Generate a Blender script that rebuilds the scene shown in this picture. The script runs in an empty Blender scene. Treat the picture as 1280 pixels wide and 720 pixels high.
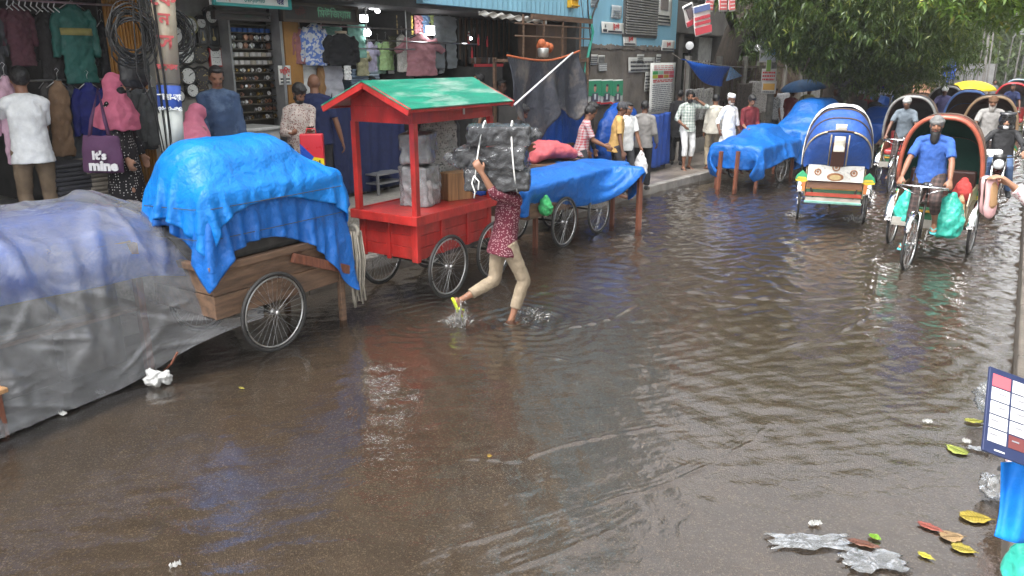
import bpy, bmesh, math, random
import numpy as np
from mathutils import Vector, Matrix, Euler
rnd = random.Random(11)
nrs = np.random.RandomState(5)
S = bpy.context.scene
COL = S.collection
R = math.radians
V = Vector
TMP = bpy.data.scenes.new('tmp')

# ------------------------------------------------------------------ camera
CF, CH, PITCH, YAW = 960.0, 2.57, R(16.59), R(32.98)
cam = bpy.data.cameras.new('camera')
cam.sensor_width = 36; cam.lens = 36 * CF / 1280
cam.clip_end = 3000; cam.clip_start = .05
camo = bpy.data.objects.new('camera', cam); COL.objects.link(camo)
camo.location = (0, 0, CH); camo.rotation_euler = (R(90) - PITCH, 0, YAW)
S.camera = camo
_cy, _sy, _cp, _sp = math.cos(YAW), math.sin(YAW), math.cos(PITCH), math.sin(PITCH)
_F = V((-_sy*_cp, _cy*_cp, -_sp)); _Rt = V((_cy, _sy, 0)); _U = _Rt.cross(_F)
def ray(px, py): return _F + _Rt*((px-640)/CF) - _U*((py-360)/CF)
def G(px, py, z=0):                      # point of a level plane seen at a photo pixel
    d = ray(px, py); return V((0, 0, CH)) + d*((z-CH)/d.z)
def XP(px, py, x):                       # point of a facade plane
    d = ray(px, py); return V((0, 0, CH)) + d*(x/d.x)

# ------------------------------------------------------------------ materials
MATS = {}
def nodes_of(name):
    m = bpy.data.materials.new(name); m.use_nodes = True
    nt = m.node_tree; nt.nodes.clear()
    out = nt.nodes.new('ShaderNodeOutputMaterial')
    return m, nt, out
def nd(nt, t, **k):
    n = nt.nodes.new(t)
    for a, b in k.items():
        if a.startswith('i_'):
            key = a[2:]
            key = int(key) if key.isdigit() else key.replace('_', ' ')
            n.inputs[key].default_value = b
        else: setattr(n, a, b)
    return n
def c4(c): return (c[0], c[1], c[2], 1)
def mixc(nt, fac, a, b, mode='MIX'):
    n = nt.nodes.new('ShaderNodeMix'); n.data_type = 'RGBA'; n.blend_type = mode
    for s, v in ((n.inputs[0], fac), (n.inputs[6], a), (n.inputs[7], b)):
        if hasattr(v, 'links'): nt.links.new(v, s)
        elif isinstance(v, (tuple, list)): s.default_value = c4(v)
        else: s.default_value = v
    return n.outputs[2]
def mth(nt, op, a, b=0.0, clamp=False):
    n = nt.nodes.new('ShaderNodeMath'); n.operation = op; n.use_clamp = clamp
    for s, v in ((n.inputs[0], a), (n.inputs[1], b)):
        if hasattr(v, 'links'): nt.links.new(v, s)
        else: s.default_value = v
    return n.outputs[0]
def ramp(nt, fac, p0, p1, a=(0,0,0), b=(1,1,1)):
    n = nt.nodes.new('ShaderNodeValToRGB'); nt.links.new(fac, n.inputs[0])
    n.color_ramp.elements[0].position = p0; n.color_ramp.elements[1].position = p1
    n.color_ramp.elements[0].color = c4(a); n.color_ramp.elements[1].color = c4(b)
    return n.outputs[0]
def coords(nt, kind='Object', scale=None):
    t = nt.nodes.new('ShaderNodeTexCoord').outputs[kind]
    if scale is not None:
        m = nt.nodes.new('ShaderNodeMapping'); m.inputs['Scale'].default_value = scale
        nt.links.new(t, m.inputs[0]); t = m.outputs[0]
    return t
def noise(nt, co, scale, detail=4, rough=.55, dist=0):
    n = nd(nt, 'ShaderNodeTexNoise', i_Scale=scale, i_Detail=detail, i_Roughness=rough, i_Distortion=dist)
    nt.links.new(co, n.inputs['Vector']); return n.outputs[0]
def mat(name, col, rough=.6, metal=0.0, var=.25, vs=6, bump=.15, bs=40, pat=None, col2=None, ps=20,
        dirt=None, dirt_amt=.5, stretch=None, coat=0, spec=.5, emit=None, estr=0, bd=.02, trans=0, sheen=0, chips=None):
    if name in MATS: return MATS[name]
    m, nt, out = nodes_of(name); L = nt.links.new
    b = nd(nt, 'ShaderNodeBsdfPrincipled', i_Roughness=rough, i_Metallic=metal)
    b.inputs['Specular IOR Level'].default_value = spec
    b.inputs['Coat Weight'].default_value = coat
    b.inputs['Transmission Weight'].default_value = trans
    b.inputs['Sheen Weight'].default_value = sheen
    co = coords(nt, 'Object', stretch)
    n1 = noise(nt, co, vs, 5)
    lo = tuple(c*(1-var) for c in col); hi = tuple(min(1, c*(1+var)) for c in col)
    c = mixc(nt, ramp(nt, n1, .3, .7), lo, hi)
    if pat:
        if pat in ('dots', 'print'):
            v = nd(nt, 'ShaderNodeTexVoronoi', i_Scale=ps); v.inputs['Randomness'].default_value = .35 if pat == 'dots' else .8
            L(co, v.inputs['Vector'])
            th = .2 if pat == 'dots' else .33
            f = ramp(nt, v.outputs['Distance'], th, th+.05, (1,1,1), (0,0,0))
        elif pat == 'floral':
            v = nd(nt, 'ShaderNodeTexVoronoi', i_Scale=ps); L(co, v.inputs['Vector'])
            s = nd(nt, 'ShaderNodeSeparateColor'); L(v.outputs['Color'], s.inputs[0])
            f = ramp(nt, s.outputs[0], .48, .52)
        elif pat in ('check', 'stripe', 'hstripe'):
            sx = nd(nt, 'ShaderNodeSeparateXYZ'); L(co, sx.inputs[0])
            def band(o, w):
                return mth(nt, 'LESS_THAN', mth(nt, 'FRACT', mth(nt, 'ADD', mth(nt, 'MULTIPLY', o, ps), 100.0)), w)
            if pat == 'check': f = mth(nt, 'MULTIPLY', mth(nt, 'ADD', band(sx.outputs[0], .4), band(sx.outputs[2], .4)), .5)
            elif pat == 'stripe': f = band(sx.outputs[0], .35)
            else: f = band(sx.outputs[2], .35)
        c = mixc(nt, f, c, col2)
    if dirt:
        n2 = noise(nt, co, vs*.45, 8, .7)
        c = mixc(nt, mth(nt, 'MULTIPLY', ramp(nt, n2, .48, .72), dirt_amt), c, dirt)
    if chips:
        c = mixc(nt, mth(nt, 'MULTIPLY', ramp(nt, noise(nt, co, 16, 9, .75), .6, .64), ramp(nt, noise(nt, co, 2.5, 3), .42, .62)), c, chips)
    L(c, b.inputs['Base Color'])
    n3 = noise(nt, co, bs, 5, .6)
    L(mth(nt, 'ADD', mth(nt, 'MULTIPLY', mth(nt, 'SUBTRACT', n1, .5), .25), rough, True), b.inputs['Roughness'])
    if bump:
        bp = nd(nt, 'ShaderNodeBump', i_Strength=bump, i_Distance=bd); L(n3, bp.inputs['Height']); L(bp.outputs[0], b.inputs['Normal'])
    if emit:
        b.inputs['Emission Color'].default_value = c4(emit); b.inputs['Emission Strength'].default_value = estr
    L(b.outputs[0], out.inputs[0]); MATS[name] = m
    return m
def cloth(name, col, **k):
    k.setdefault('rough', .85); k.setdefault('bs', 25); k.setdefault('bump', .35); k.setdefault('var', .18); k.setdefault('spec', .25); k.setdefault('vs', 9)
    return mat(name, col, **k)
def tarp_mat(name, col, dirt=None, damt=.4, rough=.44):
    m, nt, out = nodes_of(name); L = nt.links.new
    b = nd(nt, 'ShaderNodeBsdfPrincipled', i_Roughness=rough)
    b.inputs['Specular IOR Level'].default_value = .36
    co = coords(nt)
    n0 = noise(nt, co, 2.2, 6, .65)
    c = mixc(nt, ramp(nt, n0, .3, .72), tuple(x*.8 for x in col), tuple(min(1, x*1.2) for x in col))
    if dirt:
        c = mixc(nt, mth(nt, 'MULTIPLY', ramp(nt, noise(nt, co, 1.4, 9, .72), .5, .7), damt), c, dirt)
    L(c, b.inputs['Base Color'])
    def ridge(sc, det, dist):            # sharp creases
        return mth(nt, 'ABSOLUTE', mth(nt, 'SUBTRACT', noise(nt, co, sc, det, .5, dist), .5))
    h = mth(nt, 'ADD', mth(nt, 'MULTIPLY', ridge(3.2, 2, .5), 1.5), mth(nt, 'ADD', mth(nt, 'MULTIPLY', ridge(8, 3, .5), 1.0), mth(nt, 'ADD', mth(nt, 'MULTIPLY', ridge(17, 2, .4), .3), mth(nt, 'MULTIPLY', noise(nt, co, 40, 4, .6, .5), .18))))
    bp = nd(nt, 'ShaderNodeBump', i_Strength=.68, i_Distance=.035); L(h, bp.inputs['Height']); L(bp.outputs[0], b.inputs['Normal'])
    L(b.outputs[0], out.inputs[0]); MATS[name] = m
    return m
def film_mat(name, alpha, tint=(.8,.82,.84), bump=.8, scale=7, rough=.16, milky=.6, ior=1.42):
    # thin clear plastic: see-through where smooth, milky along creases
    m, nt, out = nodes_of(name); L = nt.links.new
    co = coords(nt)
    n = mth(nt, 'ABSOLUTE', mth(nt, 'SUBTRACT', noise(nt, co, scale, 3, .5, 1.8), .5)); n2 = noise(nt, co, scale*.35, 4, .6, .8)
    bp = nd(nt, 'ShaderNodeBump', i_Strength=bump, i_Distance=.03); L(n, bp.inputs['Height'])
    d = nd(nt, 'ShaderNodeBsdfDiffuse', i_Color=c4(tint)); L(bp.outputs[0], d.inputs['Normal'])
    g = nd(nt, 'ShaderNodeBsdfGlossy', i_Roughness=rough); g.inputs[0].default_value = (.9,.92,.95,1); L(bp.outputs[0], g.inputs['Normal'])
    t = nd(nt, 'ShaderNodeBsdfTransparent'); t.inputs[0].default_value = (.9,.91,.92,1)
    m1 = nd(nt, 'ShaderNodeMixShader'); L(d.outputs[0], m1.inputs[2]); L(t.outputs[0], m1.inputs[1])
    f = mth(nt, 'MULTIPLY', ramp(nt, n2, .3, .75), milky)
    cr = ramp(nt, mth(nt, 'ABSOLUTE', mth(nt, 'SUBTRACT', noise(nt, co, scale*.55, 4, .55, 2.4), .5)), 0.0, .035, (1,1,1), (0,0,0))
    f = mth(nt, 'ADD', f, mth(nt, 'MULTIPLY', mth(nt, 'MULTIPLY', cr, ramp(nt, n2, .45, .7)), milky*.35))
    L(mth(nt, 'ADD', f, alpha, True), m1.inputs[0])
    fr = nd(nt, 'ShaderNodeFresnel', i_IOR=ior); L(bp.outputs[0], fr.inputs['Normal'])
    m2 = nd(nt, 'ShaderNodeMixShader'); L(fr.outputs[0], m2.inputs[0]); L(m1.outputs[0], m2.inputs[1]); L(g.outputs[0], m2.inputs[2])
    L(m2.outputs[0], out.inputs[0]); MATS[name] = m
    return m
def flat(name, col, rough=.6): return mat(name, col, rough=rough, var=.08, bump=0)

WOOD = mat('brown_wood', (.13,.075,.045), rough=.6, var=.5, vs=5, bump=.4, bs=30, stretch=(4,.6,4), dirt=(.05,.035,.025))
WOODL = mat('pale_wood', (.36,.2,.09), rough=.5, var=.35, vs=6, bump=.25, bs=30, stretch=(6,6,.7))
WOODR = mat('red_brown_wood', (.16,.055,.03), rough=.5, var=.4, vs=6, bump=.3, stretch=(5,5,.7))
REDP = mat('red_paint', (.36,.02,.017), rough=.4, var=.3, vs=4, bump=.25, bs=18, dirt=(.11,.02,.014), dirt_amt=.8, coat=.12, stretch=(1.6,1.6,.8), chips=(.2,.1,.075))
RUB = mat('rubber', (.022,.021,.02), rough=.6, var=.3, bump=.2)
STEEL = mat('worn_steel', (.5,.5,.5), rough=.3, metal=.95, var=.3, bump=.08, dirt=(.16,.1,.06), dirt_amt=.5)
DSTEEL = mat('dark_steel', (.07,.065,.06), rough=.45, metal=.6, var=.4, bump=.1)
IRON = mat('rusty_iron', (.09,.06,.045), rough=.7, metal=.3, var=.5, bump=.3)
CHROME = mat('chrome', (.75,.75,.76), rough=.14, metal=1, var=.1, bump=0)
CONC = mat('concrete', (.27,.25,.225), rough=.75, var=.3, vs=3, bump=.4, bs=25, dirt=(.1,.085,.07), dirt_amt=.7)
BLACK = mat('black_plastic', (.02,.02,.021), rough=.4, var=.2)
WHITE = mat('white_paint', (.75,.75,.73), rough=.5, var=.08, bump=.05)
ROPE = mat('grey_rope', (.3,.27,.22), rough=.9, var=.3, bump=.5, bs=80)
STRING = mat('white_string', (.72,.71,.68), rough=.8, bump=.2)
BT = tarp_mat('blue_tarpaulin', (.006,.105,.39))
BT2 = tarp_mat('deep_blue_tarpaulin', (.003,.065,.33), rough=.42)
BT3 = tarp_mat('dirty_blue_tarpaulin', (.008,.1,.5), dirt=(.16,.22,.36), damt=.3)

# ------------------------------------------------------------------ mesh builder
class MB:
    def __init__(s): s.v = []; s.f = []; s.m = []; s.mi = 0; s.M = Matrix()
    def add(s, vs, fs):
        o = len(s.v); s.v += [s.M @ V(p) for p in vs]
        for f in fs: s.f.append([i+o for i in f]); s.m.append(s.mi)
    def box(s, c, d, rot=None):
        x, y, z = d[0]/2, d[1]/2, d[2]/2
        vs = [V((a*x, b*y, e*z)) for a in (-1,1) for b in (-1,1) for e in (-1,1)]
        if rot: vs = [Euler(rot).to_matrix() @ p for p in vs]
        s.add([p + V(c) for p in vs], [(0,1,3,2),(4,6,7,5),(0,4,5,1),(2,3,7,6),(0,2,6,4),(1,5,7,3)])
    def box2(s, a, b): s.box([(a[i]+b[i])/2 for i in range(3)], [abs(b[i]-a[i]) for i in range(3)])
    def bar(s, a, b, w, h=None):        # square bar between two points
        a, b = V(a), V(b); d = b-a; L = d.length; h = h or w
        q = d.to_track_quat('Z', 'Y').to_matrix()
        vs = [q @ V((x*w/2, y*h/2, z*L)) + a for x in (-1,1) for y in (-1,1) for z in (0,1)]
        s.add(vs, [(0,1,3,2),(4,6,7,5),(0,4,5,1),(2,3,7,6),(0,2,6,4),(1,5,7,3)])
    def loft(s, pts, rad, seg=10, side=(1,0,0), cap=True, closed=False):
        # rings of radii (a along side, b across) round a path
        pts = [V(p) for p in pts]; n = len(pts); side = V(side); vs = []; fs = []
        for i, p in enumerate(pts):
            if closed: t = pts[(i+1)%n] - pts[i-1]
            else: t = pts[min(i+1, n-1)] - pts[max(i-1, 0)]
            if t.length < 1e-9: t = V((0,0,1))
            t.normalize(); u = side - t*side.dot(t)
            if u.length < 1e-3: u = t.orthogonal()
            u.normalize(); w = t.cross(u); r = rad[i] if isinstance(rad, list) else rad
            a, b = r if isinstance(r, (tuple, list)) else (r, r)
            vs += [p + u*(a*math.cos(6.28318*k/seg)) + w*(b*math.sin(6.28318*k/seg)) for k in range(seg)]
        for i in range(n if closed else n-1):
            j = (i+1) % n
            fs += [(i*seg+k, i*seg+(k+1)%seg, j*seg+(k+1)%seg, j*seg+k) for k in range(seg)]
        if cap and not closed:
            fs.append(tuple(reversed(range(seg)))); fs.append(tuple((n-1)*seg+k for k in range(seg)))
        s.add(vs, fs)
    def tube(s, pts, r, seg=6): s.loft(pts, r, seg, (.31,.73,.6))
    def ring(s, c, rad, r, axis='X', n=28, seg=6, r2=None):
        c = V(c); pts = []
        for k in range(n):
            a = 6.28318*k/n; x, y = rad*math.cos(a), rad*math.sin(a)
            pts.append(c + (V((0,x,y)) if axis == 'X' else V((x,0,y)) if axis == 'Y' else V((x,y,0))))
        sd = {'X': (1,0,0), 'Y': (0,1,0), 'Z': (0,0,1)}[axis]
        s.loft(pts, (r, r2 or r), seg, sd, closed=True)
    def disc(s, c, rad, th, axis='X', n=24):
        c = V(c); d = {'X': V((1,0,0)), 'Y': V((0,1,0)), 'Z': V((0,0,1))}[axis]*th/2
        s.loft([c-d, c+d], rad, n, (0,0,1) if axis != 'Z' else (1,0,0))
    def ball(s, c, r, n=10, m=7, rot=None):
        r = (r, r, r) if not isinstance(r, (tuple, list)) else r
        vs = [V((0,0,-r[2]))]; fs = []
        for i in range(1, m):
            a = math.pi*i/m - math.pi/2
            vs += [V((r[0]*math.cos(a)*math.cos(6.28318*k/n), r[1]*math.cos(a)*math.sin(6.28318*k/n), r[2]*math.sin(a))) for k in range(n)]
        vs.append(V((0,0,r[2])))
        fs += [(0, 1+(k+1)%n, 1+k) for k in range(n)]
        for i in range(m-2):
            fs += [(1+i*n+k, 1+i*n+(k+1)%n, 1+(i+1)*n+(k+1)%n, 1+(i+1)*n+k) for k in range(n)]
        e = len(vs)-1; o = 1+(m-2)*n; fs += [(o+k, o+(k+1)%n, e) for k in range(n)]
        if rot is not None: vs = [rot @ p for p in vs]
        s.add([p+V(c) for p in vs], fs)
    def prism(s, outline, depth, M=None):     # outline (x,y) extruded along z by depth, centred
        n = len(outline); M = M or Matrix()
        vs = [M @ V((x, y, z)) for z in (-depth/2, depth/2) for x, y in outline]
        s.add(vs, [tuple(reversed(range(n))), tuple(range(n, 2*n))] + [(k, (k+1)%n, n+(k+1)%n, n+k) for k in range(n)])
    def sheet(s, P):                          # grid of points [row][col]
        r, c = len(P), len(P[0])
        s.add([p for row in P for p in row], [(i*c+j, i*c+j+1, (i+1)*c+j+1, (i+1)*c+j) for i in range(r-1) for j in range(c-1)])
    def mesh(s, name='m'):
        me = bpy.data.meshes.new(name); me.from_pydata([tuple(p) for p in s.v], [], s.f)
        if any(s.m): me.polygons.foreach_set('material_index', s.m)
        me.update(); return me
    def build(s, name, m, parent=None, smooth=False, bevel=0, solid=0, sub=0, loc=None, rot=None):
        me = s.mesh(name)
        for x in (m if isinstance(m, (list, tuple)) else [m]): me.materials.append(x)
        if smooth: me.polygons.foreach_set('use_smooth', [True]*len(me.polygons))
        o = bpy.data.objects.new(name, me); COL.objects.link(o)
        if parent: o.parent = parent
        if loc is not None: o.location = loc
        if rot is not None: o.rotation_euler = rot
        if solid: d = o.modifiers.new('solid', 'SOLIDIFY'); d.thickness = solid; d.offset = 0
        if sub: d = o.modifiers.new('sub', 'SUBSURF'); d.levels = d.render_levels = sub
        if bevel: d = o.modifiers.new('bevel', 'BEVEL'); d.width = bevel; d.segments = 2; d.limit_method = 'ANGLE'
        return o
def meshobj(name, me, m, parent=None):
    for x in (m if isinstance(m, (list, tuple)) else [m]): me.materials.append(x)
    o = bpy.data.objects.new(name, me); COL.objects.link(o); o.parent = parent; return o
def tag(o, label=None, cat=None, group=None, kind=None):
    if label: o['label'] = label
    if cat: o['category'] = cat
    if group: o['group'] = group
    if kind: o['kind'] = kind
    return o
def empty(name, loc=(0,0,0), rz=0, label=None, cat=None, group=None, rot=None):
    o = bpy.data.objects.new(name, None); COL.objects.link(o)
    o.location = loc; o.rotation_euler = rot or (0, 0, rz); o.empty_display_size = .1
    return tag(o, label, cat, group)
def copy_tree(o, parent=None, mats=None):
    c = o.copy(); COL.objects.link(c); c.parent = parent
    if mats and o.name.split('.')[0] in mats and c.type == 'MESH':
        c.material_slots[0].link = 'OBJECT'; c.material_slots[0].material = mats[o.name.split('.')[0]]
    for ch in list(o.children): copy_tree(ch, c, mats)
    return c
TEXN = {}
def clouds(sc):
    if sc not in TEXN:
        t = bpy.data.textures.new('clouds', 'CLOUDS'); t.noise_scale = sc; t.noise_depth = 2; TEXN[sc] = t
    return TEXN[sc]
def bake(me, mods):
    o = bpy.data.objects.new('tmp', me); TMP.collection.objects.link(o)
    for t, k in mods:
        d = o.modifiers.new('m', t)
        for a, b in k.items(): setattr(d, a, b)
    vl = TMP.view_layers[0]; vl.update(); dg = vl.depsgraph
    r = bpy.data.meshes.new_from_object(o.evaluated_get(dg))
    bpy.data.objects.remove(o); bpy.data.meshes.remove(me)
    return r
def blob(name, mb, m, parent=None, vox=.012, smooth=3, disp=0, ds=.12, bands=False):
    me = mb.mesh(name)
    mods = [('REMESH', dict(mode='VOXEL', voxel_size=vox, use_smooth_shade=True))]
    if disp: mods += [('DISPLACE', dict(texture=clouds(ds), strength=disp, mid_level=.5))]
    if smooth: mods += [('SMOOTH', dict(iterations=smooth, factor=.5))]
    r = bake(me, mods); r.name = name
    return meshobj(name, r, m, parent)
def text_mesh(body, size, depth=.0012, bold=0):
    c = bpy.data.curves.new('t', 'FONT'); c.body = body; c.size = size; c.extrude = depth; c.align_x = 'CENTER'; c.align_y = 'CENTER'; c.offset = bold; c.resolution_u = 2
    o = bpy.data.objects.new('t', c); TMP.collection.objects.link(o)
    vl = TMP.view_layers[0]; vl.update()
    me = bpy.data.meshes.new_from_object(o.evaluated_get(vl.depsgraph))
    bpy.data.objects.remove(o); bpy.data.curves.remove(c)
    return me
def lettering(body, size, m, parent, loc, rot=(0,0,0), width=None, bold=0, name='lettering', depth=.0012):
    me = text_mesh(body, size, depth, bold)
    if len(me.vertices) == 0: return None
    o = meshobj(name, me, m, parent); o.location = loc; o.rotation_euler = rot
    if width:
        xs = [v.co.x for v in me.vertices]; w = max(xs)-min(xs)
        o.scale = (width/w, 1, 1)
    return o
FAC = (R(90), 0, R(90))                  # local x along the street, y up, z towards the road

# ------------------------------------------------------------------ cloth (position based)
def drape(w, h, nx, ny, place, cols, steps=70, its=8, ground=None, pins=None, grav=.0016, fr=.6, seed=0, jit=.004):
    # place(u,v)->point for a sheet; cols: (centre, half, rz, radius) rounded boxes
    rs = np.random.RandomState(seed)
    u, v = np.meshgrid(np.linspace(0, 1, nx), np.linspace(0, 1, ny))
    P = np.array([tuple(place(a, b)) for a, b in zip(u.ravel(), v.ravel())]).reshape(ny, nx, 3)
    P += rs.normal(0, jit, P.shape)
    dx, dy = w/(nx-1), h/(ny-1); dg = math.hypot(dx, dy)
    Q = P.copy()
    grp = []
    def sl(a, b, L, k): grp.append((a, b, L, k))
    s_ = slice
    for o in (0, 1):
        n1 = (nx-o)//2
        if n1: sl((s_(None), s_(o, o+2*n1-1, 2)), (s_(None), s_(o+1, o+2*n1, 2)), dx, 1.0)
        n1 = (ny-o)//2
        if n1: sl((s_(o, o+2*n1-1, 2), s_(None)), (s_(o+1, o+2*n1, 2), s_(None)), dy, 1.0)
    for o in (0, 1):
        n1 = (ny-o)//2
        a0, b0 = s_(o, o+2*n1-1, 2), s_(o+1, o+2*n1, 2)
        sl((a0, s_(0, nx-1)), (b0, s_(1, nx)), dg, .35); sl((a0, s_(1, nx)), (b0, s_(0, nx-1)), dg, .35)
    for o in range(4):
        n1 = (nx-o-2+3)//4 if nx-o-2 > 0 else 0
        if n1 > 0: sl((s_(None), s_(o, o+4*n1-3, 4)), (s_(None), s_(o+2, o+4*n1-1, 4)), 2*dx, .12)
        n1 = (ny-o-2+3)//4 if ny-o-2 > 0 else 0
        if n1 > 0: sl((s_(o, o+4*n1-3, 4), s_(None)), (s_(o+2, o+4*n1-1, 4), s_(None)), 2*dy, .12)
    pin = None
    if pins is not None:
        pin = np.zeros((ny, nx), bool)
        for a, b in pins: pin[int(round(b*(ny-1))), int(round(a*(nx-1)))] = True
        P0 = P[pin].copy()
    C = []
    for c, hf, rz, r in cols:
        C.append((np.array(c), np.array(hf)-r, math.cos(rz), math.sin(rz), r))
    def collide(P, Q):
        for c, hf, cz, sz, r in C:
            d = P - c
            lx, ly, lz = d[..., 0]*cz + d[..., 1]*sz, -d[..., 0]*sz + d[..., 1]*cz, d[..., 2]
            l = np.stack([lx, ly, lz], -1); q = np.abs(l) - hf
            out = np.maximum(q, 0); on = np.linalg.norm(out, axis=-1)
            ins = np.minimum(q.max(-1), 0); sd = on + ins - r
            hit = sd < 0
            if not hit.any(): continue
            n = np.zeros_like(l); sg = np.sign(l); sg[sg == 0] = 1
            e = on > 1e-6
            n[e] = (out*sg)[e]/on[e][:, None]
            ie = ~e; k = q.argmax(-1)
            nn = np.zeros_like(l); np.put_along_axis(nn, k[..., None], np.take_along_axis(sg, k[..., None], -1), -1)
            n[ie] = nn[ie]
            l2 = l + n*np.where(hit, -sd, 0)[..., None]
            W = np.stack([l2[..., 0]*cz - l2[..., 1]*sz, l2[..., 0]*sz + l2[..., 1]*cz, l2[..., 2]], -1) + c
            P[hit] = W[hit]
            Q[hit] += (P[hit]-Q[hit])*fr
        if ground is not None:
            g = P[..., 2] < ground
            P[g, 2] = ground; Q[g] += (P[g]-Q[g])*.8
    for st in range(steps):
        vel = (P-Q)*.97; Q = P.copy(); P = P + vel; P[..., 2] -= grav
        for it in range(its):
            for a, b, L, k in grp:
                d = P[b]-P[a]; l = np.sqrt((d*d).sum(-1)+1e-12)
                c = d*((l-L)/l*.5*k)[..., None]
                P[a] += c; P[b] -= c
            if pin is not None: P[pin] = P0
            if it % 3 == 2 or it == its-1: collide(P, Q)
    return P
def cloth_obj(name, P, m, parent=None, solid=.006, sub=1, org=None, keep=None):
    ny, nx = P.shape[:2]; o = V(org) if org is not None else V(P.reshape(-1, 3).mean(0))
    vs = (P.reshape(-1, 3) - np.array(o)).tolist()
    fs = [(i*nx+j, i*nx+j+1, (i+1)*nx+j+1, (i+1)*nx+j) for i in range(ny-1) for j in range(nx-1) if keep is None or keep(j/(nx-1), i/(ny-1))]
    me = bpy.data.meshes.new(name); me.from_pydata(vs, [], fs)
    me.polygons.foreach_set('use_smooth', [True]*len(fs)); me.update()
    ob = meshobj(name, me, m, parent); ob.location = o
    if sub: d = ob.modifiers.new('sub', 'SUBSURF'); d.levels = d.render_levels = sub
    if solid: d = ob.modifiers.new('solid', 'SOLIDIFY'); d.thickness = solid; d.offset = 0
    return ob
def crease(P, amp, seed, freq=(3, 9), n=16, out=0):
    # sharp folds pressed into a sheet, along its normals
    rs = np.random.RandomState(seed); ny, nx = P.shape[:2]
    gu = np.gradient(P, axis=1); gv = np.gradient(P, axis=0); N = np.cross(gu, gv); N /= np.linalg.norm(N, axis=-1, keepdims=True)+1e-9
    su = np.linalg.norm(gu, axis=-1).mean()*nx; sv = np.linalg.norm(gv, axis=-1).mean()*ny
    u, v = np.meshgrid(np.linspace(0, su, nx), np.linspace(0, sv, ny)); h = np.zeros_like(u)
    for i in range(n):
        a = rs.uniform(0, 3.14); f = rs.uniform(*freq); ph = rs.uniform(0, 6.28)
        w1 = .25*np.sin(u*rs.uniform(1, 4)+rs.uniform(0, 6))+.25*np.sin(v*rs.uniform(1, 4)+rs.uniform(0, 6))
        t = (u*math.cos(a)+v*math.sin(a))*f+w1*2+ph
        m = np.clip(np.sin(u*rs.uniform(1, 3.5)+rs.uniform(0, 6))*np.sin(v*rs.uniform(1, 3.5)+rs.uniform(0, 6)), 0, 1)
        h += m*(1-np.abs(np.sin(t)))**4*rs.uniform(.4, 1)*rs.choice((-1, 1))
    if out: N = np.where((N[..., :1]*.7+N[..., 2:] < 0), -N, N); h = np.abs(h)
    return P + N*(h*amp)[..., None]

def folds(P, n, amp, seed, ang=(0, 3.14), L=(.3, 1.2), w=(.012, .03), out=None):
    # straight pressed folds: short sharp ridges and valleys
    rs = np.random.RandomState(seed); ny, nx = P.shape[:2]
    gu = np.gradient(P, axis=1); gv = np.gradient(P, axis=0); N = np.cross(gu, gv); N /= np.linalg.norm(N, axis=-1, keepdims=True)+1e-9
    su = np.linalg.norm(gu, axis=-1).mean()*nx; sv = np.linalg.norm(gv, axis=-1).mean()*ny
    u, v = np.meshgrid(np.linspace(0, su, nx), np.linspace(0, sv, ny)); h = np.zeros_like(u)
    for i in range(n):
        a = rs.uniform(*ang); l = rs.uniform(*L); wd = rs.uniform(*w); cu, cv = rs.uniform(0, su), rs.uniform(0, sv); bend = rs.uniform(-.25, .25)
        t = (u-cu)*math.cos(a)+(v-cv)*math.sin(a); d = -(u-cu)*math.sin(a)+(v-cv)*math.cos(a) + bend*t*t
        m = np.clip(1-(2*t/l)**2, 0, 1)
        k = rs.uniform(.4, 1)*(1 if out else rs.choice((-1, 1)))
        h += k*m*np.clip(1-np.abs(d)/(wd*(.5+m)), 0, 1)
        h += .5*k*m*np.exp(-np.abs(d)/(wd*5))*np.sign(d)*(.4)
    h = np.tanh(h*.7)/.7
    if out is not None: N = np.where((N*np.array(out)).sum(-1, keepdims=True) < 0, -N, N)
    return P + N*(h*amp)[..., None]
EXPO = 2.0; HAZE = .001
BTL = tarp_mat('bright_blue_tarpaulin', (.002,.165,.53))
# ------------------------------------------------------------------ light and air
w = bpy.data.worlds.new('World'); S.world = w; w.use_nodes = True
nt = w.node_tree; nt.nodes.clear()
sky = nd(nt, 'ShaderNodeTexSky', sky_type='NISHITA', sun_disc=False, sun_elevation=R(58), sun_rotation=R(200))
sky.air_density = 1; sky.dust_density = 4
hs = nd(nt, 'ShaderNodeHueSaturation', i_Saturation=.12, i_Value=1.0); nt.links.new(sky.outputs[0], hs.inputs['Color'])
bg = nd(nt, 'ShaderNodeBackground', i_Strength=.15); nt.links.new(hs.outputs[0], bg.inputs[0])
wo = nt.nodes.new('ShaderNodeOutputWorld'); nt.links.new(bg.outputs[0], wo.inputs[0])
sun = bpy.data.lights.new('sun', 'SUN'); sun.energy = 1.2; sun.angle = R(35); sun.color = (1, .98, .95)
so = bpy.data.objects.new('sun', sun); COL.objects.link(so)
sd = V((math.sin(R(200))*math.cos(R(58)), math.cos(R(200))*math.cos(R(58)), math.sin(R(58))))
so.rotation_euler = sd.to_track_quat('Z', 'Y').to_euler(); so.location = (5, -5, 20)
S.view_settings.view_transform = 'Standard'; S.view_settings.look = 'None'; S.view_settings.exposure = EXPO; S.view_settings.gamma = 1

mb = MB(); mb.box2((-450,-450,-1.5), (450,450,24)); hz, hnt, hout = nodes_of('haze_air')
pv_ = nd(hnt, 'ShaderNodeVolumePrincipled', i_Density=HAZE, i_Anisotropy=.2); pv_.inputs['Color'].default_value = (.93,.94,.95,1); hnt.links.new(pv_.outputs[0], hout.inputs['Volume'])
tag(mb.build('haze', hz), kind='stuff')
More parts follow.
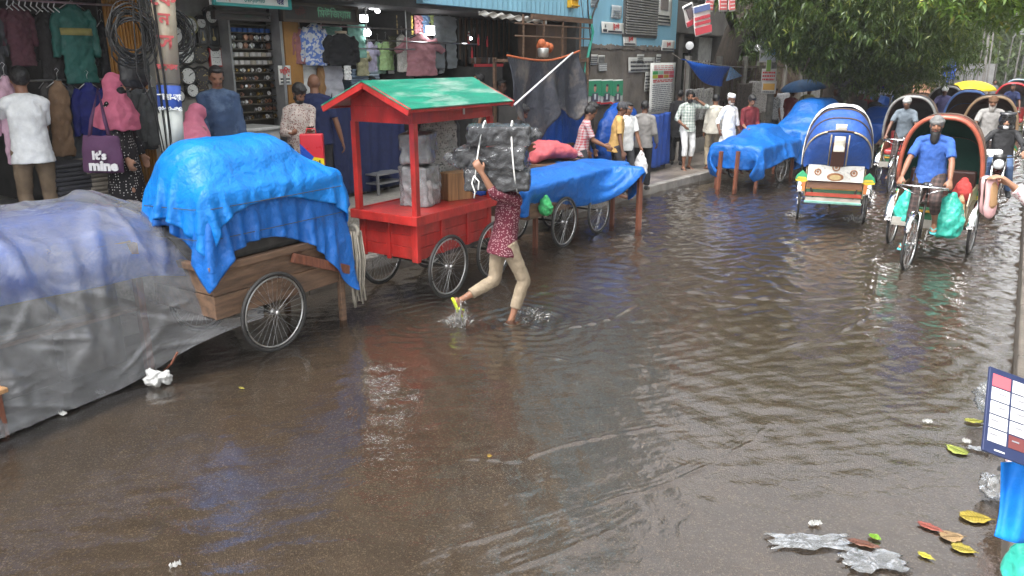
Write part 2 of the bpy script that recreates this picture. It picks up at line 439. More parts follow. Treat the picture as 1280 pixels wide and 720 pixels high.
# ------------------------------------------------------------------ ground, road, water, pavement
def kerb_x(y):
    for (a, b), (c, d) in zip(KL, KL[1:]):
        if y <= c: return b + (d-b)*(y-a)/(c-a)
    return KL[-1][1]
KL = [(-20, -8.2), (2, -7.1), (11, -6.3), (17.5, -5.6), (30, -4.7), (60, -4.3), (200, -4.3)]
gm = mat('wet_ground', (.09,.075,.06), rough=.5, var=.3, vs=.4)
mb = MB(); mb.sheet([[(-440, -440, -.4), (440, -440, -.4)], [(-440, 440, -.4), (440, 440, -.4)]])
tag(mb.build('ground', gm), kind='structure')
def road_z(x, y):
    d = max(0, min(1, (x+2.2 - .55*(y-3.0))/2.4)) if y < 9 else 0
    return min(-.008, -.11 + .1*d + .05*max(0, min(1, (x+1.2)/1.4)))
m, nt, out = nodes_of('asphalt'); L = nt.links.new
b = nd(nt, 'ShaderNodeBsdfPrincipled', i_Roughness=.35); co = coords(nt)
v = nd(nt, 'ShaderNodeTexVoronoi', i_Scale=120.0); L(co, v.inputs['Vector'])
s = nd(nt, 'ShaderNodeSeparateColor'); L(v.outputs['Color'], s.inputs[0])
c = mixc(nt, ramp(nt, noise(nt, co, 1.5, 6), .3, .7), (.085,.07,.056), (.13,.11,.092))
c = mixc(nt, ramp(nt, s.outputs[0], .84, .92), c, (.27,.24,.2)); L(c, b.inputs['Base Color'])
bp = nd(nt, 'ShaderNodeBump', i_Strength=.8, i_Distance=.008); L(v.outputs['Distance'], bp.inputs['Height']); L(bp.outputs[0], b.inputs['Normal'])
L(b.outputs[0], out.inputs[0]); MATS['asphalt'] = m
mb = MB(); ys = [-6 + .5*i for i in range(33)] + [11, 14, 20, 30, 60, 120, 220]
mb.sheet([[(x, y, road_z(x, y)) for x in np.linspace(-8.6, .3, 22)] for y in ys])
tag(mb.build('road', m, smooth=True), kind='structure')

# water sheet: real ripples in the mesh, finer ones as bump
def water_h(x, y):
    z = np.zeros_like(x); rs = np.random.RandomState(3)
    dep = np.clip((-.3 - x)/1.8 + np.clip((y-3.2)/3.0, 0, 3), .10, 1)
    for i in range(26):
        a = rs.uniform(-.9, .9) + (0 if i % 3 else 1.5); lam = rs.uniform(.09, .42); k = 6.283/lam
        ph = rs.uniform(0, 6.28); am = .00095*lam/.25*rs.uniform(.5, 1.3)
        m = .5 + .5*np.sin(x*rs.uniform(.4, 1.4)+rs.uniform(0, 6))*np.sin(y*rs.uniform(.3, 1.1)+rs.uniform(0, 6))
        wx = x + .12*np.sin(y*1.7+ph) + .05*np.sin(y*4.3+2*ph); wy = y + .12*np.sin(x*1.9+ph*2) + .05*np.sin(x*5.1+ph)
        z += am*m*np.sin(k*(wx*math.cos(a)+wy*math.sin(a))+ph)
    z *= dep
    def crest(pts, amp, wd, echo=0):
        nonlocal z
        p = np.array(pts); best = np.full(x.shape, 9.0); sgn = np.zeros_like(x); tt = np.zeros_like(x)
        for i in range(len(p)-1):
            a, b = p[i], p[i+1]; ab = b-a; L2 = ab@ab
            t = np.clip(((x-a[0])*ab[0]+(y-a[1])*ab[1])/L2, 0, 1)
            dx, dy = x-a[0]-t*ab[0], y-a[1]-t*ab[1]; d = np.hypot(dx, dy); s = np.sign(ab[0]*dy-ab[1]*dx)
            u = d < best; best = np.where(u, d, best); sgn = np.where(u, s, sgn); tt = np.where(u, (i+t)/(len(p)-1), tt)
        env = np.clip(np.minimum(tt, 1-tt)*6, 0, 1)*(.55+.45*np.sin(tt*37+3*np.sin(tt*11)))
        d = best*sgn
        amp *= 2.1; wd *= .85; z += env*amp*np.exp(-(d/wd)**2)
        for e in range(1, echo+1): z += env*amp*.6*.7**e*np.exp(-((d-e*wd*3.2)/wd)**2)
    def px(*q): return [tuple(G(a, b).xy) for a, b in q]
    crest(px((520,690),(600,676),(680,650),(760,627),(830,607),(890,580),(940,552),(968,522)), .0065, .016, 2)
    crest(px((640,580),(700,558),(760,545),(830,532)), .006, .02, 1)
    crest(px((470,575),(560,572),(640,577),(720,552)), .004, .02, 1)
    crest(px((620,718),(700,690),(760,665),(800,640)), .005, .02, 2)
    crest(px((840,362),(900,370),(980,376),(1060,372)), .009, .03, 1)
    crest(px((960,440),(1040,420),(1090,395),(1100,330)), .006, .025, 2)
    crest(px((1010,390),(1080,384),(1180,360)), .008, .03, 1)
    crest(px((860,300),(920,320),(960,345),(1010,352)), .008, .03, 1)
    crest(px((640,408),(690,415),(760,400),(800,378)), .007, .03, 2)
    crest(px((340,682),(390,681),(440,676)), .004, .015)
    crest(px((560,450),(640,440),(720,452)), .005, .025, 1)
    for cx, cy, am in ((-4.0,6.25,.011), (-4.75,5.9,.008), (-2.95,13.5,.011), (-1.95,13.7,.011), (-.95,10.9,.010), (-1.34,12.2,.009), (-.3,12.3,.009), (-.4,15.8,.008), (-1.8,16.5,.008)):
        r = np.hypot(x-cx, y-cy); z += am*np.exp(-r/.42)*np.sin(r*42+1.5*np.sin(np.arctan2(y-cy, x-cx)*5))*(1-np.exp(-(r/.1)**2))
    far = np.clip((y-5)/9, 0, 1)
    for i in range(22):
        a = rs.uniform(-.6, 3.0); lam = rs.uniform(.13, .42); k = 6.283/lam; ph = rs.uniform(0, 6.28)
        wx = x + .2*np.sin(y*1.3+ph)+.06*np.sin(y*5+ph*3); wy = y + .2*np.sin(x*1.6+ph*2)+.06*np.sin(x*6+ph)
        z += far*.003*lam/.3*np.sin(k*(wx*math.cos(a)+wy*math.sin(a))+ph)*(.5+.5*np.sin(x*1.1+ph)*np.sin(y*.6+ph*3))
    return z
m, nt, out = nodes_of('muddy_water'); L = nt.links.new
co = coords(nt, 'Object'); sx = nd(nt, 'ShaderNodeSeparateXYZ'); L(co, sx.inputs[0])
n1 = noise(nt, co, 1.1, 6, .6, .6); n2 = noise(nt, co, 16, 4, .5, .7); n3 = noise(nt, co, 48, 3, .5); n4 = noise(nt, co, 5, 3, .5, 1.0)
bp = nd(nt, 'ShaderNodeBump', i_Strength=.34, i_Distance=.012)
L(mth(nt, 'ADD', mth(nt, 'MULTIPLY', n2, .9), mth(nt, 'ADD', mth(nt, 'MULTIPLY', n3, .15), mth(nt, 'MULTIPLY', n4, 1.0))), bp.inputs['Height'])
# silt: thins out where the road rises (near right)
dpt = mth(nt, 'ADD', mth(nt, 'MULTIPLY', sx.outputs[0], -.6), mth(nt, 'MULTIPLY', sx.outputs[1], .16))
silt = ramp(nt, mth(nt, 'ADD', dpt, mth(nt, 'MULTIPLY', mth(nt, 'SUBTRACT', n1, .5), .9)), 1.15, 1.75, (.04,)*3, (1.0,)*3)
df = nd(nt, 'ShaderNodeBsdfDiffuse'); L(mixc(nt, ramp(nt, n1, .3, .7), (.185,.156,.135), (.24,.206,.18)), df.inputs[0])
tr = nd(nt, 'ShaderNodeBsdfTransparent', i_Color=(.72,.64,.54,1))
ma = nd(nt, 'ShaderNodeMixShader'); L(silt, ma.inputs[0]); L(tr.outputs[0], ma.inputs[1]); L(df.outputs[0], ma.inputs[2])
gl = nd(nt, 'ShaderNodeBsdfGlossy', i_Roughness=.045); gl.inputs[0].default_value = (1,1,1,1); L(bp.outputs[0], gl.inputs['Normal'])
fr = nd(nt, 'ShaderNodeFresnel', i_IOR=1.78); L(bp.outputs[0], fr.inputs['Normal'])
mx = nd(nt, 'ShaderNodeMixShader'); L(fr.outputs[0], mx.inputs[0]); L(ma.outputs[0], mx.inputs[1]); L(gl.outputs[0], mx.inputs[2])
L(mx.outputs[0], out.inputs[0]); MATS['water'] = m
yy = [-1.5]
while yy[-1] < 130:
    y = yy[-1]; yy.append(y + (.08 if y < .9 else .014 if y < 7 else .014*(y/7)**1.7 if y < 40 else 2.5))
xx = np.arange(-8.6, .275, .0145)
X_, Y_ = np.meshgrid(xx, np.array(yy)); Z_ = water_h(X_, Y_)*np.clip((45-Y_)/20, 0, 1)
nx, ny = len(xx), len(yy)
me = bpy.data.meshes.new('water'); N = nx*ny
me.vertices.add(N); me.vertices.foreach_set('co', np.stack([X_, Y_, Z_], -1).ravel())
I = np.arange(N).reshape(ny, nx); Fq = np.stack([I[:-1,:-1], I[:-1,1:], I[1:,1:], I[1:,:-1]], -1).reshape(-1, 4)
me.loops.add(Fq.size); me.loops.foreach_set('vertex_index', Fq.ravel()); me.polygons.add(len(Fq))
me.polygons.foreach_set('loop_start', np.arange(len(Fq))*4); me.polygons.foreach_set('use_smooth', np.ones(len(Fq), bool)); me.update(calc_edges=True)
tag(meshobj('water', me, m), kind='structure')

pav = mat('wet_paving', (.2,.17,.145), rough=.32, var=.35, vs=2.5, bump=.5, bs=18, dirt=(.06,.05,.042), dirt_amt=.7)
mb = MB()
ys = [-12, 2, 11, 17.5, 30, 60, 130]
top = [[(-14, y, .15), (kerb_x(y)-.16, y, .15)] for y in ys]
mb.sheet(top)
tag(mb.build('pavement', pav), kind='structure')
mb = MB()
for a, b in zip(ys, ys[1:]):
    n = max(1, int((b-a)/1.0)) if b < 40 else 3
    for i in range(n):
        y0, y1 = a+(b-a)*i/n, a+(b-a)*(i+1)/n-.012; k0, k1 = kerb_x(y0), kerb_x(y1)
        mb.add([(k0-.16,y0,-.3),(k0,y0,-.3),(k1,y1,-.3),(k1-.16,y1,-.3),(k0-.16,y0,.155),(k0,y0,.155),(k1,y1,.155),(k1-.16,y1,.155)],
               [(4,5,6,7),(1,2,6,5),(0,1,5,4),(2,3,7,6),(3,0,4,7)])
tag(mb.build('kerb', CONC, bevel=.015), kind='structure')
mb = MB()
for i in range(70):
    y0 = -8 + i*1.6; mb.box((.48, y0, .0), (.4, 1.585, .5))
tag(mb.build('median_kerb', mat('dark_kerb', (.1,.085,.07), rough=.5, var=.4, vs=3, bump=.4, bs=25), bevel=.02), kind='structure')
mb = MB(); mb.box((3.7, 50, -.15), (6.0, 140, .3)); tag(mb.build('far_road', MATS['asphalt']), kind='structure')

# ------------------------------------------------------------------ shops
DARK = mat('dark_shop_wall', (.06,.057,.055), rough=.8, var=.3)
GREYW = mat('grey_shop_wall', (.3,.285,.26), rough=.8, var=.2, dirt=(.1,.09,.08))
CREAM = mat('stained_cream_wall', (.3,.275,.235), rough=.8, var=.2, vs=1.5, dirt=(.1,.09,.075), dirt_amt=.7, stretch=(1,1,.3))
BLUEW = mat('pale_blue_wall', (.23,.47,.6), rough=.7, var=.12, vs=1.2, dirt=(.15,.29,.36), dirt_amt=.5, bump=.2, stretch=(1,1,.35))
RAWW = mat('bare_cement_wall', (.17,.145,.12), rough=.85, var=.35, vs=2.2, bump=.6, bs=14, dirt=(.075,.065,.055), dirt_amt=.8)
SHUT = mat('ochre_shutter', (.36,.17,.035), rough=.5, var=.25, vs=3, dirt=(.16,.07,.02), dirt_amt=.5)
GLASSD = mat('dark_glass', (.03,.035,.04), rough=.08, var=.1, bump=0)
sb = empty('shop_building', (-9, 3, 0), 0, 'long row of open shopfronts on a raised terrace, dark inside', 'building')
def SB(name, mb, m, **k):
    o = mb.build(name, m, **k); o.parent = sb; o.location = (9, -3, 0); return o
mb = MB(); mb.box2((-13,-6,-.3), (-7.3,5.93,.78)); mb.box2((-13,5.93,-.3), (-7.3,9.2,.65)); mb.box2((-13,9.2,-.3), (-8.7,14.4,.65))
SB('terrace', mb, mat('terrazzo', (.33,.31,.27), rough=.45, var=.35, vs=30, dirt=(.15,.13,.11), bump=.1), bevel=.02)
mb = MB(); mb.box2((-8.7,9.22,-.3), (-8.3,14.3,.36)); SB('step', mb, MATS['terrazzo'], bevel=.02)
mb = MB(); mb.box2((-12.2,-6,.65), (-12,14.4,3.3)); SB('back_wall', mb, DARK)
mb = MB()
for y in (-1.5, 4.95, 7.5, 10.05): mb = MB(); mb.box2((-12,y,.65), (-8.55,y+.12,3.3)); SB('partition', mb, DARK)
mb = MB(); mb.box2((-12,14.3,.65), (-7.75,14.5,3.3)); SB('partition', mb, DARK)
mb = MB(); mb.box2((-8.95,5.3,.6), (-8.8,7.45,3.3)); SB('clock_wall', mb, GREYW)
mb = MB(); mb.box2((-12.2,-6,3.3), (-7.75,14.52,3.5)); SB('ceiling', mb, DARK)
mb = MB(); mb.box2((-13,-6,3.5), (-8.1,14.53,9.0)); SB('wall', mb, CREAM)
mb = MB()
for fl in (0, 1):
    mb.box2((-8.1,-6,3.52+fl*3), (-7.3,9.3,3.7+fl*3))
SB('balcony', mb, CONC, bevel=.02)
mb = MB()
for fl in (0, 1):
    for i in range(75): mb.box((-7.36, -5.9+i*.2, 4.2+fl*3), (.02, .02, 1.0))
    mb.box((-7.36, 1.6, 4.7+fl*3), (.04, 15, .04))
SB('balcony_rail', mb, IRON)
for fl in (0, 1):
    for i in range(7):
        y = -4.6+i*2.6
        mb = MB(); mb.box2((-8.12,y,4.3+fl*3), (-8.02,y+1.3,5.8+fl*3)); f_ = SB('window', mb, WOOD)
        mb = MB(); mb.box2((-8.02,y+.08,4.38+fl*3), (-8.0,y+.61,5.72+fl*3)); mb.box2((-8.02,y+.69,4.38+fl*3), (-8.0,y+1.22,5.72+fl*3))
        p_ = mb.build('pane', GLASSD); p_.parent = f_
# blue metal fascia over the right-hand shops
mb = MB()
for i in range(34):
    y0 = 9.35+i*.152
    mb.add([(-7.62,y0,3.36),(-7.6,y0+.076,3.36),(-7.62,y0+.152,3.36),(-7.62,y0,4.9),(-7.6,y0+.076,4.9),(-7.62,y0+.152,4.9)], [(0,1,4,3),(1,2,5,4)])
mb.box2((-8.1,9.35,3.36), (-7.63,14.5,4.9))
SB('fascia', mb, BLUEW)
# ochre shutter doors
def corrug(y0, y1, x, z0, z1, n, d=.03):
    mb = MB()
    for i in range(n):
        a, b = y0+(y1-y0)*i/n, y0+(y1-y0)*(i+1)/n; q = (b-a)/4
        mb.add([(x,a,z0),(x+d,a+q,z0),(x+d,a+2*q,z0),(x,a+3*q,z0),(x,b,z0),(x,a,z1),(x+d,a+q,z1),(x+d,a+2*q,z1),(x,a+3*q,z1),(x,b,z1)],
               [(0,1,6,5),(1,2,7,6),(2,3,8,7),(3,4,9,8)])
    return mb
y0, y1 = XP(134,40,-8.45).y, XP(178,40,-8.45).y
SB('shutter', corrug(y0, y1, -8.48, .66, 3.3, 11), SHUT)
y0, y1 = XP(351,60,-8.35).y, XP(377,60,-8.35).y
mb = MB(); mb.box2((-8.5,y0,.66), (-8.35,y1,3.3)); mb.box2((-8.347,y0+.05,.9), (-8.33,y1-.05,1.9)); mb.box2((-8.347,y0+.05,2.0), (-8.33,y1-.05,3.1))
SB('door', mb, SHUT, bevel=.01)
mb = MB(); mb.box2((-8.45,y0-.055,.66), (-8.28,y0-.01,3.3)); SB('frame', mb, mat('grey_metal', (.3,.3,.3), rough=.45, metal=.5, var=.2))
mb = MB()
for z in (2.72, 3.02): mb.tube([(-8.35, 7.8, z), (-8.35, 10.0, z)], .012)
for y in (8.0, 8.9, 9.8): mb.tube([(-8.35, y, 2.72), (-8.35, y, 3.3)], .01)
SB('clothes_rail', mb, STEEL); mb = MB(); mb.tube([(-8.5, 8.7, 2.85), (-8.5, 12.0, 2.83)], .012)
SB('clothes_rail', mb, STEEL); mb = MB(); mb.tube([(-8.3, 3.2, 3.12), (-8.3, 5.0, 3.12)], .012); SB('clothes_rail', mb, STEEL)
mb = MB(); mb.tube([(-8.45, 3.2, 2.36), (-8.45, 5.0, 2.36)], .012)
SB('clothes_rail', mb, STEEL)

# blue building with bare cement base
bb = empty('blue_building', (-10, 17, 0), 0, 'pale blue building with a bare cement base, a louvred vent and pasted notices', 'building')
def BB(name, mb, m, **k):
    o = mb.build(name, m, **k); o.parent = bb; o.location = (10, -17, 0); return o
mb = MB(); mb.box2((-14,14.55,0), (-7.6,19.23,2.82)); BB('base_wall', mb, RAWW)
mb = MB(); mb.box2((-14,14.552,2.82), (-7.575,19.232,10.5)); BB('wall', mb, BLUEW)
mb = MB()
for i in range(40):
    y = 14.6+i*.115; hh = .03+.035*rnd.random()
    mb.box((-7.578, y, 2.82), (.03, .125, hh*2), (rnd.uniform(-.2,.2), 0, 0))
BB('plaster_edge', mb, RAWW, bevel=.012)
a, b_ = XP(781,0,-7.57), XP(818,45,-7.57)
mb = MB(); mb.box2((-7.574,a.y-.06,b_.z-.06), (-7.53,b_.y+.06,a.z+.5))
f_ = BB('louvre_frame', mb, mat('grey_dark_metal', (.12,.115,.11), rough=.5, metal=.4))
mb = MB(); n = 13
for i in range(n+6): mb.box((-7.515, (a.y+b_.y)/2, b_.z+(i+.5)*(a.z-b_.z)/n), (.07, b_.y-a.y, .018), (0, R(38), 0))
l_ = mb.build('louvre_slats', mat('louvre_grey', (.3,.29,.27), rough=.5, metal=.3)); l_.parent = f_
mb = MB(); mb.box2((-7.527,a.y,b_.z), (-7.526,b_.y,a.z+.4)); l_ = mb.build('louvre_void', BLACK); l_.parent = f_
mb = MB()
for fl in (0, 1):
    for y in (15.2, 17.4): mb.box2((-7.574,y,6.0+fl*2.4), (-7.55,y+1.1,7.3+fl*2.4))
BB('window', mb, GLASSD)
# pipe and cables on its corner
mb = MB(); mb.tube([XP(737,20,-7.5), XP(741,40,-7.5), XP(737,60,-7.5), XP(731,90,-7.5), XP(728,150,-7.5)], .03, 8)
tag(mb.build('drain_pipe', mat('green_pipe', (.02,.27,.2), rough=.35, var=.2), smooth=True), 'thin green plastic pipe running down the corner of the bare cement wall', 'pipe')
mb = MB(); mb.tube([XP(733,-20,-7.5), XP(737,35,-7.5), XP(739,60,-7.5), XP(736,95,-7.5)], .014, 5); mb.tube([XP(725,-10,-7.5), XP(730,30,-7.5), XP(729,60,-7.5)], .008, 5); mb.tube([XP(748,0,-7.5), XP(742,15,-7.5), XP(737,32,-7.5)], .02, 5)
tag(mb.build('hanging_cable', RUB, smooth=True), 'black cables hanging down the blue wall beside the green pipe', 'cable')
c_ = XP(716,3,-7.55)
mb = MB(); mb.box(c_, (.1, .28, .2)); mb.box(c_+V((.06,0,-.06)), (.04, .3, .03)); mb.box(c_+V((.06,0,.05)), (.04, .2, .03))
tag(mb.build('meter_box', mat('yellow_box', (.6,.34,.02), rough=.4), bevel=.01), 'small yellow junction box high on the blue wall', 'junction box')

# ------------------------------------------------------------------ posters and signs
def tint(c): return flat('paper_%02d_%02d_%02d' % tuple(int(x*50) for x in c), c, .55)
RED = (.55,.03,.03); BLU = (.03,.1,.45); INK = (.03,.03,.035); PAPER = (.68,.67,.62); GRN = (.03,.25,.12)
def poster(p, w, h, label, base=PAPER, rects=(), words=(), rot=FAC, roll=0, curl=.01, cat='poster', name='poster', group=None, th=.003):
    o = empty(name, p, 0, label, cat, group, rot=rot)
    if roll:
        o.rotation_euler = (Euler(rot).to_matrix() @ Matrix.Rotation(roll, 3, 'Z')).to_euler()
    mb = MB(); n = 7; rr = random.Random(hash(label) % 999 if False else len(label)*7+int(w*100))
    ph = rr.uniform(0, 6); P = [[(w*(i/(n-1)-.5), h*(j/(n-1)-.5), .004+curl*(.5+.5*math.sin(i*1.1+j*.8+ph))*(1+.8*(i in (0,n-1)))) for i in range(n)] for j in range(n)]
    mb.sheet(P); mb.build('paper', tint(base), o, smooth=True, solid=th)
    zt = .008+curl*2
    byc = {}
    for (x0, y0, x1, y1, c) in rects: byc.setdefault(c, []).append((x0, y0, x1, y1))
    for i, (c, L_) in enumerate(byc.items()):
        mb = MB()
        for x0, y0, x1, y1 in L_:
            mb.box((w*((x0+x1)/2-.5), h*((y0+y1)/2-.5), zt*.5+.0008*i), (w*abs(x1-x0), h*abs(y1-y0), zt+.001))
        mb.build('print_block', tint(c), o)
    for (t, x, y, sz, c) in words:
        lettering(t, sz*h, tint(c), o, (w*(x-.5), h*(y-.5), zt+.005), width=None if len(t) < 2 else None, bold=.004)
    return o
def pxposter(x0, y0, x1, y1, X, label, **k):
    a, b = XP(x0, y0, X), XP(x1, y1, X); mid = XP((x0+x1)/2, (y0+y1)/2, X)
    return poster(mid, abs(b.y-a.y), abs(a.z-b.z), label, **k)
def lines(n, y0=.1, y1=.9, c=INK, x0=.1, x1=.9, seed=1, t=.35):
    r = random.Random(seed); st = (y1-y0)/n; o = []
    for i in range(n):
        x = x0
        while x < x1-.03:
            w_ = min(r.uniform(.05,.16), x1-x); o.append((x, y0+i*st, x+w_, y0+i*st+st*t, c)); x += w_+.03
    return o
# tall notice board on the cement wall
pr = lines(3, .86, .97, RED, .12, .9, 2) + lines(14, .05, .6, INK, .08, .93, 3, .28) + lines(2, .62, .68, RED, .1, .9, 5, .6)
for i in range(4):
    for j in range(2): pr.append((.07+i*.22, .7+j*.075, .27+i*.22, .765+j*.075, [(.45,.5,.05),(.5,.06,.06),(.5,.3,.05),(.55,.1,.12),(.05,.35,.1),(.3,.5,.35),(.5,.15,.15),(.55,.12,.14)][i+4*j]))
pxposter(814,80,841,140,-7.5, 'tall white printed notice board with a coloured picture grid on the cement wall', rects=pr, cat='notice board', name='notice_board', curl=.006, th=.02)
for i, (x0, x1) in enumerate(((734,750),(750,764),(764,777))):
    o = pxposter(x0,100,x1,130,-7.5, ['leftmost green election poster with a red tie portrait above the blue tarpaulin', 'middle green election poster between two like it', 'rightmost green election poster, its edge peeling'][i],
        base=(.55,.58,.52), rects=[(.05,.35,.95,.95,GRN), (.3,.12,.75,.45,(.08,.08,.1)), (.45,.2,.58,.42,(.6,.6,.58)), (.05,.02,.95,.08,RED)], curl=.012, group='green election posters in a row')
    mb = MB(); k_ = abs(XP(x0,100,-7.5).z-XP(x0,130,-7.5).z)
    mb.ball((0, k_*.14, .03), (k_*.13, k_*.17, .008)); mb.build('portrait_face', tint((.45,.22,.15)), o, smooth=True)
    mb = MB(); mb.ball((0, k_*.28, .034), (k_*.13, k_*.06, .008)); mb.build('portrait_hair', tint(INK), o, smooth=True)
pxposter(752,27,779,43,-7.55,'wide white notice with red lettering and a torn flap on the blue wall', rects=lines(1,.1,.32,INK,.3,.95,4,.7)+[(.05,.12,.22,.35,INK)], words=[('টু-েলট',.62,.62,.5,RED),('4',.13,.6,.5,INK)])
pxposter(779,43,795,58,-7.55,'small white notice with two red lines hanging below the louvred vent', rects=lines(1,.12,.3,INK,.08,.92,6,.7), words=[('টু-েলট',.5,.6,.36,RED)])
pxposter(827,50,842,64,-7.55,'small white notice with red lettering at the right edge of the blue wall', rects=lines(1,.12,.3,INK,.08,.92,8,.7), words=[('টু-েলট',.5,.6,.36,RED)])
pxposter(820,-4,838,33,-7.55,'white portrait poster taped high on the blue wall right of the vent', rects=[(.3,.55,.75,.98,(.2,.17,.16))]+lines(3,.08,.42,INK,.1,.9,9,.5))
pxposter(764,6,776,24,-7.55,'faded grey torn bill left of the louvred vent', base=(.42,.46,.47), rects=lines(4,.1,.7,(.2,.22,.24),.2,.85,10))
pxposter(738,-8,746,10,-7.55,'faded grey bill at the top of the blue wall by the cables', base=(.4,.45,.47), rects=lines(4,.1,.9,(.2,.22,.24),.1,.9,11))
for i, (a_, b2, c2, d2, lb) in enumerate(((786,72,818,90,'wide torn white bill pasted across the middle of the cement wall'),(796,68,804,80,'small square bill pasted above the wide torn one'),(806,90,815,114,'narrow torn bill pasted left of the notice board'),
        (820,68,825,80,'small white label pasted just above the notice board'),(737,68,746,81,'light grey bill nearest the green pipe'),(747,69,755,79,'black and white bill above the dark one near the pipe'),(748,79,758,89,'dark photographic bill near the green pipe'))):
    pxposter(a_,b2,c2,d2,-7.57,lb, base=(.5,.49,.45) if i != 6 else (.25,.25,.24), rects=lines(3+i%3,.1,.9,INK if i < 6 else (.6,.6,.57),.08,.92,20+i,.4), curl=.008, group='small bills pasted on the cement wall')
# shop signs
def signbox(x0, y0, x1, y1, X, label, base, frame, words, th=.08):
    a, b = XP(x0,y0,X), XP(x1,y1,X); w_, h_ = abs(b.y-a.y), abs(a.z-b.z)
    o = empty('shop_sign', V((X, (a.y+b.y)/2, (a.z+b.z)/2)), 0, label, 'sign', rot=FAC)
    mb = MB(); mb.box((0,0,-th/2), (w_, h_, th)); mb.build('panel', base, o)
    mb = MB()
    for s_ in (-1, 1): mb.box((0, s_*(h_/2-.012), .008), (w_+.02, .035, .04)); mb.box((s_*w_/2, 0, .008), (.035, h_, .04))
    mb.build('frame', frame, o, bevel=.004)
    for t, u, v_, sz, c in words: lettering(t, sz*h_, c, o, (w_*(u-.5), h_*(v_-.5), .006), bold=.001)
    return o
INKT = flat('teal_ink', (.02,.25,.25)); INKR = flat('faded_red_ink', (.5,.16,.14)); INKN = flat('navy_ink', (.03,.03,.2))
signbox(265,-16,362,12,-7.9,'white shop sign with teal edging and teal Bengali letters', flat('sign_white',(.72,.74,.72)), flat('teal_trim',(.05,.33,.32)),
        [('ঘিড়',.16,.42,.42,INKR), ('েনায়ািলিট',.52,.42,.42,INKT), ('ঘর',.87,.42,.48,INKN)])
LEDG = mat('green_led', (.02,.06,.03), emit=(.25,.6,.4), estr=.06, rough=.5, bump=0)
signbox(352,2,446,31,-8.05,'dark shop sign with green outlined Bengali letters', flat('sign_black',(.022,.018,.018),.4), mat('sign_brown',(.06,.045,.035)),
        [('িমউিজয়াম',.68,.5,.62,LEDG), ('ঘিড়',.22,.5,.5,flat('dim_red_ink',(.09,.02,.02)))])
signbox(268,13,336,27,-8.1,'dark unlit sign panel hanging under the white teal sign', flat('sign_soot',(.03,.027,.027),.4), mat('sign_brown2',(.04,.03,.028)), [('মহল',.6,.5,.6,flat('dim_green_ink',(.03,.07,.05)))])
pxposter(347,82,364,106,-8.3,'small white shop card with red Bengali lettering on the ochre door', words=[('ঘিড়',.5,.66,.4,RED)], rects=lines(2,.1,.42,INK,.12,.88,31,.55), cat='shop card', name='shop_card', curl=.003, th=.008)

# utility pole with bills, coils of cable
def pole(p, h, r, label, group=None, lean=(0,0), m=CONC):
    o = empty('utility_pole', p, 0, label, 'utility pole', group)
    mb = MB(); mb.loft([(0,0,0), (lean[0]*.5,lean[1]*.5,h/2), (lean[0],lean[1],h)], [r*1.15, r, r*.8], 14); mb.build('shaft', m, o, smooth=True)
    return o
pp = G(211, 232, .15); pp = V((-7.02, XP(204,150,-7.02).y, .15))
up = pole(pp-V((0,.04,0)), 8, .095, 'cream and blue postered concrete utility pole by the clock stall, cable coils round it')
pc = flat('pole_cream',(.4,.34,.25)); 
for z0, z1, m_ in ((2.35,3.4,pc), (2.05,2.33,flat('pole_blue',(.04,.1,.42))), (2.0,2.05,flat('pole_white',(.6,.6,.6)))):
    mb = MB(); mb.loft([(0,0,z0-.15),(0,0,z1-.15)], .108, 14, cap=False); mb.build('bill', m_, up, smooth=True, solid=.003)
up.rotation_euler = (-.065,0,0)
_o = V((-pp.x, -pp.y, 0)).normalized()
zr = math.atan2(_o.y, _o.x)
for t, z, sz, m_ in (('েফ',3.12,.2,flat('brick_ink',(.42,.07,.07))), ('ন',2.93,.16,flat('brick_ink',(.42,.07,.07))), ('স',2.72,.2,flat('brick_ink',(.42,.07,.07))), ('রায়হান',2.5,.06,flat('brick_ink',(.42,.07,.07))), ('বাবা-মা',2.22,.07,flat('sign_white',(.7,.7,.7))), ('০১৭১-৩৫',2.11,.055,flat('sign_white',(.7,.7,.7)))):
    lettering(t, sz, m_, up, (_o.x*.112, _o.y*.112, z-.15), (R(90), 0, zr+R(90)), bold=.004, depth=.004)
mb = MB(); mb.loft([(0,0,1.55),(0,0,1.95)], .11, 14, cap=False); mb.build('bill', flat('pale_bill',(.5,.52,.48)), up, smooth=True, solid=.003)
mb = MB(); mb.loft([(0,0,1.25),(0,0,1.5)], .112, 14, cap=False); mb.build('bill', flat('dark_bill',(.16,.16,.16)), up, smooth=True, solid=.003)
def coil(c, rad, n, label, seed):
    r_ = random.Random(seed); mb = MB()
    for i in range(n):
        rr = rad*r_.uniform(.68, 1.12); dz = r_.uniform(-.07,.04); ax = r_.uniform(-.06,.06)
        mb.loft([c + V((ax + .04*math.sin(a*2+i), rr*math.cos(a)*r_.uniform(.95,1.05), dz + rr*1.08*math.sin(a))) for a in [6.283*k/22 for k in range(22)]], r_.choice((.006,.008,.011)), 5, (1,0,0), closed=True)
    tag(mb.build('cable_coil', RUB, smooth=True), label, 'cable coil')
coil(V((-7.05, pp.y-.2, 2.8)), .22, 15, 'coil of black cables hanging left of the postered pole', 3)
coil(V((-7.1, pp.y+.27, 2.8)), .21, 13, 'coil of black cables hanging right of the postered pole', 5)
mb = MB(); r_ = random.Random(8)
for i in range(9):
    y = r_.uniform(-.3,.25); mb.tube([pp+V((r_.uniform(-.1,.15), y, 3.6)), pp+V((.05, y*.7, 3.0)), pp+V((r_.uniform(0,.12), y*.8+r_.uniform(-.05,.05), 2.3)), pp+V((.08, y*.5, r_.uniform(1.2,2.0)))], .006, 5)
tag(mb.build('hanging_cable', RUB, smooth=True), 'bundle of loose black wires dangling along the postered pole', 'cable')
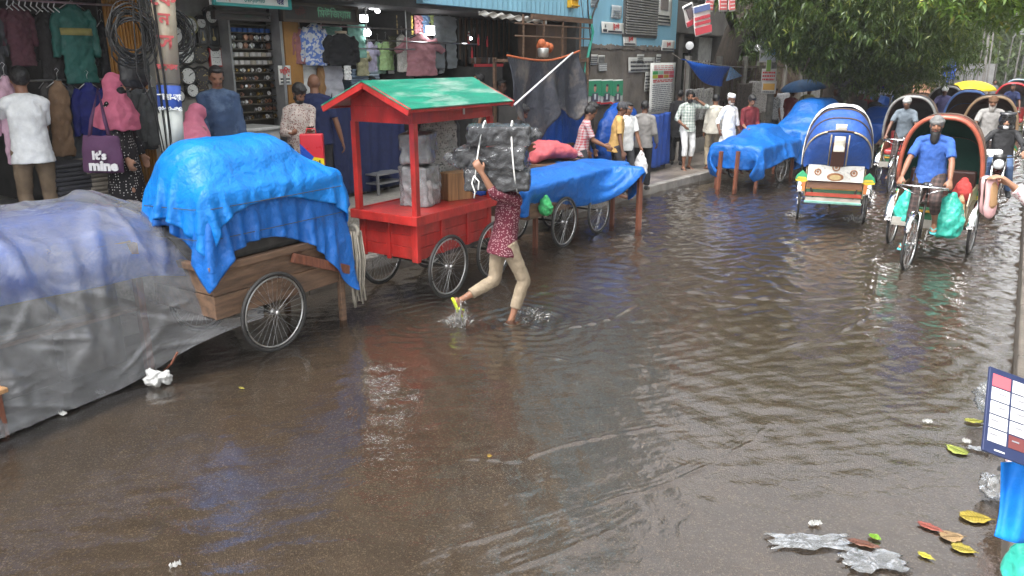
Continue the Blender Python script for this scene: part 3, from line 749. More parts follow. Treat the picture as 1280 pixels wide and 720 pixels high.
# ------------------------------------------------------------------ people
def skin(n, c): return mat('skin_'+n, c, rough=.5, var=.12, bump=.06, bs=60, spec=.4)
SK1 = skin('brown', (.22,.105,.062)); SK2 = skin('dark', (.13,.062,.04)); SK3 = skin('light_brown', (.33,.175,.11))
HAIR = mat('black_hair', (.012,.011,.011), rough=.5, var=.4, bump=.5, bs=60); HAIRG = mat('grey_hair', (.3,.28,.26), rough=.7, bump=.5, bs=60)
EYE = flat('eye_dark', (.02,.012,.01), .2); LIP = flat('lip_brown', (.22,.07,.055), .5)
WHITEC = cloth('white_cotton', (.7,.7,.68)); GREYC = cloth('grey_cotton', (.3,.3,.29))
BLKC = cloth('black_cotton', (.02,.02,.022)); DENIM = cloth('blue_denim', (.06,.1,.19)); KHAKI = cloth('khaki_cotton', (.3,.25,.175)); BEIGE = cloth('beige_cotton', (.38,.31,.22))
NAVY = cloth('navy_cotton', (.022,.03,.085)); MAROON = cloth('maroon_cotton', (.13,.02,.025)); DGREY = cloth('charcoal_cotton', (.06,.06,.065))
def ik(a, b, l1, l2, pole):
    d = b-a; L_ = d.length
    if L_ > l1+l2-.002: b = a + d*((l1+l2-.002)/L_); d = b-a; L_ = d.length
    x = (l1*l1-l2*l2+L_*L_)/(2*L_); h_ = math.sqrt(max(0, l1*l1-x*x)); u = d/L_
    p = pole-u*pole.dot(u); p = p.normalized() if p.length > 1e-4 else u.orthogonal()
    return a+u*x+p*h_, b
def add_hand(mb, w, d, n, curl, thumb):
    d = d.normalized(); n = (n-d*n.dot(d)).normalized(); s_ = d.cross(n)
    mb.loft([w-d*.02, w+d*.02, w+d*.06, w+d*.095], [(.024,.02),(.035,.017),(.042,.016),(.04,.013)], 10, s_)
    for i in range(4):
        p = w+d*.088+s_*(-.031+.0207*i); seg = [.07,.078,.073,.056][i]/3; pts = [p-d*.015, p]; a = 0
        for k in range(3):
            a += curl*(.6, 1, .8)[k]; p = p+(d*math.cos(a)+n*math.sin(a))*seg*1.15; pts.append(p)
        mb.loft(pts, [.0105,.0105,.0098,.009,.0075], 8, s_)
    b = w+d*.025-s_*thumb*.026; t1 = b+(d*.55-s_*thumb*.6+n*.25).normalized()*.042; t2 = t1+(d*.8-s_*thumb*.1+n*.5).normalized()*.034
    mb.loft([b, t1, t2], [.016,.0125,.009], 8, n)
def person(loc, face, label, h=1.7, lean=0, side=0, twist=0, hip=(0,0,.94), hands=(None,None), feet=(None,None), elb=(V((-.25,-.7,-.8)),V((.25,-.7,-.8))),
           head=(0,0), skin=SK1, hair='short', hairm=None, beard=None, shirt=WHITEC, sleeve='short', hem=.12, pants=KHAKI, leg='long', shoe=None, bare=False,
           vox=.0125, bulk=1.0, group=None, curl=(.5,.5), palm=(None,None), footd=(None,None), cat='person', extra=None, collar=True):
    k = h/1.7; fd = V((face[0], face[1], 0)).normalized(); rz = math.atan2(-fd.x, fd.y)
    root = empty('person', loc, rz, label, cat, group)
    SC = Matrix.Scale(k, 4)
    def nb(): b_ = MB(); b_.M = SC; return b_
    T = Matrix.Rotation(-lean, 3, 'X') @ Matrix.Rotation(side, 3, 'Y')
    sp = T @ V((0,0,1)); fw = T @ V((0,1,0)); rt = T @ V((1,0,0))
    rt2 = Matrix.Rotation(twist, 3, sp) @ rt; fw2 = Matrix.Rotation(twist, 3, sp) @ fw
    P = V(hip); nb_ = P+sp*.52+fw2*.012
    sh = [P+sp*.43+rt2*(q*.158*bulk) for q in (-1,1)]; hp = [P+rt*(q*.088)-sp*.02 for q in (-1,1)]
    hd = []; el = []; 
    for i, q in enumerate((-1,1)):
        t = hands[i]
        if t is None: t = sh[i]+V((q*.05,.07,-.52))
        e, w_ = ik(sh[i], V(t), .285, .25, V(elb[i])); el.append(e); hd.append(w_)
    kn = []; an = []; fdir = []
    for i, q in enumerate((-1,1)):
        t = feet[i] if feet[i] is not None else (q*.1, 0, .085)
        kk, a = ik(hp[i], V(t), .43, .43, V((q*.12,1,.1))); kn.append(kk); an.append(a)
        f_ = V(footd[i]) if footd[i] is not None else V((q*.15,1,-.12)); fdir.append(f_.normalized())
    # body
    B = nb(); W = bulk
    B.loft([P-sp*.1, P, P+sp*.1, P+sp*.2, P+sp*.32, P+sp*.42, P+sp*.475, P+sp*.52], [(.11*W,.085),(.15*W,.102*W),(.136*W,.092*W),(.132*W,.088*W),(.14*W,.093),(.12*W,.08),(.075,.06),(.054,.056)], 16, rt2)
    hc = nb_+sp*.125+fw2*.018; HM = (Matrix.Rotation(head[0], 3, 'Z') @ T @ Matrix.Rotation(-head[1], 3, 'X')) if True else T
    def hp_(x, y, z): return hc + HM @ V((x, y, z))
    B.loft([P+sp*.49, nb_+sp*.05, hp_(0,-.01,-.04)], [.056,.052,.055], 12, rt2)
    hr = Matrix(HM)
    B.ball(hp_(0,-.012,.022), (.073,.092,.09), 16, 11, hr); B.ball(hp_(0,.02,-.038), (.056,.068,.078), 14, 9, hr)
    B.ball(hp_(0,.058,-.095), (.028,.024,.02), 8, 6, hr); B.loft([hp_(0,.078,.012), hp_(0,.098,-.018), hp_(0,.1,-.036), hp_(0,.08,-.044)], [(.009,.01),(.012,.013),(.018,.012),(.012,.008)], 8, HM @ V((1,0,0)))
    for q in (-1,1):
        B.ball(hp_(q*.073,-.012,-.01), (.011,.02,.032), 8, 6, hr); B.ball(hp_(q*.034,.068,-.03), (.02,.014,.018), 8, 6, hr); B.ball(hp_(q*.03,.076,.026), (.022,.01,.008), 8, 5, hr)
    for i, q in enumerate((-1,1)):
        B.loft([P+sp*.5+rt2*(q*.03), P+sp*.475+rt2*(q*.09*W), sh[i]+sp*.012], [.03,.028,.03], 10, fw)
        B.ball(sh[i]-sp*.006, (.05,.048,.05), 12, 8)
        ad = (el[i]-sh[i])
        B.loft([sh[i], sh[i]+ad*.35, sh[i]+ad*.75, el[i]], [.046,.045,.04,.035], 12, rt); B.ball(el[i], .037)
        d = hd[i]-el[i]; B.loft([el[i], el[i]+d*.3, el[i]+d*.8, hd[i]], [.037,.038,.029,.024], 12, rt)
        n_ = V(palm[i]) if palm[i] is not None else V((-q,.15,0)); add_hand(B, hd[i], d, n_, curl[i], 1 if (d.normalized().cross(n_)).dot(V((0,1,0))) < 0 else -1)
        td = kn[i]-hp[i]; sd_ = an[i]-kn[i]
        if leg in ('short','3q') or bare or leg == 'roll':
            B.loft([hp[i], hp[i]+td*.4, kn[i]], [.082,.072,.054], 12, rt); B.ball(kn[i], .054)
            B.loft([kn[i], kn[i]+sd_*.28, kn[i]+sd_*.55, kn[i]+sd_*.85, an[i]], [.052,.056,.047,.034,.033], 12, rt)
        else:
            B.loft([hp[i], kn[i], kn[i]+sd_*.4, an[i]], [.076,.05,.046,.032], 10, rt)
        f_ = fdir[i]; up = (V((0,0,1))-f_*f_.z).normalized(); a = an[i]
        B.loft([a-f_*.055-up*.05, a-f_*.02-up*.045, a+f_*.07-up*.055, a+f_*.14-up*.066, a+f_*.185-up*.07], [(.026,.025),(.034,.04),(.038,.03),(.043,.018),(.03,.011)], 12, rt)
        B.ball(a, .036)
    body = blob('body', B, skin, root, vox, 2)
    root_parts = dict(root=root, hc=hc*k, nb=nb_*k, hands=[x*k for x in hd], sh=[x*k for x in sh], HM=HM, P=P*k, k=k, an=[x*k for x in an])
    det = vox < .0145
    hm = hairm or HAIR
    if det:
        for q in (-1,1):
            e_ = nb(); e_.ball(hp_(q*.03,.078,.008), (.012,.008,.006), 8, 5, hr); e_.build('eye', EYE, root, smooth=True)
        e_ = nb(); e_.ball(hp_(0,.083,-.066), (.021,.008,.007), 8, 5, hr); e_.build('lips', LIP, root, smooth=True)
    Hb = nb()
    if hair in ('short','thick'):
        g = .008 if hair == 'thick' else 0
        Hb.ball(hp_(0,-.026,.032+g*.5), (.078+g,.094+g,.088+g), 16, 11, hr); Hb.ball(hp_(0,.03,.086), (.058+g,.05,.028+g), 12, 7, hr)
        for q in (-1,1): Hb.ball(hp_(q*.066,-.004,.012), (.012,.024,.042), 8, 6, hr)
        for q in (-1,1): Hb.ball(hp_(q*.031,.083,.028), (.02,.006,.005), 8, 5, hr)
        blob('hair', Hb, hm, root, min(vox, .011), 1, disp=.014, ds=.02)
    elif hair == 'bald':
        for q in (-1,1): Hb.ball(hp_(q*.031,.083,.028), (.02,.006,.005), 8, 5, hr)
        Hb.build('eyebrows', hm, root, smooth=True)
    elif hair == 'cap':                       # white prayer cap
        Hb.ball(hp_(0,-.024,.02), (.076,.09,.07), 14, 9, hr); blob('hair', Hb, hm, root, .011, 1)
        c_ = nb(); c_.loft([hp_(0,-.02,.05), hp_(0,-.02,.09), hp_(0,-.02,.118), hp_(0,-.02,.126)], [(.08,.097),(.079,.095),(.068,.082),(.03,.04)], 18, HM @ V((1,0,0))); c_.build('cap', WHITEC, root, smooth=True, bevel=.004)
    elif hair == 'wrap':                      # cloth tied over the head
        Hb.ball(hp_(0,-.02,.034), (.084,.103,.092), 16, 11, hr); Hb.loft([hp_(0,-.02,.035), hp_(0,-.015,.065)], [(.09,.112),(.088,.11)], 18, HM @ V((1,0,0))); Hb.ball(hp_(-.03,-.11,.0), (.04,.03,.06), 10, 7, hr)
        blob('head_wrap', Hb, hairm, root, min(vox,.011), 2, disp=.012, ds=.03)
    elif hair == 'baseball':
        Hb.ball(hp_(0,-.024,.0), (.076,.088,.07), 14, 9, hr); blob('hair', Hb, HAIR, root, .011, 1)
        c_ = nb(); c_.ball(hp_(0,-.015,.042), (.083,.1,.083), 16, 11, hr); c_.loft([hp_(0,.06,.05), hp_(0,.12,.045), hp_(0,.165,.032)], [(.075,.012),(.072,.008),(.045,.006)], 14, HM @ V((1,0,0))); blob('cap', c_, hairm, root, .01, 1)
    elif hair == 'hijab':
        Hb.ball(hp_(0,-.022,.03), (.098,.112,.105), 16, 11, hr)
        Hb.loft([hp_(0,-.035,.06), hp_(0,-.04,-.03), nb_+sp*.0, P+sp*.43, P+sp*.36, P+sp*.22-fw*.02], [(.088,.09),(.1,.095),(.13,.12),(.23,.17),(.27,.21),(.28,.22)], 18, rt)
        Hb.ball(hp_(0,.02,-.09), (.075,.075,.06), 12, 8, hr)
        blob('headscarf', Hb, hairm, root, vox, 2, disp=.04, ds=.08)
    if hair == 'hijab':
        m_ = nb(); m_.ball(hp_(0,.035,-.045), (.066,.068,.058), 14, 9, hr); m_.build('face_veil', BLKC, root, smooth=True)
    if beard:
        b_ = nb(); L_ = beard[1]
        b_.ball(hp_(0,.045,-.088-L_*.4), (.058,.05,.04+L_*.5), 12, 8, hr)
        for q in (-1,1): b_.ball(hp_(q*.056,.015,-.05), (.014,.032,.045), 8, 6, hr)
        for q in (-1,1): b_.ball(hp_(q*.018,.09,-.052), (.02,.009,.006), 8, 5, hr)
        blob('beard', b_, beard[0], root, min(vox,.01), 1, disp=.012, ds=.02)
    # clothes
    if pants is not None and leg not in ('gown',):
        t_ = nb()
        t_.loft([P+sp*.1, P+sp*.02, P-sp*.08, P-sp*.13], [(.145*W,.102*W),(.158*W,.116*W),(.15*W,.113*W),(.1,.09)], 16, rt)
        if leg == 'lungi':
            c0, c1 = (kn[0]+kn[1])/2, (an[0]+an[1])/2
            t_.loft([P, P-V((0,0,.12)), c0, c0+(c1-c0)*.75], [(.17,.125),(.18,.13),(.19,.125),(.17,.1)], 16, rt)
        else:
            for i, q in enumerate((-1,1)):
                td = kn[i]-hp[i]; sd_ = an[i]-kn[i]
                t_.loft([hp[i]+sp*.02, hp[i]+td*.3, hp[i]+td*.65, kn[i]], [.097*W,.089*W,.076,.068], 14, rt)
                e = {'long':.97,'3q':.5,'roll':.72,'short':.0}[leg]
                if e > 0: t_.ball(kn[i], .068); t_.loft([kn[i], kn[i]+sd_*e*.45, kn[i]+sd_*e], [.068,.066,.062 if leg != 'roll' else .058], 14, rt)
                else: t_.loft([kn[i]-td*.05, kn[i]+sd_*.08], [.075,.076], 14, rt)
        blob('trousers', t_, pants, root, vox, 2, disp=.018, ds=.07)
    if shirt is not None:
        s_ = nb()
        lo = [P-sp*hem, P-sp*hem*.4, P+sp*.1, P+sp*.2, P+sp*.32, P+sp*.41, P+sp*.47, P+sp*.495]
        rr = [(.194*W,.152*W),(.183*W,.142*W),(.163*W,.12*W),(.158*W,.115*W),(.165*W,.118),(.148*W,.103),(.095,.078),(.066,.066)]
        if hem > .3:
            lo = [V((0,0,0))+P-V((0,0,hem)), P-V((0,0,hem*.5))]+lo[1:]; rr = [(.22*W,.17),(.2*W,.155)]+rr[1:]
        if leg == 'gown':
            lo = [V((P.x,P.y,.06)), V((P.x,P.y,.5))]+lo[1:]; rr = [(.27,.22),(.22,.175)]+rr[1:]
        s_.loft(lo, rr, 18, rt2)
        if collar: s_.loft([P+sp*.47, P+sp*.525], [(.07,.07),(.064,.066)], 14, rt2)
        for i in (0,1):
            s_.loft([P+sp*.475+rt2*((2*i-1)*.03), P+sp*.462+rt2*((2*i-1)*.09*W), sh[i]+sp*.012], [(.075,.052),(.07,.052),(.06,.05)], 12, fw)
            s_.ball(sh[i]-sp*.006, (.06,.058,.058), 12, 8); ad = el[i]-sh[i]; d = hd[i]-el[i]
            if sleeve == 'short': s_.loft([sh[i], sh[i]+ad*.3, sh[i]+ad*.78], [.058,.057,.06], 14, rt)
            else:
                s_.loft([sh[i], sh[i]+ad*.4, el[i]], [.057,.054,.05], 14, rt); s_.ball(el[i], .05)
                e = 1.0 if sleeve == 'long' else .35
                s_.loft([el[i], el[i]+d*e*.5, el[i]+d*e*.97], [.05,.047,.041], 14, rt)
        blob('shirt' if leg != 'gown' else 'gown', s_, shirt, root, vox, 2, disp=.02, ds=.07)
    if shoe is not None:
        for i, q in enumerate((-1,1)):
            f_ = fdir[i]; up = (V((0,0,1))-f_*f_.z).normalized(); a = an[i]; z_ = nb()
            if shoe[0] == 'sandal':
                z_.loft([a-f_*.075-up*.083, a-f_*.03-up*.084, a+f_*.07-up*.084, a+f_*.15-up*.088, a+f_*.205-up*.09], [(.022,.009),(.036,.01),(.034,.01),(.046,.01),(.03,.008)], 12, rt)
                s2 = f_.cross(up)
                for e in (-1,1): z_.loft([a+f_*.16-up*.06, a+f_*.1+s2*e*.03-up*.045, a+f_*.05+s2*e*.042-up*.078], .009, 6, up)
                z_.build('sandal', shoe[1], root, smooth=True)
            else:
                z_.loft([a-f_*.075-up*.04, a-f_*.02-up*.035, a+f_*.07-up*.045, a+f_*.15-up*.06, a+f_*.2-up*.065], [(.035,.045),(.042,.052),(.046,.042),(.048,.03),(.03,.018)], 12, rt)
                blob('shoe', z_, shoe[1], root, .012, 1)
    return root_parts
SAND = ('sandal', flat('brown_sandal', (.1,.05,.03))); SANDB = ('sandal', flat('black_sandal', (.03,.03,.03))); SHOEB = ('shoe', flat('black_shoe', (.02,.02,.02), .4)); SHOEW = ('shoe', flat('white_shoe', (.7,.7,.7), .5))
TZ = .65
def at(px, X, z): p = XP(px, 170, X); return (X, p.y, z)
# --- on the terrace and pavement
r_ = person(at(37,-8.05,.78), (-.9,.25), 'man in a white T-shirt and brown trousers reaching up to a pink garment', h=1.72, hands=((-.1,.4,1.4),(.1,.34,1.2)), skin=SK1, hair='thick',
       shirt=cloth('white_tee', (.72,.73,.72)), pants=cloth('brown_chino', (.2,.145,.095)), head=(.1,-.05), shoe=SAND, curl=(.15,.15), palm=((.3,1,0),(-.3,1,0)), hem=.13)
gown = cloth('spotted_gown', (.02,.018,.02), pat='dots', col2=(.55,.53,.5), ps=36, var=.1); PINK = cloth('pink_scarf', (.5,.13,.2), vs=5)
hj = person(at(150,-7.75,.78), (.85,.5), 'woman in a pink headscarf and white spotted black gown carrying a purple tote bag', h=1.64, hands=((-.22,.12,.78),(.2,.16,.82)), skin=SK3, hair='hijab', hairm=PINK, shirt=gown, sleeve='long', leg='gown', pants=None, shoe=SANDB, collar=False)
person(at(228,-7.42,TZ), (-.2,.95), 'person in a pink headscarf seen from behind beyond the big blue cart', h=1.5, lean=.42, hands=((-.2,.35,.9),(.2,.35,.9)), skin=SK3, hair='hijab', hairm=cloth('dusty_pink_scarf', (.46,.14,.2), vs=5), shirt=cloth('mauve_print', (.25,.12,.13), pat='print', col2=(.4,.28,.27), ps=45), sleeve='long', leg='gown', pants=None, head=(-.5,.3), collar=False)
DSH = cloth('faded_denim_shirt', (.035,.06,.115), dirt=(.2,.28,.4), vs=5, dirt_amt=.75)
person(at(278,-7.5,.78), (.82,-.55), 'man in a faded dark denim shirt standing before the clock stall', h=1.72, hands=((-.22,.16,.86),(.16,.3,.95)), skin=SK1, hair='short', shirt=DSH, sleeve='long', pants=DGREY, head=(.1,.35), shoe=SAND, bulk=1.08)
PRS = cloth('cream_print_shirt', (.5,.43,.38), pat='print', col2=(.22,.1,.09), ps=48)
p1_ = person(at(375,-7.5,TZ-.0), (.9,-.4), 'young man in a cream printed shirt looking down at his phone', h=1.64, lean=.12, hands=((-.02,.33,1.12),(.2,.28,1.1)), skin=SK1, hair='thick', shirt=PRS, sleeve='long', pants=DGREY, head=(.25,.5), shoe=SAND, beard=(HAIR,.0), palm=((0,.2,1),(0,.2,1)), curl=(.7,.8))
person(at(397,-7.75,TZ), (-.75,.62), 'bald man in a navy T-shirt seen from behind beside the hanging shirts', h=1.74, hands=((-.3,.0,.82),(.32,-.02,.8)), skin=SK1, hair='bald', shirt=NAVY, pants=DGREY, shoe=SAND, bulk=1.1)
person((-8.85,9.35,TZ), (.95,-.2), 'man in a black cap, dark jacket and jeans behind the red kiosk', h=1.74, hands=((-.2,.2,1.0),(.2,.2,1.0)), skin=SK2, hair='baseball', hairm=BLKC, shirt=cloth('black_jacket', (.03,.03,.034)), sleeve='long', pants=DENIM, shoe=SHOEW, head=(.2,.2), feet=((-.12,.0,.085),(.1,.22,.085)))
person((-9.3,10.0,TZ), (.9,-.35), 'man in a wide black hat and dark mask beneath the pink T-shirt', h=1.72, skin=SK1, hair='baseball', hairm=BLKC, shirt=cloth('black_jacket', (.03,.03,.034)), sleeve='long', pants=DGREY, head=(0,.15), beard=(BLKC,.0))
person((-7.75,XP(600,98,-7.75).y,TZ), (-.6,-.6), 'man in a dark patterned shirt in profile at the belt stall', h=1.7, skin=SK3, hair='short', shirt=cloth('dark_print', (.07,.06,.05), pat='print', col2=(.16,.14,.12), ps=40), pants=DGREY, head=(-.3,0), beard=(HAIR,0))
person((-7.75,XP(626,104,-7.75).y,TZ-.1), (.8,-.3), 'dark haired man in a black shirt standing right of the belts', h=1.68, skin=SK2, hair='short', shirt=BLKC, pants=DGREY, head=(.3,.1))
person((-6.9,10.75,.15), (.7,.5), 'dark haired man looking down behind the porter\'s bundle', h=1.72, lean=.12, skin=SK2, hair='thick', shirt=DGREY, pants=DGREY, head=(-.1,.5))
# --- group on the pavement in front of the cement wall
def pv(px, py, z=.15): g = G(px, py, z); return (g.x, g.y, z)
CHK = cloth('red_white_check', (.5,.42,.42), pat='check', col2=(.36,.03,.05), ps=22)
person((-6.35,12.0,.15), (.75,.5), 'man in a red and white checked shirt leaning towards the pink cloth bundle', h=1.66, lean=.18, hands=((-.12,.42,1.0),(.15,.42,1.0)), skin=SK1, hair='thick', shirt=CHK, pants=DGREY, head=(0,.25))
person((-6.6,12.55,.15), (.9,.2), 'dark haired man in a black shirt looking down beside the checked shirt', h=1.7, lean=.2, skin=SK1, hair='thick', shirt=cloth('black_jacket', (.03,.03,.034)), sleeve='long', pants=BLKC, head=(0,.4))
person((-6.05,12.75,.15), (.85,.45), 'man in a mustard shirt and dark cap walking past the notices', h=1.7, lean=.1, hands=((-.25,.1,.8),(.27,.12,.82)), skin=SK2, hair='baseball', hairm=DGREY, shirt=cloth('mustard_cotton', (.48,.3,.11)), pants=cloth('slate_trousers', (.045,.045,.055)), head=(-.1,.3), shoe=SAND, feet=((-.1,-.1,.085),(.1,.15,.085)))
wb = person((-6.1,13.25,.15), (.75,-.5), 'man in a white shirt with short dark hair carrying white carrier bags', h=1.68, lean=.08, hands=((-.25,.2,.78),(.25,.2,.78)), skin=SK1, hair='short', shirt=cloth('white_tee', (.72,.73,.72)), pants=DGREY, head=(.3,.25), shoe=SAND)
person((-5.95,13.75,.15), (-.35,.9), 'man in a grey shirt and black trousers seen from behind by the blue cloth', h=1.68, skin=SK2, hair='short', shirt=cloth('mid_grey_cotton', (.2,.19,.18)), sleeve='long', pants=BLKC, shoe=SHOEB, hands=((-.25,.12,.85),(.25,.15,.9)))
PLD = cloth('pale_plaid_shirt', (.55,.57,.53), pat='check', col2=(.2,.27,.23), ps=16)
ph = person(pv(856,211), (.72,-.68), 'bearded man in a pale plaid shirt and white cropped trousers, phone to his ear', h=1.74, hands=((-.15,.14,1.5),(.2,.2,.98)), elb=(V((-.8,-.2,-1)),V((.8,-1,-.2))), skin=SK1, hair='thick', beard=(HAIR,.02), shirt=PLD, sleeve='half', pants=WHITEC, leg='3q', head=(-.25,.1), shoe=SANDB, feet=((-.12,-.05,.085),(.1,.12,.085)), curl=(.9,.4), palm=((.9,.3,0),None))
person((-6.75,17.6,.15), (-.3,.9), 'man in a black coat with his back turned beside the plaid shirt', h=1.74, skin=SK2, hair='short', shirt=BLKC, sleeve='long', hem=.3, pants=BLKC, shoe=SHOEB)
person((-5.8,17.35,.15), (-.5,.8), 'person in a cream shirt half hidden behind the white robed man', h=1.66, skin=SK1, hair='thick', shirt=cloth('cream_cotton', (.5,.47,.4)), sleeve='long', pants=KHAKI, head=(-.2,.3))
person((-5.35,16.95,.15), (.9,-.5), 'elderly man in a white cap and long white robe behind the blue tarpaulin', h=1.7, skin=SK2, hair='cap', hairm=HAIRG, beard=(HAIRG,.0), shirt=cloth('white_tee', (.72,.73,.72)), sleeve='half', hem=.48, pants=WHITEC, head=(.1,.25), hands=((-.25,.12,.85),(.35,.1,.95)))
person((-5.0,17.2,.15), (.8,-.75), 'man in a dark red shirt looking down over the blue tarpaulin', h=1.68, lean=.1, skin=SK1, hair='thick', shirt=MAROON, sleeve='half', pants=DGREY, head=(-.15,.4), hands=((-.15,.3,1.0),(.2,.32,.98)))
person((-5.2,23.6,.15), (.6,-.8), 'man in a pale yellow shirt near the blue umbrella', h=1.7, vox=.016, skin=SK1, hair='short', shirt=cloth('pale_yellow', (.55,.5,.28)), pants=DGREY, head=(0,.1))
um = person((-5.5,22.9,.15), (.2,.9), 'person in a dark red shirt under the open blue umbrella', h=1.62, vox=.016, skin=SK2, hair='short', shirt=MAROON, pants=DGREY, hands=((-.2,.2,.9),(.16,.2,1.3)))
person((-5.9,22.6,.15), (.6,-.6), 'person in a white and grey shirt left of the blue umbrella', h=1.64, vox=.016, skin=SK1, hair='short', shirt=cloth('pale_print', (.5,.5,.5), pat='print', col2=(.1,.1,.12), ps=30), pants=DGREY)
for (px, Y, c, lb, hr) in ((1078,24,(.1,.1,.1),'man in a dark grey shirt and white cap beyond the blue hooded rickshaw','cap'),(1088,25.5,(.2,.03,.03),'person in a red shirt between the dark coats beyond the rickshaw','short'),(1097,24.5,(.03,.03,.03),'person in a black coat behind the far blue tarpaulin','cap'),
        (1112,26.5,(.05,.03,.03),'person in a dark brown coat beside the warning sign post','short'),(1123,28,(.4,.4,.42),'person in a pale shirt right of the warning sign','short'),(1046,23.5,(.1,.09,.08),'person in a brown shirt just above the blue rickshaw hood','short'),(1158,31,(.5,.5,.5),'person in a white cap and shirt above the white hood','cap'),(1172,33,(.12,.12,.25),'person in a dull blue shirt far up the road','short'),
        (1190,36,(.4,.1,.1),'person in a rust shirt left of the yellow umbrella','short'),(1243,42,(.15,.15,.16),'person in a grey shirt far up the road by the thin poles','short'),(1140,34,(.08,.08,.1),'person in a navy shirt far away under the mango leaves','short')):
    d_ = ray(px, 105); t_ = Y/d_.y
    person((d_.x*t_, Y, .15 if d_.x*t_ < -4.4 else 0), (rnd.uniform(-.5,.8), -1), lb, h=rnd.uniform(1.62,1.74), vox=.02, skin=rnd.choice((SK1,SK2)), hair=hr, hairm=HAIR if hr == 'short' else HAIRG, shirt=cloth('crowd_%d' % px, c), sleeve=rnd.choice(('short','long')), pants=DGREY, hem=.2)

# ------------------------------------------------------------------ things held
mb = MB(); mb.box((0,0,0), (.075,.15,.009), (R(20),0,0)); o = tag(mb.build('phone', flat('phone_black', (.015,.015,.02), .15), bevel=.004), 'black phone held flat by the man in the cream printed shirt', 'phone')
q_ = p1_['root'].matrix_basis @ (p1_['hands'][0] + V((.03,.1,.045))); o.location = q_; o.rotation_euler = (0,0,p1_['root'].rotation_euler.z)
mb = MB(); mb.box((0,0,0), (.009,.07,.15), (R(15),0,0)); o = tag(mb.build('phone', flat('phone_black', (.015,.015,.02), .15), bevel=.004), 'phone pressed to the ear of the bearded man in plaid', 'phone')
o.location = ph['root'].matrix_basis @ (ph['hc'] + V((-.098,.02,-.01))); o.rotation_euler = (0,0,ph['root'].rotation_euler.z)
# tote bag
PURP = cloth('purple_canvas', (.1,.045,.095), var=.1)
o = empty('tote_bag', (0,0,0), 0, 'purple canvas tote bag printed with white lettering hung on the woman\'s shoulder', 'bag')
fwd = V((.545,-.839,0)); o.location = V(hj['root'].location) + V((.16,-.3,.9)); o.rotation_euler = (R(90), R(3), YAW+R(14))
mb = MB(); mb.loft([(0,-.2,0),(0,-.19,0),(0,0,0),(0,.17,0)], [(.14,.03),(.19,.06),(.185,.06),(.165,.03)], 16, (1,0,0)); mb2 = mb
b_ = blob('bag_body', mb, PURP, o, .012, 2, disp=.02, ds=.1)
mb = MB()
for s_ in (-1, 1): mb.loft([(-.1,.15,s_*.02), (-.07,.32,s_*.02), (.0,.62,-.06+s_*.02), (.05,.32,s_*.02), (.08,.15,s_*.02)], (.014,.004), 8, (1,0,0))
mb.build('strap', PURP, o, smooth=True)
wl = flat('white_print', (.7,.68,.68)); lettering("It's", .11, wl, o, (-.01,-.02,.085), bold=.005, depth=.01); lettering('mine', .13, wl, o, (.02,-.12,.085), bold=.007, depth=.012)
# shopping bag red blue yellow
o = empty('shopping_bag', p1_['root'].matrix_basis @ (p1_['hands'][1] + V((.03,.1,-.18))) + _Rt*.24, 0, 'glossy red, blue and yellow shopping bag hanging beside the man with the phone', 'shopping bag', rot=(R(90), 0, YAW+R(5)))
rb = flat('bag_red', (.6,.03,.04), .3)
mb = MB(); mb.box((0,0,0), (.27,.38,.1)); mb.build('bag_body', rb, o, bevel=.012)
mb = MB(); mb.add([(-.136,-.19,.053),(-.136,.08,.053),(.02,-.08,.053),(-.06,-.19,.053)], [(3,2,1,0)][::1]); mb.add([(-.136,-.19,.052)]*0, []); mb.build('blue_panel', flat('bag_blue', (.02,.08,.45), .3), o)
mb = MB(); mb.add([(-.06,-.19,.054),(.02,-.08,.054),(.136,-.1,.054),(.136,-.19,.054)], [(0,3,2,1)]); mb.build('yellow_panel', flat('bag_yellow', (.75,.6,.02), .3), o)
mb = MB()
for i in range(4): mb.box((.0+i*.028,-.14+.008*(i%2),.054), (.018,.03-.008*(i%3),.003))
mb.build('print_marks', flat('phone_black',(.015,.015,.02)), o)
mb = MB(); mb.tube([(-.06,.19,.03), (-.05,.25,.02), (.05,.25,.02), (.06,.19,.03)], .006); mb.build('handle', rb, o, smooth=True)
for i, q in enumerate((-1,1)):
    mb = MB(); mb.loft([(0,0,-.42),(0,0,-.4),(0,0,-.22),(0,0,-.05),(0,0,.02)], [(.1,.05),(.15,.09),(.13,.08),(.05,.03),(.02,.015)], 14)
    o = blob('carrier_bag', mb, mat('white_polythene', (.66,.66,.66), rough=.3, var=.1, bump=.5, bs=14), None, .012, 1, disp=.05, ds=.07)
    o.location = wb['root'].matrix_basis @ (wb['hands'][i] + V((0,.03,-.06))); tag(o, ['white polythene carrier bag in the right hand of the white shirted man', 'white polythene carrier bag in the left hand of the white shirted man'][1-i] if False else ('white carrier bag hanging nearer the mustard shirt' if i else 'white carrier bag hanging nearer the grey shirt'), 'carrier bag', 'white carrier bags')
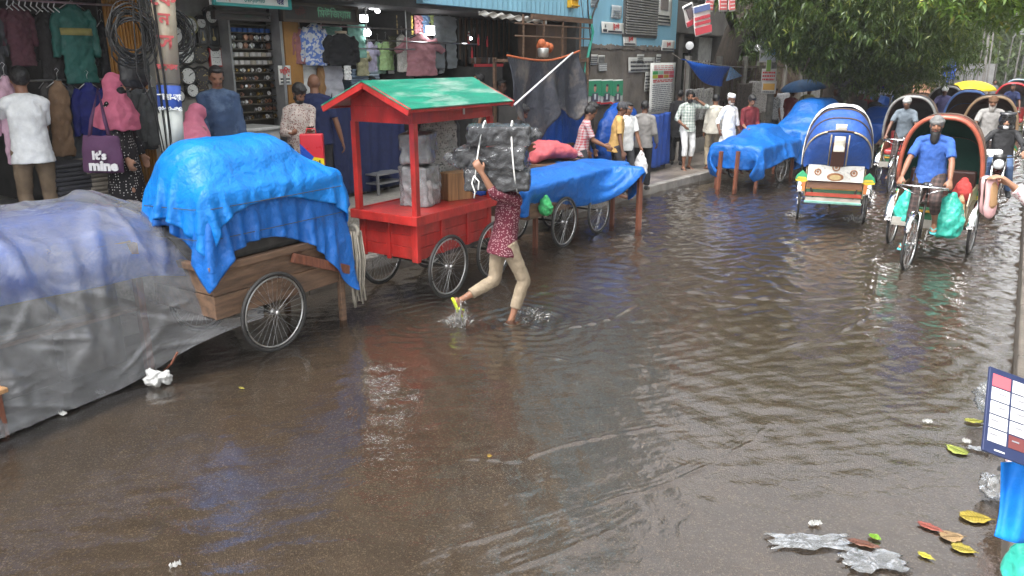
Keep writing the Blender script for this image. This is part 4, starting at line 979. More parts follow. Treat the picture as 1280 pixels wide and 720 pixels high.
# umbrella fn
def umbrella(tip, r, m, label, h=1.0, tilt=(0,0), group=None):
    o = empty('umbrella', tip, 0, label, 'umbrella', group, rot=(tilt[0],tilt[1],0))
    n = 8; rings = []
    for j in range(7):
        t = j/6; row = []
        for kk in range(n*4+1):
            a = 6.2832*kk/(n*4); sag = 1-.045*t*(1-abs(math.cos(a*n/2)))*2
            row.append((r*math.sin(t*1.25)/math.sin(1.25)*math.cos(a)*sag, r*math.sin(t*1.25)/math.sin(1.25)*math.sin(a)*sag, -r*.42*(1-math.cos(t*1.25))/(1-math.cos(1.25))))
        rings.append(row)
    mb = MB(); mb.sheet(rings); mb.build('canopy', m, o, smooth=True, solid=.004)
    mb = MB(); mb.tube([(0,0,.06),(0,0,-h)], .01); mb.build('shaft', DSTEEL, o)
    mb = MB()
    for kk in range(n):
        a = 6.2832*kk/n; mb.tube([(0,0,-.02)]+[(r*math.sin(t*1.25)/math.sin(1.25)*math.cos(a)*.99, r*math.sin(t*1.25)/math.sin(1.25)*math.sin(a)*.99, -r*.42*(1-math.cos(t*1.25))/(1-math.cos(1.25))-.012) for t in (.33,.66,1)], .006, 4)
    mb.build('ribs', DSTEEL, o)
    return o
hw = um['root'].matrix_basis @ um['hands'][1]
umbrella((hw.x+.05, hw.y-.05, 2.02), .62, cloth('blue_nylon', (.04,.13,.3), rough=.5), 'open blue umbrella above the pavement crowd', .85, (R(6),R(-5)))
umbrella((hw.x+1.1, hw.y+1.5, 2.05), .55, cloth('black_nylon', (.03,.03,.032), rough=.5), 'open black umbrella just right of the blue one', .95, (R(5),R(10)))
yp = ray(1215,106); t_ = 38/yp.y
umbrella((yp.x*t_, 38, 1.72), .95, cloth('yellow_nylon', (.62,.46,.02), rough=.5), 'big yellow parasol far up the road', 1.75)
# ------------------------------------------------------------------ goods in the shops
_gm = {}
def garment_mesh(kind):
    if kind in _gm: return _gm[kind].copy()
    mb = MB()                                   # neck at origin, hanging down -z, facing -y
    L_, W_, sl = {'panjabi':(1.02,.5,.6), 'shirt':(.7,.5,.56), 'tee':(.68,.52,.22), 'vest':(.9,.42,0), 'jacket':(.72,.52,.58), 'trousers':(1,.4,0), 'cloth':(.8,.5,0)}[kind]
    if kind == 'trousers':
        mb.loft([(0,0,0),(0,0,-.25)], [(.19,.03),(.2,.04)], 18)
        for q in (-1,1): mb.loft([(q*.09,0,-.2),(q*.1,0,-.6),(q*.1,0,-1)], [(.1,.035),(.09,.03),(.085,.03)], 14)
    elif kind == 'cloth':
        mb.loft([(0,0,0),(0,0,-.3),(0,0,-.8)], [(.25,.02),(.24,.03),(.26,.03)], 20)
    else:
        mb.loft([(0,0,.0),(0,0,-.03),(0,0,-.09),(0,0,-.25),(0,0,-L_*.6),(0,0,-L_)], [(.065,.035),(.1,.04),(W_*.42,.05),(W_*.45,.065),(W_*.44,.055),(W_*.5,.05)], 22)
        if sl:
            for q in (-1,1): mb.loft([(q*W_*.36,0,-.07),(q*(W_*.46+.03),.01,-.2),(q*(W_*.5+(.05 if sl > .3 else .13)),.02,-.09-sl*(.98 if sl > .3 else .8))], [(.065,.045),(.07,.045),(.055,.035)], 12)
        mb.loft([(0,0,-.02),(0,0,.03)], [(.066,.045),(.06,.04)], 14)
    me = mb.mesh(kind)
    me = bake(me, [('REMESH', dict(mode='VOXEL', voxel_size=.014, use_smooth_shade=True)), ('DISPLACE', dict(texture=clouds(.11), strength=.05, mid_level=.5)), ('SMOOTH', dict(iterations=3, factor=.5))])
    _gm[kind] = me; return me.copy()
def garment(kind, p, m, label, s=(1,1,1), rz=R(90), group=None, hanger=True, cat=None, trim=None, roll=0):
    o = empty('hanging_' + {'tee':'shirt','vest':'waistcoat','cloth':'fabric','panjabi':'tunic'}.get(kind, kind), p, 0, label, cat or {'panjabi':'tunic','tee':'T-shirt','vest':'waistcoat','cloth':'fabric'}.get(kind, kind), group)
    o.rotation_euler = (0, roll, rz)
    g = meshobj('cloth', garment_mesh(kind), m, o); g.scale = s
    if hanger and kind != 'cloth':
        mb = MB(); w_ = .2*s[0]
        mb.tube([(-w_,0,-.05),(0,0,.04),(w_,0,-.05)], .006, 5); mb.tube([(0,0,.04),(0,0,.1),(.02,0,.13),(.0,0,.15),(-.02,0,.13)], .003, 5)
        mb.build('hanger', STEEL, o, smooth=True)
    if trim:
        for z0, z1, w_, tm in trim:
            mb = MB(); mb.loft([(0,0,z0),(0,0,z1)], [(w_*s[0],.075*s[1]),(w_*s[0],.078*s[1])], 22, cap=False); mb.build('trim', tm, o, smooth=True, solid=.006)
    return o
def pg(kind, px, py0, py1, wpx, X, m, label, **k):
    a = XP(px, py0, X); b = XP(px, py1, X); sc = (XP(px+wpx/2,py0,X)-XP(px-wpx/2,py0,X)).length
    L_, W_ = {'panjabi':(1.02,.62),'shirt':(.7,.62),'tee':(.68,.72),'vest':(.9,.42),'jacket':(.72,.64),'trousers':(1,.4),'cloth':(.8,.52)}[kind]
    return garment(kind, a, m, label, s=(sc/W_, k.pop('d', 1), (a.z-b.z)/L_), **k)
gt = 'tunics and jackets hanging in the clothing stall'
pg('panjabi',18,8,83,42,-8.45, cloth('plum_cotton',(.085,.035,.045)),'plum coloured tunic hanging top row, at the edge of the clothing stall',group=gt)
pg('panjabi',55,14,110,40,-8.5, cloth('soot_cotton',(.028,.026,.026)),'soot black coat hanging between the plum and green tunics',group=gt)
pg('panjabi',89,6,105,54,-8.4, cloth('green_satin',(.022,.1,.085),rough=.5),'dark green tunic with a gold embroidered band across the chest',group=gt, trim=[(-.23,-.3,.235,cloth('gold_braid',(.25,.22,.08)))], d=1.0)
pg('panjabi',127,30,108,26,-8.55, BLKC,'black tunic half hidden behind the green one',group=gt)
pg('panjabi',-20,12,100,40,-8.45, DGREY,'charcoal tunic hanging left of the plum one',group=gt)
pg('vest',72,104,196,30,-8.35, cloth('tan_suede',(.22,.14,.085)),'tan suede waistcoat hanging in the lower row',group=gt, roll=R(4))
pg('vest',58,104,180,22,-8.5, cloth('grey_tweed',(.09,.085,.08)),'grey tweed waistcoat behind the tan one',group=gt)
pg('vest',87,108,205,26,-8.5, cloth('slate_wool',(.1,.11,.12)),'slate grey waistcoat between the tan and the royal blue clothes',group=gt)
pg('panjabi',110,106,202,44,-8.35, cloth('royal_blue',(.018,.024,.14)),'royal blue tunic with small white buttons in the lower row',group=gt)
pg('jacket',172,108,188,40,-8.2, cloth('grey_suit',(.075,.078,.08)),'grey suit jacket hanging nearest the postered pole, lower row',group=gt)
pg('jacket',190,112,182,34,-8.1, cloth('grey_suit2',(.095,.1,.1)),'lighter grey suit jacket behind the postered pole',group=gt)
pg('jacket',158,112,185,30,-8.3, cloth('brown_suit',(.06,.05,.045)),'dark brown suit jacket beside the royal blue tunic',group=gt)
pg('panjabi',6,98,206,40,-8.25, cloth('pink_panjabi',(.55,.36,.44)),'pale pink tunic the man in the white T-shirt is reaching for',group=gt)
mb = MB()
for i in range(9): mb.tube([(0, i*.055, 0), (.02, i*.055+.01, .05), (-.02, i*.055, .08)], .006, 5); mb.tube([(0, i*.055, 0),(.1,i*.055,-.05)], .006, 5)
o = tag(mb.build('clothes_hangers', mat('clear_white', (.6,.62,.62), rough=.2), loc=XP(8,6,-8.35)), 'row of white plastic hangers on the rail above the plum tunic', 'hangers', kind='stuff')
# heap of folded stock under the lower row
for i, (c, lb) in enumerate((((.25,.22,.18),'stack of folded beige trousers under the royal blue tunic'),((.05,.05,.055),'stack of folded black trousers under the tan waistcoat'))):
    mb = MB(); y = XP(122-40*i,215,-8.2).y
    for j in range(8): mb.box((rnd.uniform(-.02,.02), rnd.uniform(-.02,.02), .02+j*.045), (.34, .38, .042), (0,0,rnd.uniform(-.05,.05)))
    tag(mb.build('folded_clothes', cloth('folded_%d' % i, c), bevel=.015, loc=(-8.2, y, TZ+.55)), lb, 'clothes stack')
mb = MB(); mb.box2((-8.55,3.0,TZ), (-7.95,4.9,TZ+.55)); tag(mb.build('display_bench', DARK, bevel=.01), 'low dark display bench under the hanging clothes', 'bench')
# black bag with white label near the coil
mb = MB(); mb.loft([(0,0,.16),(0,0,.1),(0,0,-.1),(0,0,-.17)], [(.1,.03),(.15,.06),(.14,.06),(.1,.03)], 14)
o = blob('black_bag', mb, BLACK, None, .015, 2, disp=.04, ds=.1); o.location = XP(168,88,-7.5); o.rotation_euler = (0,R(5),R(70)); tag(o, 'limp black bag hanging below the left cable coil', 'bag')
# wall clocks
def clock(kind, px, py, w_, h_, case, dial, label, X=-8.78, hands_=True):
    p = XP(px, py, X); sc = (XP(px+1,py,X)-XP(px,py,X)).length; w_ *= sc; h_ *= sc
    o = empty('wall_clock', p, 0, label, 'wall clock', 'wall clocks on the clock stall', rot=FAC)
    mb = MB()
    if kind == 'round': mb.disc((0,0,.02), w_/2, .04, 'Z', 28); mb.ring((0,0,.04), w_*.46, w_*.05, 'Z')
    elif kind == 'oct': mb.disc((0,0,.02), w_/2, .05, 'Z', 8); mb.ring((0,0,.045), w_*.42, w_*.04, 'Z', 8)
    elif kind == 'box': mb.box((0,0,.02), (w_,h_,.04))
    else:
        mb.box((0,0,.02), (w_*.9,h_*.8,.05)); mb.prism([(-w_*.55,h_*.38),(w_*.55,h_*.38),(w_*.3,h_*.47),(0,h_*.52),(-w_*.3,h_*.47)], .06, Matrix.Translation((0,0,.03))); mb.prism([(-w_*.5,-h_*.38),(w_*.5,-h_*.38),(w_*.2,-h_*.5),(-w_*.2,-h_*.5)], .06, Matrix.Translation((0,0,.03)))
    mb.build('case', case, o, bevel=.004)
    cy = h_*.27 if kind == 'pend' else 0; rr = w_*.38 if kind != 'box' else w_*.4
    mb = MB()
    if kind == 'box': mb.box((0,0,.044), (w_*.84,h_*.84,.004))
    else: mb.disc((0,cy,.05 if kind == 'pend' else .048), rr, .008, 'Z', 24)
    mb.build('dial', dial, o)
    mb = MB()
    for i in range(12):
        a = i*math.pi/6; mb.box((rr*.84*math.cos(a), cy+rr*.84*math.sin(a), .057), (rr*.13,rr*.05,.003), (0,0,a))
    a = rnd.uniform(0,6.28); b_ = rnd.uniform(0,6.28)
    mb.bar((0,cy,.06), (rr*.75*math.cos(a), cy+rr*.75*math.sin(a), .06), rr*.06, .003); mb.bar((0,cy,.062), (rr*.5*math.cos(b_), cy+rr*.5*math.sin(b_), .062), rr*.09, .003)
    mb.build('hands', flat('phone_black',(.015,.015,.02)) if dial.name[:4] != 'dark' else flat('gold_paint',(.4,.3,.1)), o)
    if kind == 'pend':
        mb = MB(); mb.box((0,-h_*.14,.048), (w_*.5,h_*.4,.004)); mb.build('pendulum_glass', GLASSD, o)
        mb = MB(); mb.bar((0,0,.054), (0,-h_*.2,.054), .008, .004); mb.disc((0,-h_*.22,.055), w_*.13, .008, 'Z', 14); mb.build('pendulum', mat('brass',(.5,.4,.2), rough=.3, metal=.9), o)
DW = flat('dial_white', (.7,.7,.68), .3); DD = flat('dark_dial', (.04,.035,.035), .25); CB = mat('black_case', (.02,.018,.017), rough=.3, var=.2, bump=0); CR = flat('red_case', (.35,.03,.03), .3); CW = flat('white_case', (.65,.65,.62), .35); CBR = mat('wood_case', (.1,.05,.025), rough=.35, bump=0)
for a in (('pend',250,40,13,34,CB,DW,'black pendulum clock third from the right, top row of clocks'), ('pend',263,36,17,46,CB,DW,'tallest black pendulum clock, in the middle of the top row'), ('pend',282,39,14,30,CB,DW,'black pendulum clock nearest the watch cabinet'),
    ('oct',248.5,67,22,22,CB,DD,'dark eight sided clock below the pendulum clocks'), ('box',267.5,72,15,19,CR,DW,'small square clock with a red frame and white dial'), ('box',283,67,15,23,CW,flat('dark_dial2',(.5,.5,.48)),'white rectangular clock with big black numerals'),
    ('round',250,95,22,22,CB,DD,'large round dark faced clock below the eight sided one'), ('round',232.5,95,22,22,CB,DW,'round white clock with a black rim just right of the pole'), ('round',287,93,21,21,CB,DW,'round white clock behind the denim shirted man\'s head'), ('round',230,68,24,24,CB,DW,'round white clock seen through the right cable coil'),
    ('round',218,95,22,22,CB,DD,'round dark clock half hidden by the pole'), ('round',238,113,17,17,CB,DW,'small round white clock in the bottom row'), ('round',251,112,16,16,CBR,DD,'small round wooden clock in the bottom row above the pink headscarf'), ('round',216,45,26,26,CB,DW,'large white clock behind the right cable coil, top row'),
    ('round',235,32,20,20,flat('gold_case',(.3,.28,.14)),DW,'ornate pale gold clock at the top beside the cables'), ('oct',268,98,16,16,CBR,DD,'small wooden eight sided clock left of the denim man'), ('round',222,120,15,15,CB,DW,'small round clock lowest beside the pole')): clock(*a)
# watch cabinet
y0, y1 = XP(289,90,-8.6).y, XP(346,90,-8.6).y; cw = y1-y0
zt, zb = XP(318,26,-8.6).z, XP(318,150,-8.6).z
o = empty('watch_cabinet', (-8.75,(y0+y1)/2,TZ), 0, 'tall glazed cabinet packed with rows of wrist watches and small clocks', 'cabinet')
mb = MB(); mb.box((0,0,(zt-TZ)/2), (.06,cw,zt-TZ)); mb.build('backboard', mat('cabinet_back',(.05,.04,.03), rough=.7), o)
mb = MB()
for s_ in (-1,1): mb.box((.09,s_*cw/2,(zt-TZ)/2), (.22,.03,zt-TZ))
mb.build('side_panel', mat('grey_metal',(.3,.3,.3)), o)
for i in range(13):
    z = zt-.05-i*(zt-zb)/12.5
    mb = MB(); mb.box((.08,0,z-TZ), (.1,cw-.03,.012)); mb.build('shelf', mat('shelf_board',(.14,.12,.09)), o)
mb = MB(); mb.box((.1,0,.25), (.3,cw,.5)); mb.build('base', DARK, o)
BLB = flat('blue_box',(.04,.12,.4)); WATM = [mat('watch_gold',(.6,.42,.16), rough=.25, metal=.9, bump=0), mat('watch_steel',(.65,.65,.66), rough=.25, metal=.9, bump=0), mat('watch_black',(.02,.02,.02), rough=.3, bump=0), flat('watch_white',(.65,.62,.6)), mat('watch_rose',(.6,.32,.22), rough=.3, metal=.8, bump=0)]
sh_ = (zt-zb)/12.5; xw = -8.6
def proto(kind):
    mb = MB()
    if kind == 'watch': mb.ring((0,0,0), .021, .004, 'Y', 14, 6, r2=.009); mb.disc((0.022,0,0), .017, .009, 'X', 14)
    elif kind == 'clock': mb.disc((0,0,.0), .032, .03, 'X', 18); mb.ring((.014,0,0), .03, .005, 'X', 18); mb.box((0,0,-.034), (.03,.04,.008))
    else: mb.box((0,0,0), (.05,.055,.05)); mb.box((.027,0,.004), (.004,.03,.03))
    return mb.mesh(kind)
PM = {k_: proto(k_) for k_ in ('watch','clock','box')}
for k_ in PM: PM[k_].materials.append(WATM[0])
def small(kind, name, p, m, label, cat, group):
    o = bpy.data.objects.new(name, PM[kind]); COL.objects.link(o); o.location = p; o.rotation_euler = (0,rnd.uniform(-.1,.1),rnd.uniform(-.3,.3)); o.material_slots[0].link = 'OBJECT'; o.material_slots[0].material = m
    o['label'] = label; o['category'] = cat; o['group'] = group
for r_i in range(12):
    z = zt-.05-(r_i+1)*sh_+.006
    n = 7 if r_i < 5 else 10
    for j in range(n):
        y = y0+.05+(cw-.1)*(j+.5)/n + rnd.uniform(-.008,.008)
        if r_i < 1: small('box','watch_box',(xw-.02,y,z+.026),BLB,'small blue watch box on the top shelf of the cabinet','watch box','blue watch boxes')
        elif r_i < 3: small('clock','table_clock',(xw-.02,y,z+.04),rnd.choice(WATM[1:]),'small table clock on the upper shelves of the watch cabinet','table clock','table clocks in the cabinet')
        elif r_i < 5: small('box','watch_box',(xw-.02,y,z+.026),rnd.choice((WATM[3],WATM[3],flat('cream_box',(.5,.45,.36)))),'pale watch gift box on the middle shelves of the cabinet','watch box','pale watch boxes')
        elif rnd.random() < .9: small('watch','wrist_watch',(xw-.02,y,z+.03),rnd.choice(WATM+[WATM[0],WATM[1]]),'tiny wrist watch standing in the dense rows of the cabinet','wrist watch','wrist watches in the cabinet')
# white counter by the watches
mb = MB(); a_, b_ = XP(308,165,-7.9), XP(350,165,-7.9); mb.box2((-8.4,a_.y,TZ), (-7.9,b_.y,a_.z)); mb.box2((-8.45,a_.y-.03,a_.z), (-7.86,b_.y+.03,a_.z+.04)); tag(mb.build('counter', mat('counter_white',(.5,.5,.47), rough=.4), bevel=.01), 'white counter below the watch cabinet', 'counter')
# shirt stall
FLO = cloth('blue_floral', (.55,.57,.62), pat='floral', col2=(.12,.2,.5), ps=26)
gs = 'shirts hanging in the brightly lit shirt stall'
pg('shirt',392,31,82,34,-8.3, FLO,'white shirt with blue floral print hanging beside the ochre door',group=gs)
pg('shirt',374,38,80,22,-8.35, cloth('dusty_rose',(.3,.13,.13)),'dusty rose shirt mostly hidden by the floral one',group=gs)
pg('jacket',426,42,82,42,-8.25, BLKC,'black jacket with beige trim and a white tag',group=gs, trim=[(.0,.035,.085,cloth('beige_trim',(.4,.33,.24)))])
pg('cloth',445,30,72,24,-8.45, cloth('mint',(.25,.5,.42)),'mint green fabric hanging behind the black jacket',group=gs)
pg('cloth',415,32,45,26,-8.5, cloth('mint2',(.22,.42,.36)),'folded mint cloth over the rail above the black jacket',group=gs)
pg('trousers',385,78,150,30,-8.5, cloth('white_tee',(.72,.73,.72)),'white trousers hanging below the dusty rose shirt',group=gs)
pg('trousers',412,82,150,34,-8.45, cloth('pale_lilac',(.5,.5,.55)),'pale lilac trousers hanging under the black jacket',group=gs)
pg('vest',400,80,145,8,-8.4, cloth('tan_strip',(.3,.17,.08)),'narrow tan garment between the white and lilac trousers',group=gs)
pg('tee',462,54,90,24,-8.8, cloth('lilac',(.45,.42,.55)),'lilac shirt in the row of pastel shirts',group='pastel shirts'); pg('tee',472,54,92,24,-8.9, cloth('sage',(.3,.46,.36)),'sage green shirt in the row of pastel shirts',group='pastel shirts')
pg('tee',482,52,88,26,-8.8, cloth('lime',(.38,.55,.25)),'lime green shirt in the row of pastel shirts',group='pastel shirts'); pg('tee',492,55,92,24,-8.9, WHITEC,'white shirt in the row of pastel shirts',group='pastel shirts')
pg('tee',452,62,95,22,-8.7, cloth('khaki2',(.38,.36,.22)),'khaki shirt in the row of pastel shirts',group='pastel shirts')
pg('cloth',492,45,64,14,-8.75, cloth('olive',(.12,.12,.08)),'olive cloth bag above the white pastel shirt',group=gs)
for px, c, lb in ((501,(.55,.42,.22),'tan shirt on the top rail above the pink T-shirt'),(510,(.6,.48,.12),'yellow shirt on the top rail above the pink T-shirt'),(523,(.45,.2,.22),'pink shirt on the top rail above the pink T-shirt'),(532,(.2,.32,.5),'light blue shirt on the top rail'),(541,(.5,.6,.25),'yellow green shirt on the top rail next to the grey trousers')):
    pg('cloth',px,19,43,12,-8.75, cloth('top_%d' % px, c), lb, group='shirts on the top rail')
pg('tee',526,44,95,56,-8.55, cloth('pink_tee',(.42,.2,.22)),'large dusty pink T-shirt hanging in the middle of the lit stall',group=gs)
pg('vest',502,45,90,14,-8.6, cloth('pale_floral',(.5,.48,.44), pat='print', col2=(.3,.3,.25), ps=40),'pale floral shirt left of the pink T-shirt',group=gs)
pg('trousers',556,20,86,30,-8.65, cloth('steel_grey',(.2,.22,.23)),'steel grey trousers hanging at full length right of the pink T-shirt',group=gs)
pg('trousers',546,48,92,18,-8.75, cloth('ash_grey',(.28,.3,.31)),'ash grey trousers behind the steel grey pair',group=gs)
for i, (px, py) in enumerate(((440,88),(455,90))):
    mb = MB(); p = XP(px, py, -8.9)
    for j in range(7): mb.box((rnd.uniform(-.02,.02), rnd.uniform(-.02,.02), -j*.045), (.34,.36,.04), (0,0,rnd.uniform(-.06,.06)))
    tag(mb.build('folded_jeans', cloth('folded_jeans%d' % i, [(.2,.27,.36),(.3,.36,.42)][i]), bevel=.014, loc=p), ['stack of folded blue jeans behind the black jacket','stack of paler folded jeans next to the black capped man'][i], 'jeans stack')
mb = MB(); mb.box2((-9.15,8.4,TZ), (-8.65,9.6,XP(447,100,-8.9).z-.28)); tag(mb.build('display_table', DARK), 'dark display table under the folded jeans', 'table')
pg('cloth',434,82,100,9,-8.2, WHITEC,'white card tag hanging under the black jacket', hanger=False, cat='tag')
# navy covered display stand
P = drape(1.9, 1.35, 40, 30, lambda u,v: (-7.95+.0+.5*(v-.5)*.2, 7.55+u*1.75, 1.9+.02*v), [], 2)
def curtain(Y0, Y1, X, z0, z1, amp, n, seed):
    r_ = random.Random(seed); ph = r_.uniform(0,6); P = []
    for j in range(18):
        t = j/17; P.append([(X+amp*(.4+.6*t)*math.sin(u*n+ph+.5*math.sin(t*3+u*4))+amp*.5*math.sin(u*n*2.3+t*2), Y0+(Y1-Y0)*u, z1+(z0-z1)*t+.01*math.sin(u*9)) for u in [i/44 for i in range(45)]])
    mb = MB(); mb.sheet(P); return mb
a_, b_ = XP(412,135,-7.95), XP(505,135,-7.95)
tag(curtain(a_.y,b_.y,-7.95,TZ+.05,XP(440,128,-7.95).z,.03,19,2).build('display_cover', NAVY, smooth=True, solid=.008), 'navy cloth hung as a cover round the shirt stall display', 'cloth')
mb = MB(); mb.box2((-8.5,a_.y+.1,TZ), (-8.02,b_.y-.1,XP(440,128,-7.95).z)); tag(mb.build('display_stand', DARK), 'dark stand behind the navy display cloth', 'stand')
mb = MB(); p = XP(478,212,-7.85)
for z in (0,.13): mb.box((0,0,z), (.3,.55,.02)); 
for a in (-1,1):
    for b in (-1,1): mb.box((a*.13,b*.25,.0), (.03,.03,.32))
tag(mb.build('shoe_rack', mat('grey_metal',(.3,.3,.3)), loc=(p.x,p.y,TZ+.17)), 'low pale metal rack at the foot of the navy cloth', 'rack')
# belts and small goods
for i in range(30):
    px = 572+i*2.3+rnd.uniform(-.6,.6); p = XP(px, 24+rnd.uniform(-2,3), -8.75 - .15*(i%3)); L_ = rnd.uniform(.55,.95); mb = MB()
    mb.sheet([[(0+.004*math.sin(z*9), -.017, -z), (.008+.004*math.sin(z*9), .017, -z)] for z in (0,.2*L_,.5*L_,.8*L_,L_)]); mb.box((.01,0,.02), (.012,.045,.05))
    tag(mb.build('hanging_belt', [BLACK, mat('brown_leather',(.09,.04,.02), rough=.4), mat('dark_leather',(.04,.022,.015), rough=.4)][i%3], solid=.004, loc=p), ['black leather belt among the belts hanging at the right end of the shops','tan brown leather belt among the hanging belts','dark brown leather belt among the hanging belts'][i%3], 'belt', 'leather belts hanging in a dense row')
for i in range(5):
    px, py = ((586,50),(598,52),(609,54),(590,68),(586,48))[i]; mb = MB(); mb.box((0,0,0), (.01,.05,.13)); mb.box((.002,0,.09), (.006,.02,.06))
    tag(mb.build('price_tag', flat('tag_red',(.55,.04,.05)) if i < 4 else WHITE, loc=XP(px,py,-8.4)), ['red tag hanging leftmost among the belts','red tag hanging second among the belts','red tag hanging rightmost among the belts','red tag hanging lowest among the belts','white tag beside the red tags'][i], 'tag')
# rack of wallets / sandals on a red strip, dark shelves below
mb = MB(); a_, b_ = XP(594,80,-8.4), XP(628,80,-8.4); mb.box2((-8.9,a_.y,TZ), (-8.4,b_.y,a_.z-.05)); tag(mb.build('goods_shelf', DARK), 'dark shelf unit at the belt stall', 'shelf')
mb = MB(); mb.box2((-8.43,a_.y,a_.z-.05), (-8.38,b_.y,a_.z+.0)); tag(mb.build('shelf_strip', flat('tag_red',(.55,.04,.05))), 'red edging strip of goods across the belt stall shelf', 'strip')
for i in range(16):
    y = a_.y+(b_.y-a_.y)*(i+.5)/16; mb = MB(); mb.box((0,0,0), (.03,.06,.11), (0,R(rnd.uniform(-10,10)),0))
    tag(mb.build('wallet', rnd.choice((BLACK, mat('brown_leather',(.09,.04,.02)), mat('grey_metal',(.3,.3,.3)))), loc=(-8.55,y,a_.z+.06), bevel=.006), 'small leather wallet standing in the row above the red strip', 'wallet', 'wallets on the belt stall shelf')
# lamps
LM = mat('lit_lamp', (.8,.82,.85), emit=(.95,.97,1), estr=6, bump=0)
for i, (px, py, s_, lb) in enumerate(((465,8,.11,'bright bulb at the top of the shirt stall'),(455,23,.1,'square lit lamp below the top bulb'),(458,41,.13,'bright white lamp lowest in the shirt stall'),(472,14,.07,'thin lit lamp at the shirt stall ceiling'),(538,38,.14,'square white lamp by the yellow green shirt'),(588,48,.06,'small white lamp among the belts'))):
    o = empty('shop_lamp', XP(px,py,-8.45), 0, lb, 'lamp', 'lit lamps in the shirt and belt stalls')
    mb = MB()
    if i in (1,4): mb.box((0,0,0), (.03,s_*1.3,s_))
    else: mb.ball((0,0,0), (s_*.5,s_*.62,s_*.42))
    mb.build('bulb', LM, o, smooth=i not in (1,4))
    mb = MB(); mb.tube([(0,0,s_*.4),(0,0,s_*.4+.06)], .02); mb.tube([(0,0,s_*.4),(0,0,s_*.4+.35)], .004); mb.build('holder', BLACK, o)
# crumpled plastic awning edge at the end of the belt stall
P = [[tuple(XP(598+ i*2.2, 13+ j*2.2 + i*.28 + (1.5*math.sin(i*1.3+j) ), -7.45+.05*math.sin(i*.9+j*2.1))) for i in range(40)] for j in range(4)]
mb = MB(); mb.sheet(P); tag(mb.build('awning_sheet', mat('dirty_polythene',(.42,.4,.36), rough=.4, var=.3, bump=.5, bs=14), smooth=True, solid=.01, sub=1), 'crumpled dirty white plastic sheet rolled along the bottom of the blue fascia', 'plastic sheet')
# ------------------------------------------------------------------ wheels and carts
def wheel(parent, c, r=.36, n=32, steer=0, tr=.019, name='wheel'):
    mb = MB(); mb.ring((0,0,0), r-tr, tr, 'X', 40, 8); o = mb.build(name, RUB, parent, smooth=True); o.location = c; o.rotation_euler = (0,0,steer)
    mb = MB(); mb.ring((0,0,0), r-tr*2.6, tr*.62, 'X', 40, 6, r2=tr*.5); mb.build('rim', STEEL, o, smooth=True)
    mb = MB()
    for i in range(n):
        a = 6.2832*i/n; b = a+(.55 if i % 2 else -.55); s = .03 if (i//2) % 2 else -.03
        mb.tube([(s, .022*math.cos(b), .022*math.sin(b)), (0, (r-tr*2.6)*math.cos(a), (r-tr*2.6)*math.sin(a))], .0017, 4)
    mb.build('spoke_set', STEEL, o)
    mb = MB(); mb.loft([(-.05,0,0),(-.035,0,0),(-.03,0,0),(.03,0,0),(.035,0,0),(.05,0,0)], [.012,.03,.018,.018,.03,.012], 12, (0,1,0)); mb.build('hub', STEEL, o, smooth=True)
    return o
def planks(mb, y0, y1, x, z0, z1, n, t=.025):
    for i in range(n):
        a, b = z0+(z1-z0)*i/n, z0+(z1-z0)*(i+1)/n-.005
        mb.box((x, (y0+y1)/2, (a+b)/2), (t, y1-y0, b-a))
# ---- plastic covered stall in the left foreground
SH = 1.2

o = empty('covered_stall', (-6.42, 1.75, 0), 0, 'long wooden stall under clear plastic in the left foreground corner', 'stall')
mb = MB(); mb.box((0,0,SH-.1), (.74,3.5,.05)); mb.box((0,0,.55), (.82,3.55,.03)); mb.build('tabletop', WOOD, o)
for a in (-1,1):
    for b in (-1,0,1): mb = MB(); mb.bar((a*.4,b*1.74,-.1),(a*.4,b*1.74,SH-.09),.06); mb.build('leg', WOODR, o)
mb = MB()
for i in range(6): mb.box((-.06+rnd.uniform(-.04,.04), -1.4+i*.56, .5), (.6, .5, .9))
mb.build('stock_boxes', mat('dull_boxes',(.06,.055,.05), rough=.85, var=.5), o, bevel=.01)
def under_pt(u, v):
    q = sheet_pt(u*.6, .02+v*.82); return (q[0]-.035, q[1]-.06, q[2]-.045+.015*math.sin(v*17+u*9))
def smoothstep(t): t = max(0., min(1., t)); return t*t*(3-2*t)
UNDER = True
def smoothstep(t): t = max(0., min(1., t)); return t*t*(3-2*t)
PRX = [0,.1,.22,.36,.47,.55,.65,.8,1.0]; PXX = [-7.35,-7.1,-6.75,-6.35,-6.06,-5.93,-5.86,-5.79,-5.72]; PZZ = [.95,1.3,1.5,1.44,1.28,1.08,.78,.4,.015]
def sheet_pt(u, v):
    x, z = float(np.interp(u, PRX, PXX)), float(np.interp(u, PRX, PZZ))
    k = smoothstep((u-.42)/.5); y1 = 4.06+.3*k                       # the street face fans out to the right
    vv = min(v/.86, 1); e = max(0, (v-.86)/.14)
    y = -.7+(y1+.7)*vv
    end = smoothstep((vv-.86)/.14)
    z = z-(.06+.12*(1-k))*end*min(1, z/.5) + .3*max(0,u-.7)/.3*smoothstep((vv-.72)/.28) + .05*math.sin(vv*5.2+.6)*(1-k)
    x += .03*math.sin(vv*9+u*4)*k + .2*k*smoothstep((vv-.82)/.18)
    if e > 0: x -= .75*e*(.35+.65*k); y += .07*math.sin(e*1.6); z -= .5*e*(1-k)
    return (x, y, max(z, .012))
P = np.array([[sheet_pt(a/119, b/190) for a in range(120)] for b in range(191)])
g_ = np.random.RandomState(3)
PU = np.array([[under_pt(a/50, b/100) for a in range(51)] for b in range(101)]); PU = folds(PU, 60, .012, 7)
tag(cloth_obj('blue_tarpaulin', PU, BT3, solid=.004), 'faded blue tarpaulin lying over the stall beneath the clear plastic', 'tarpaulin')
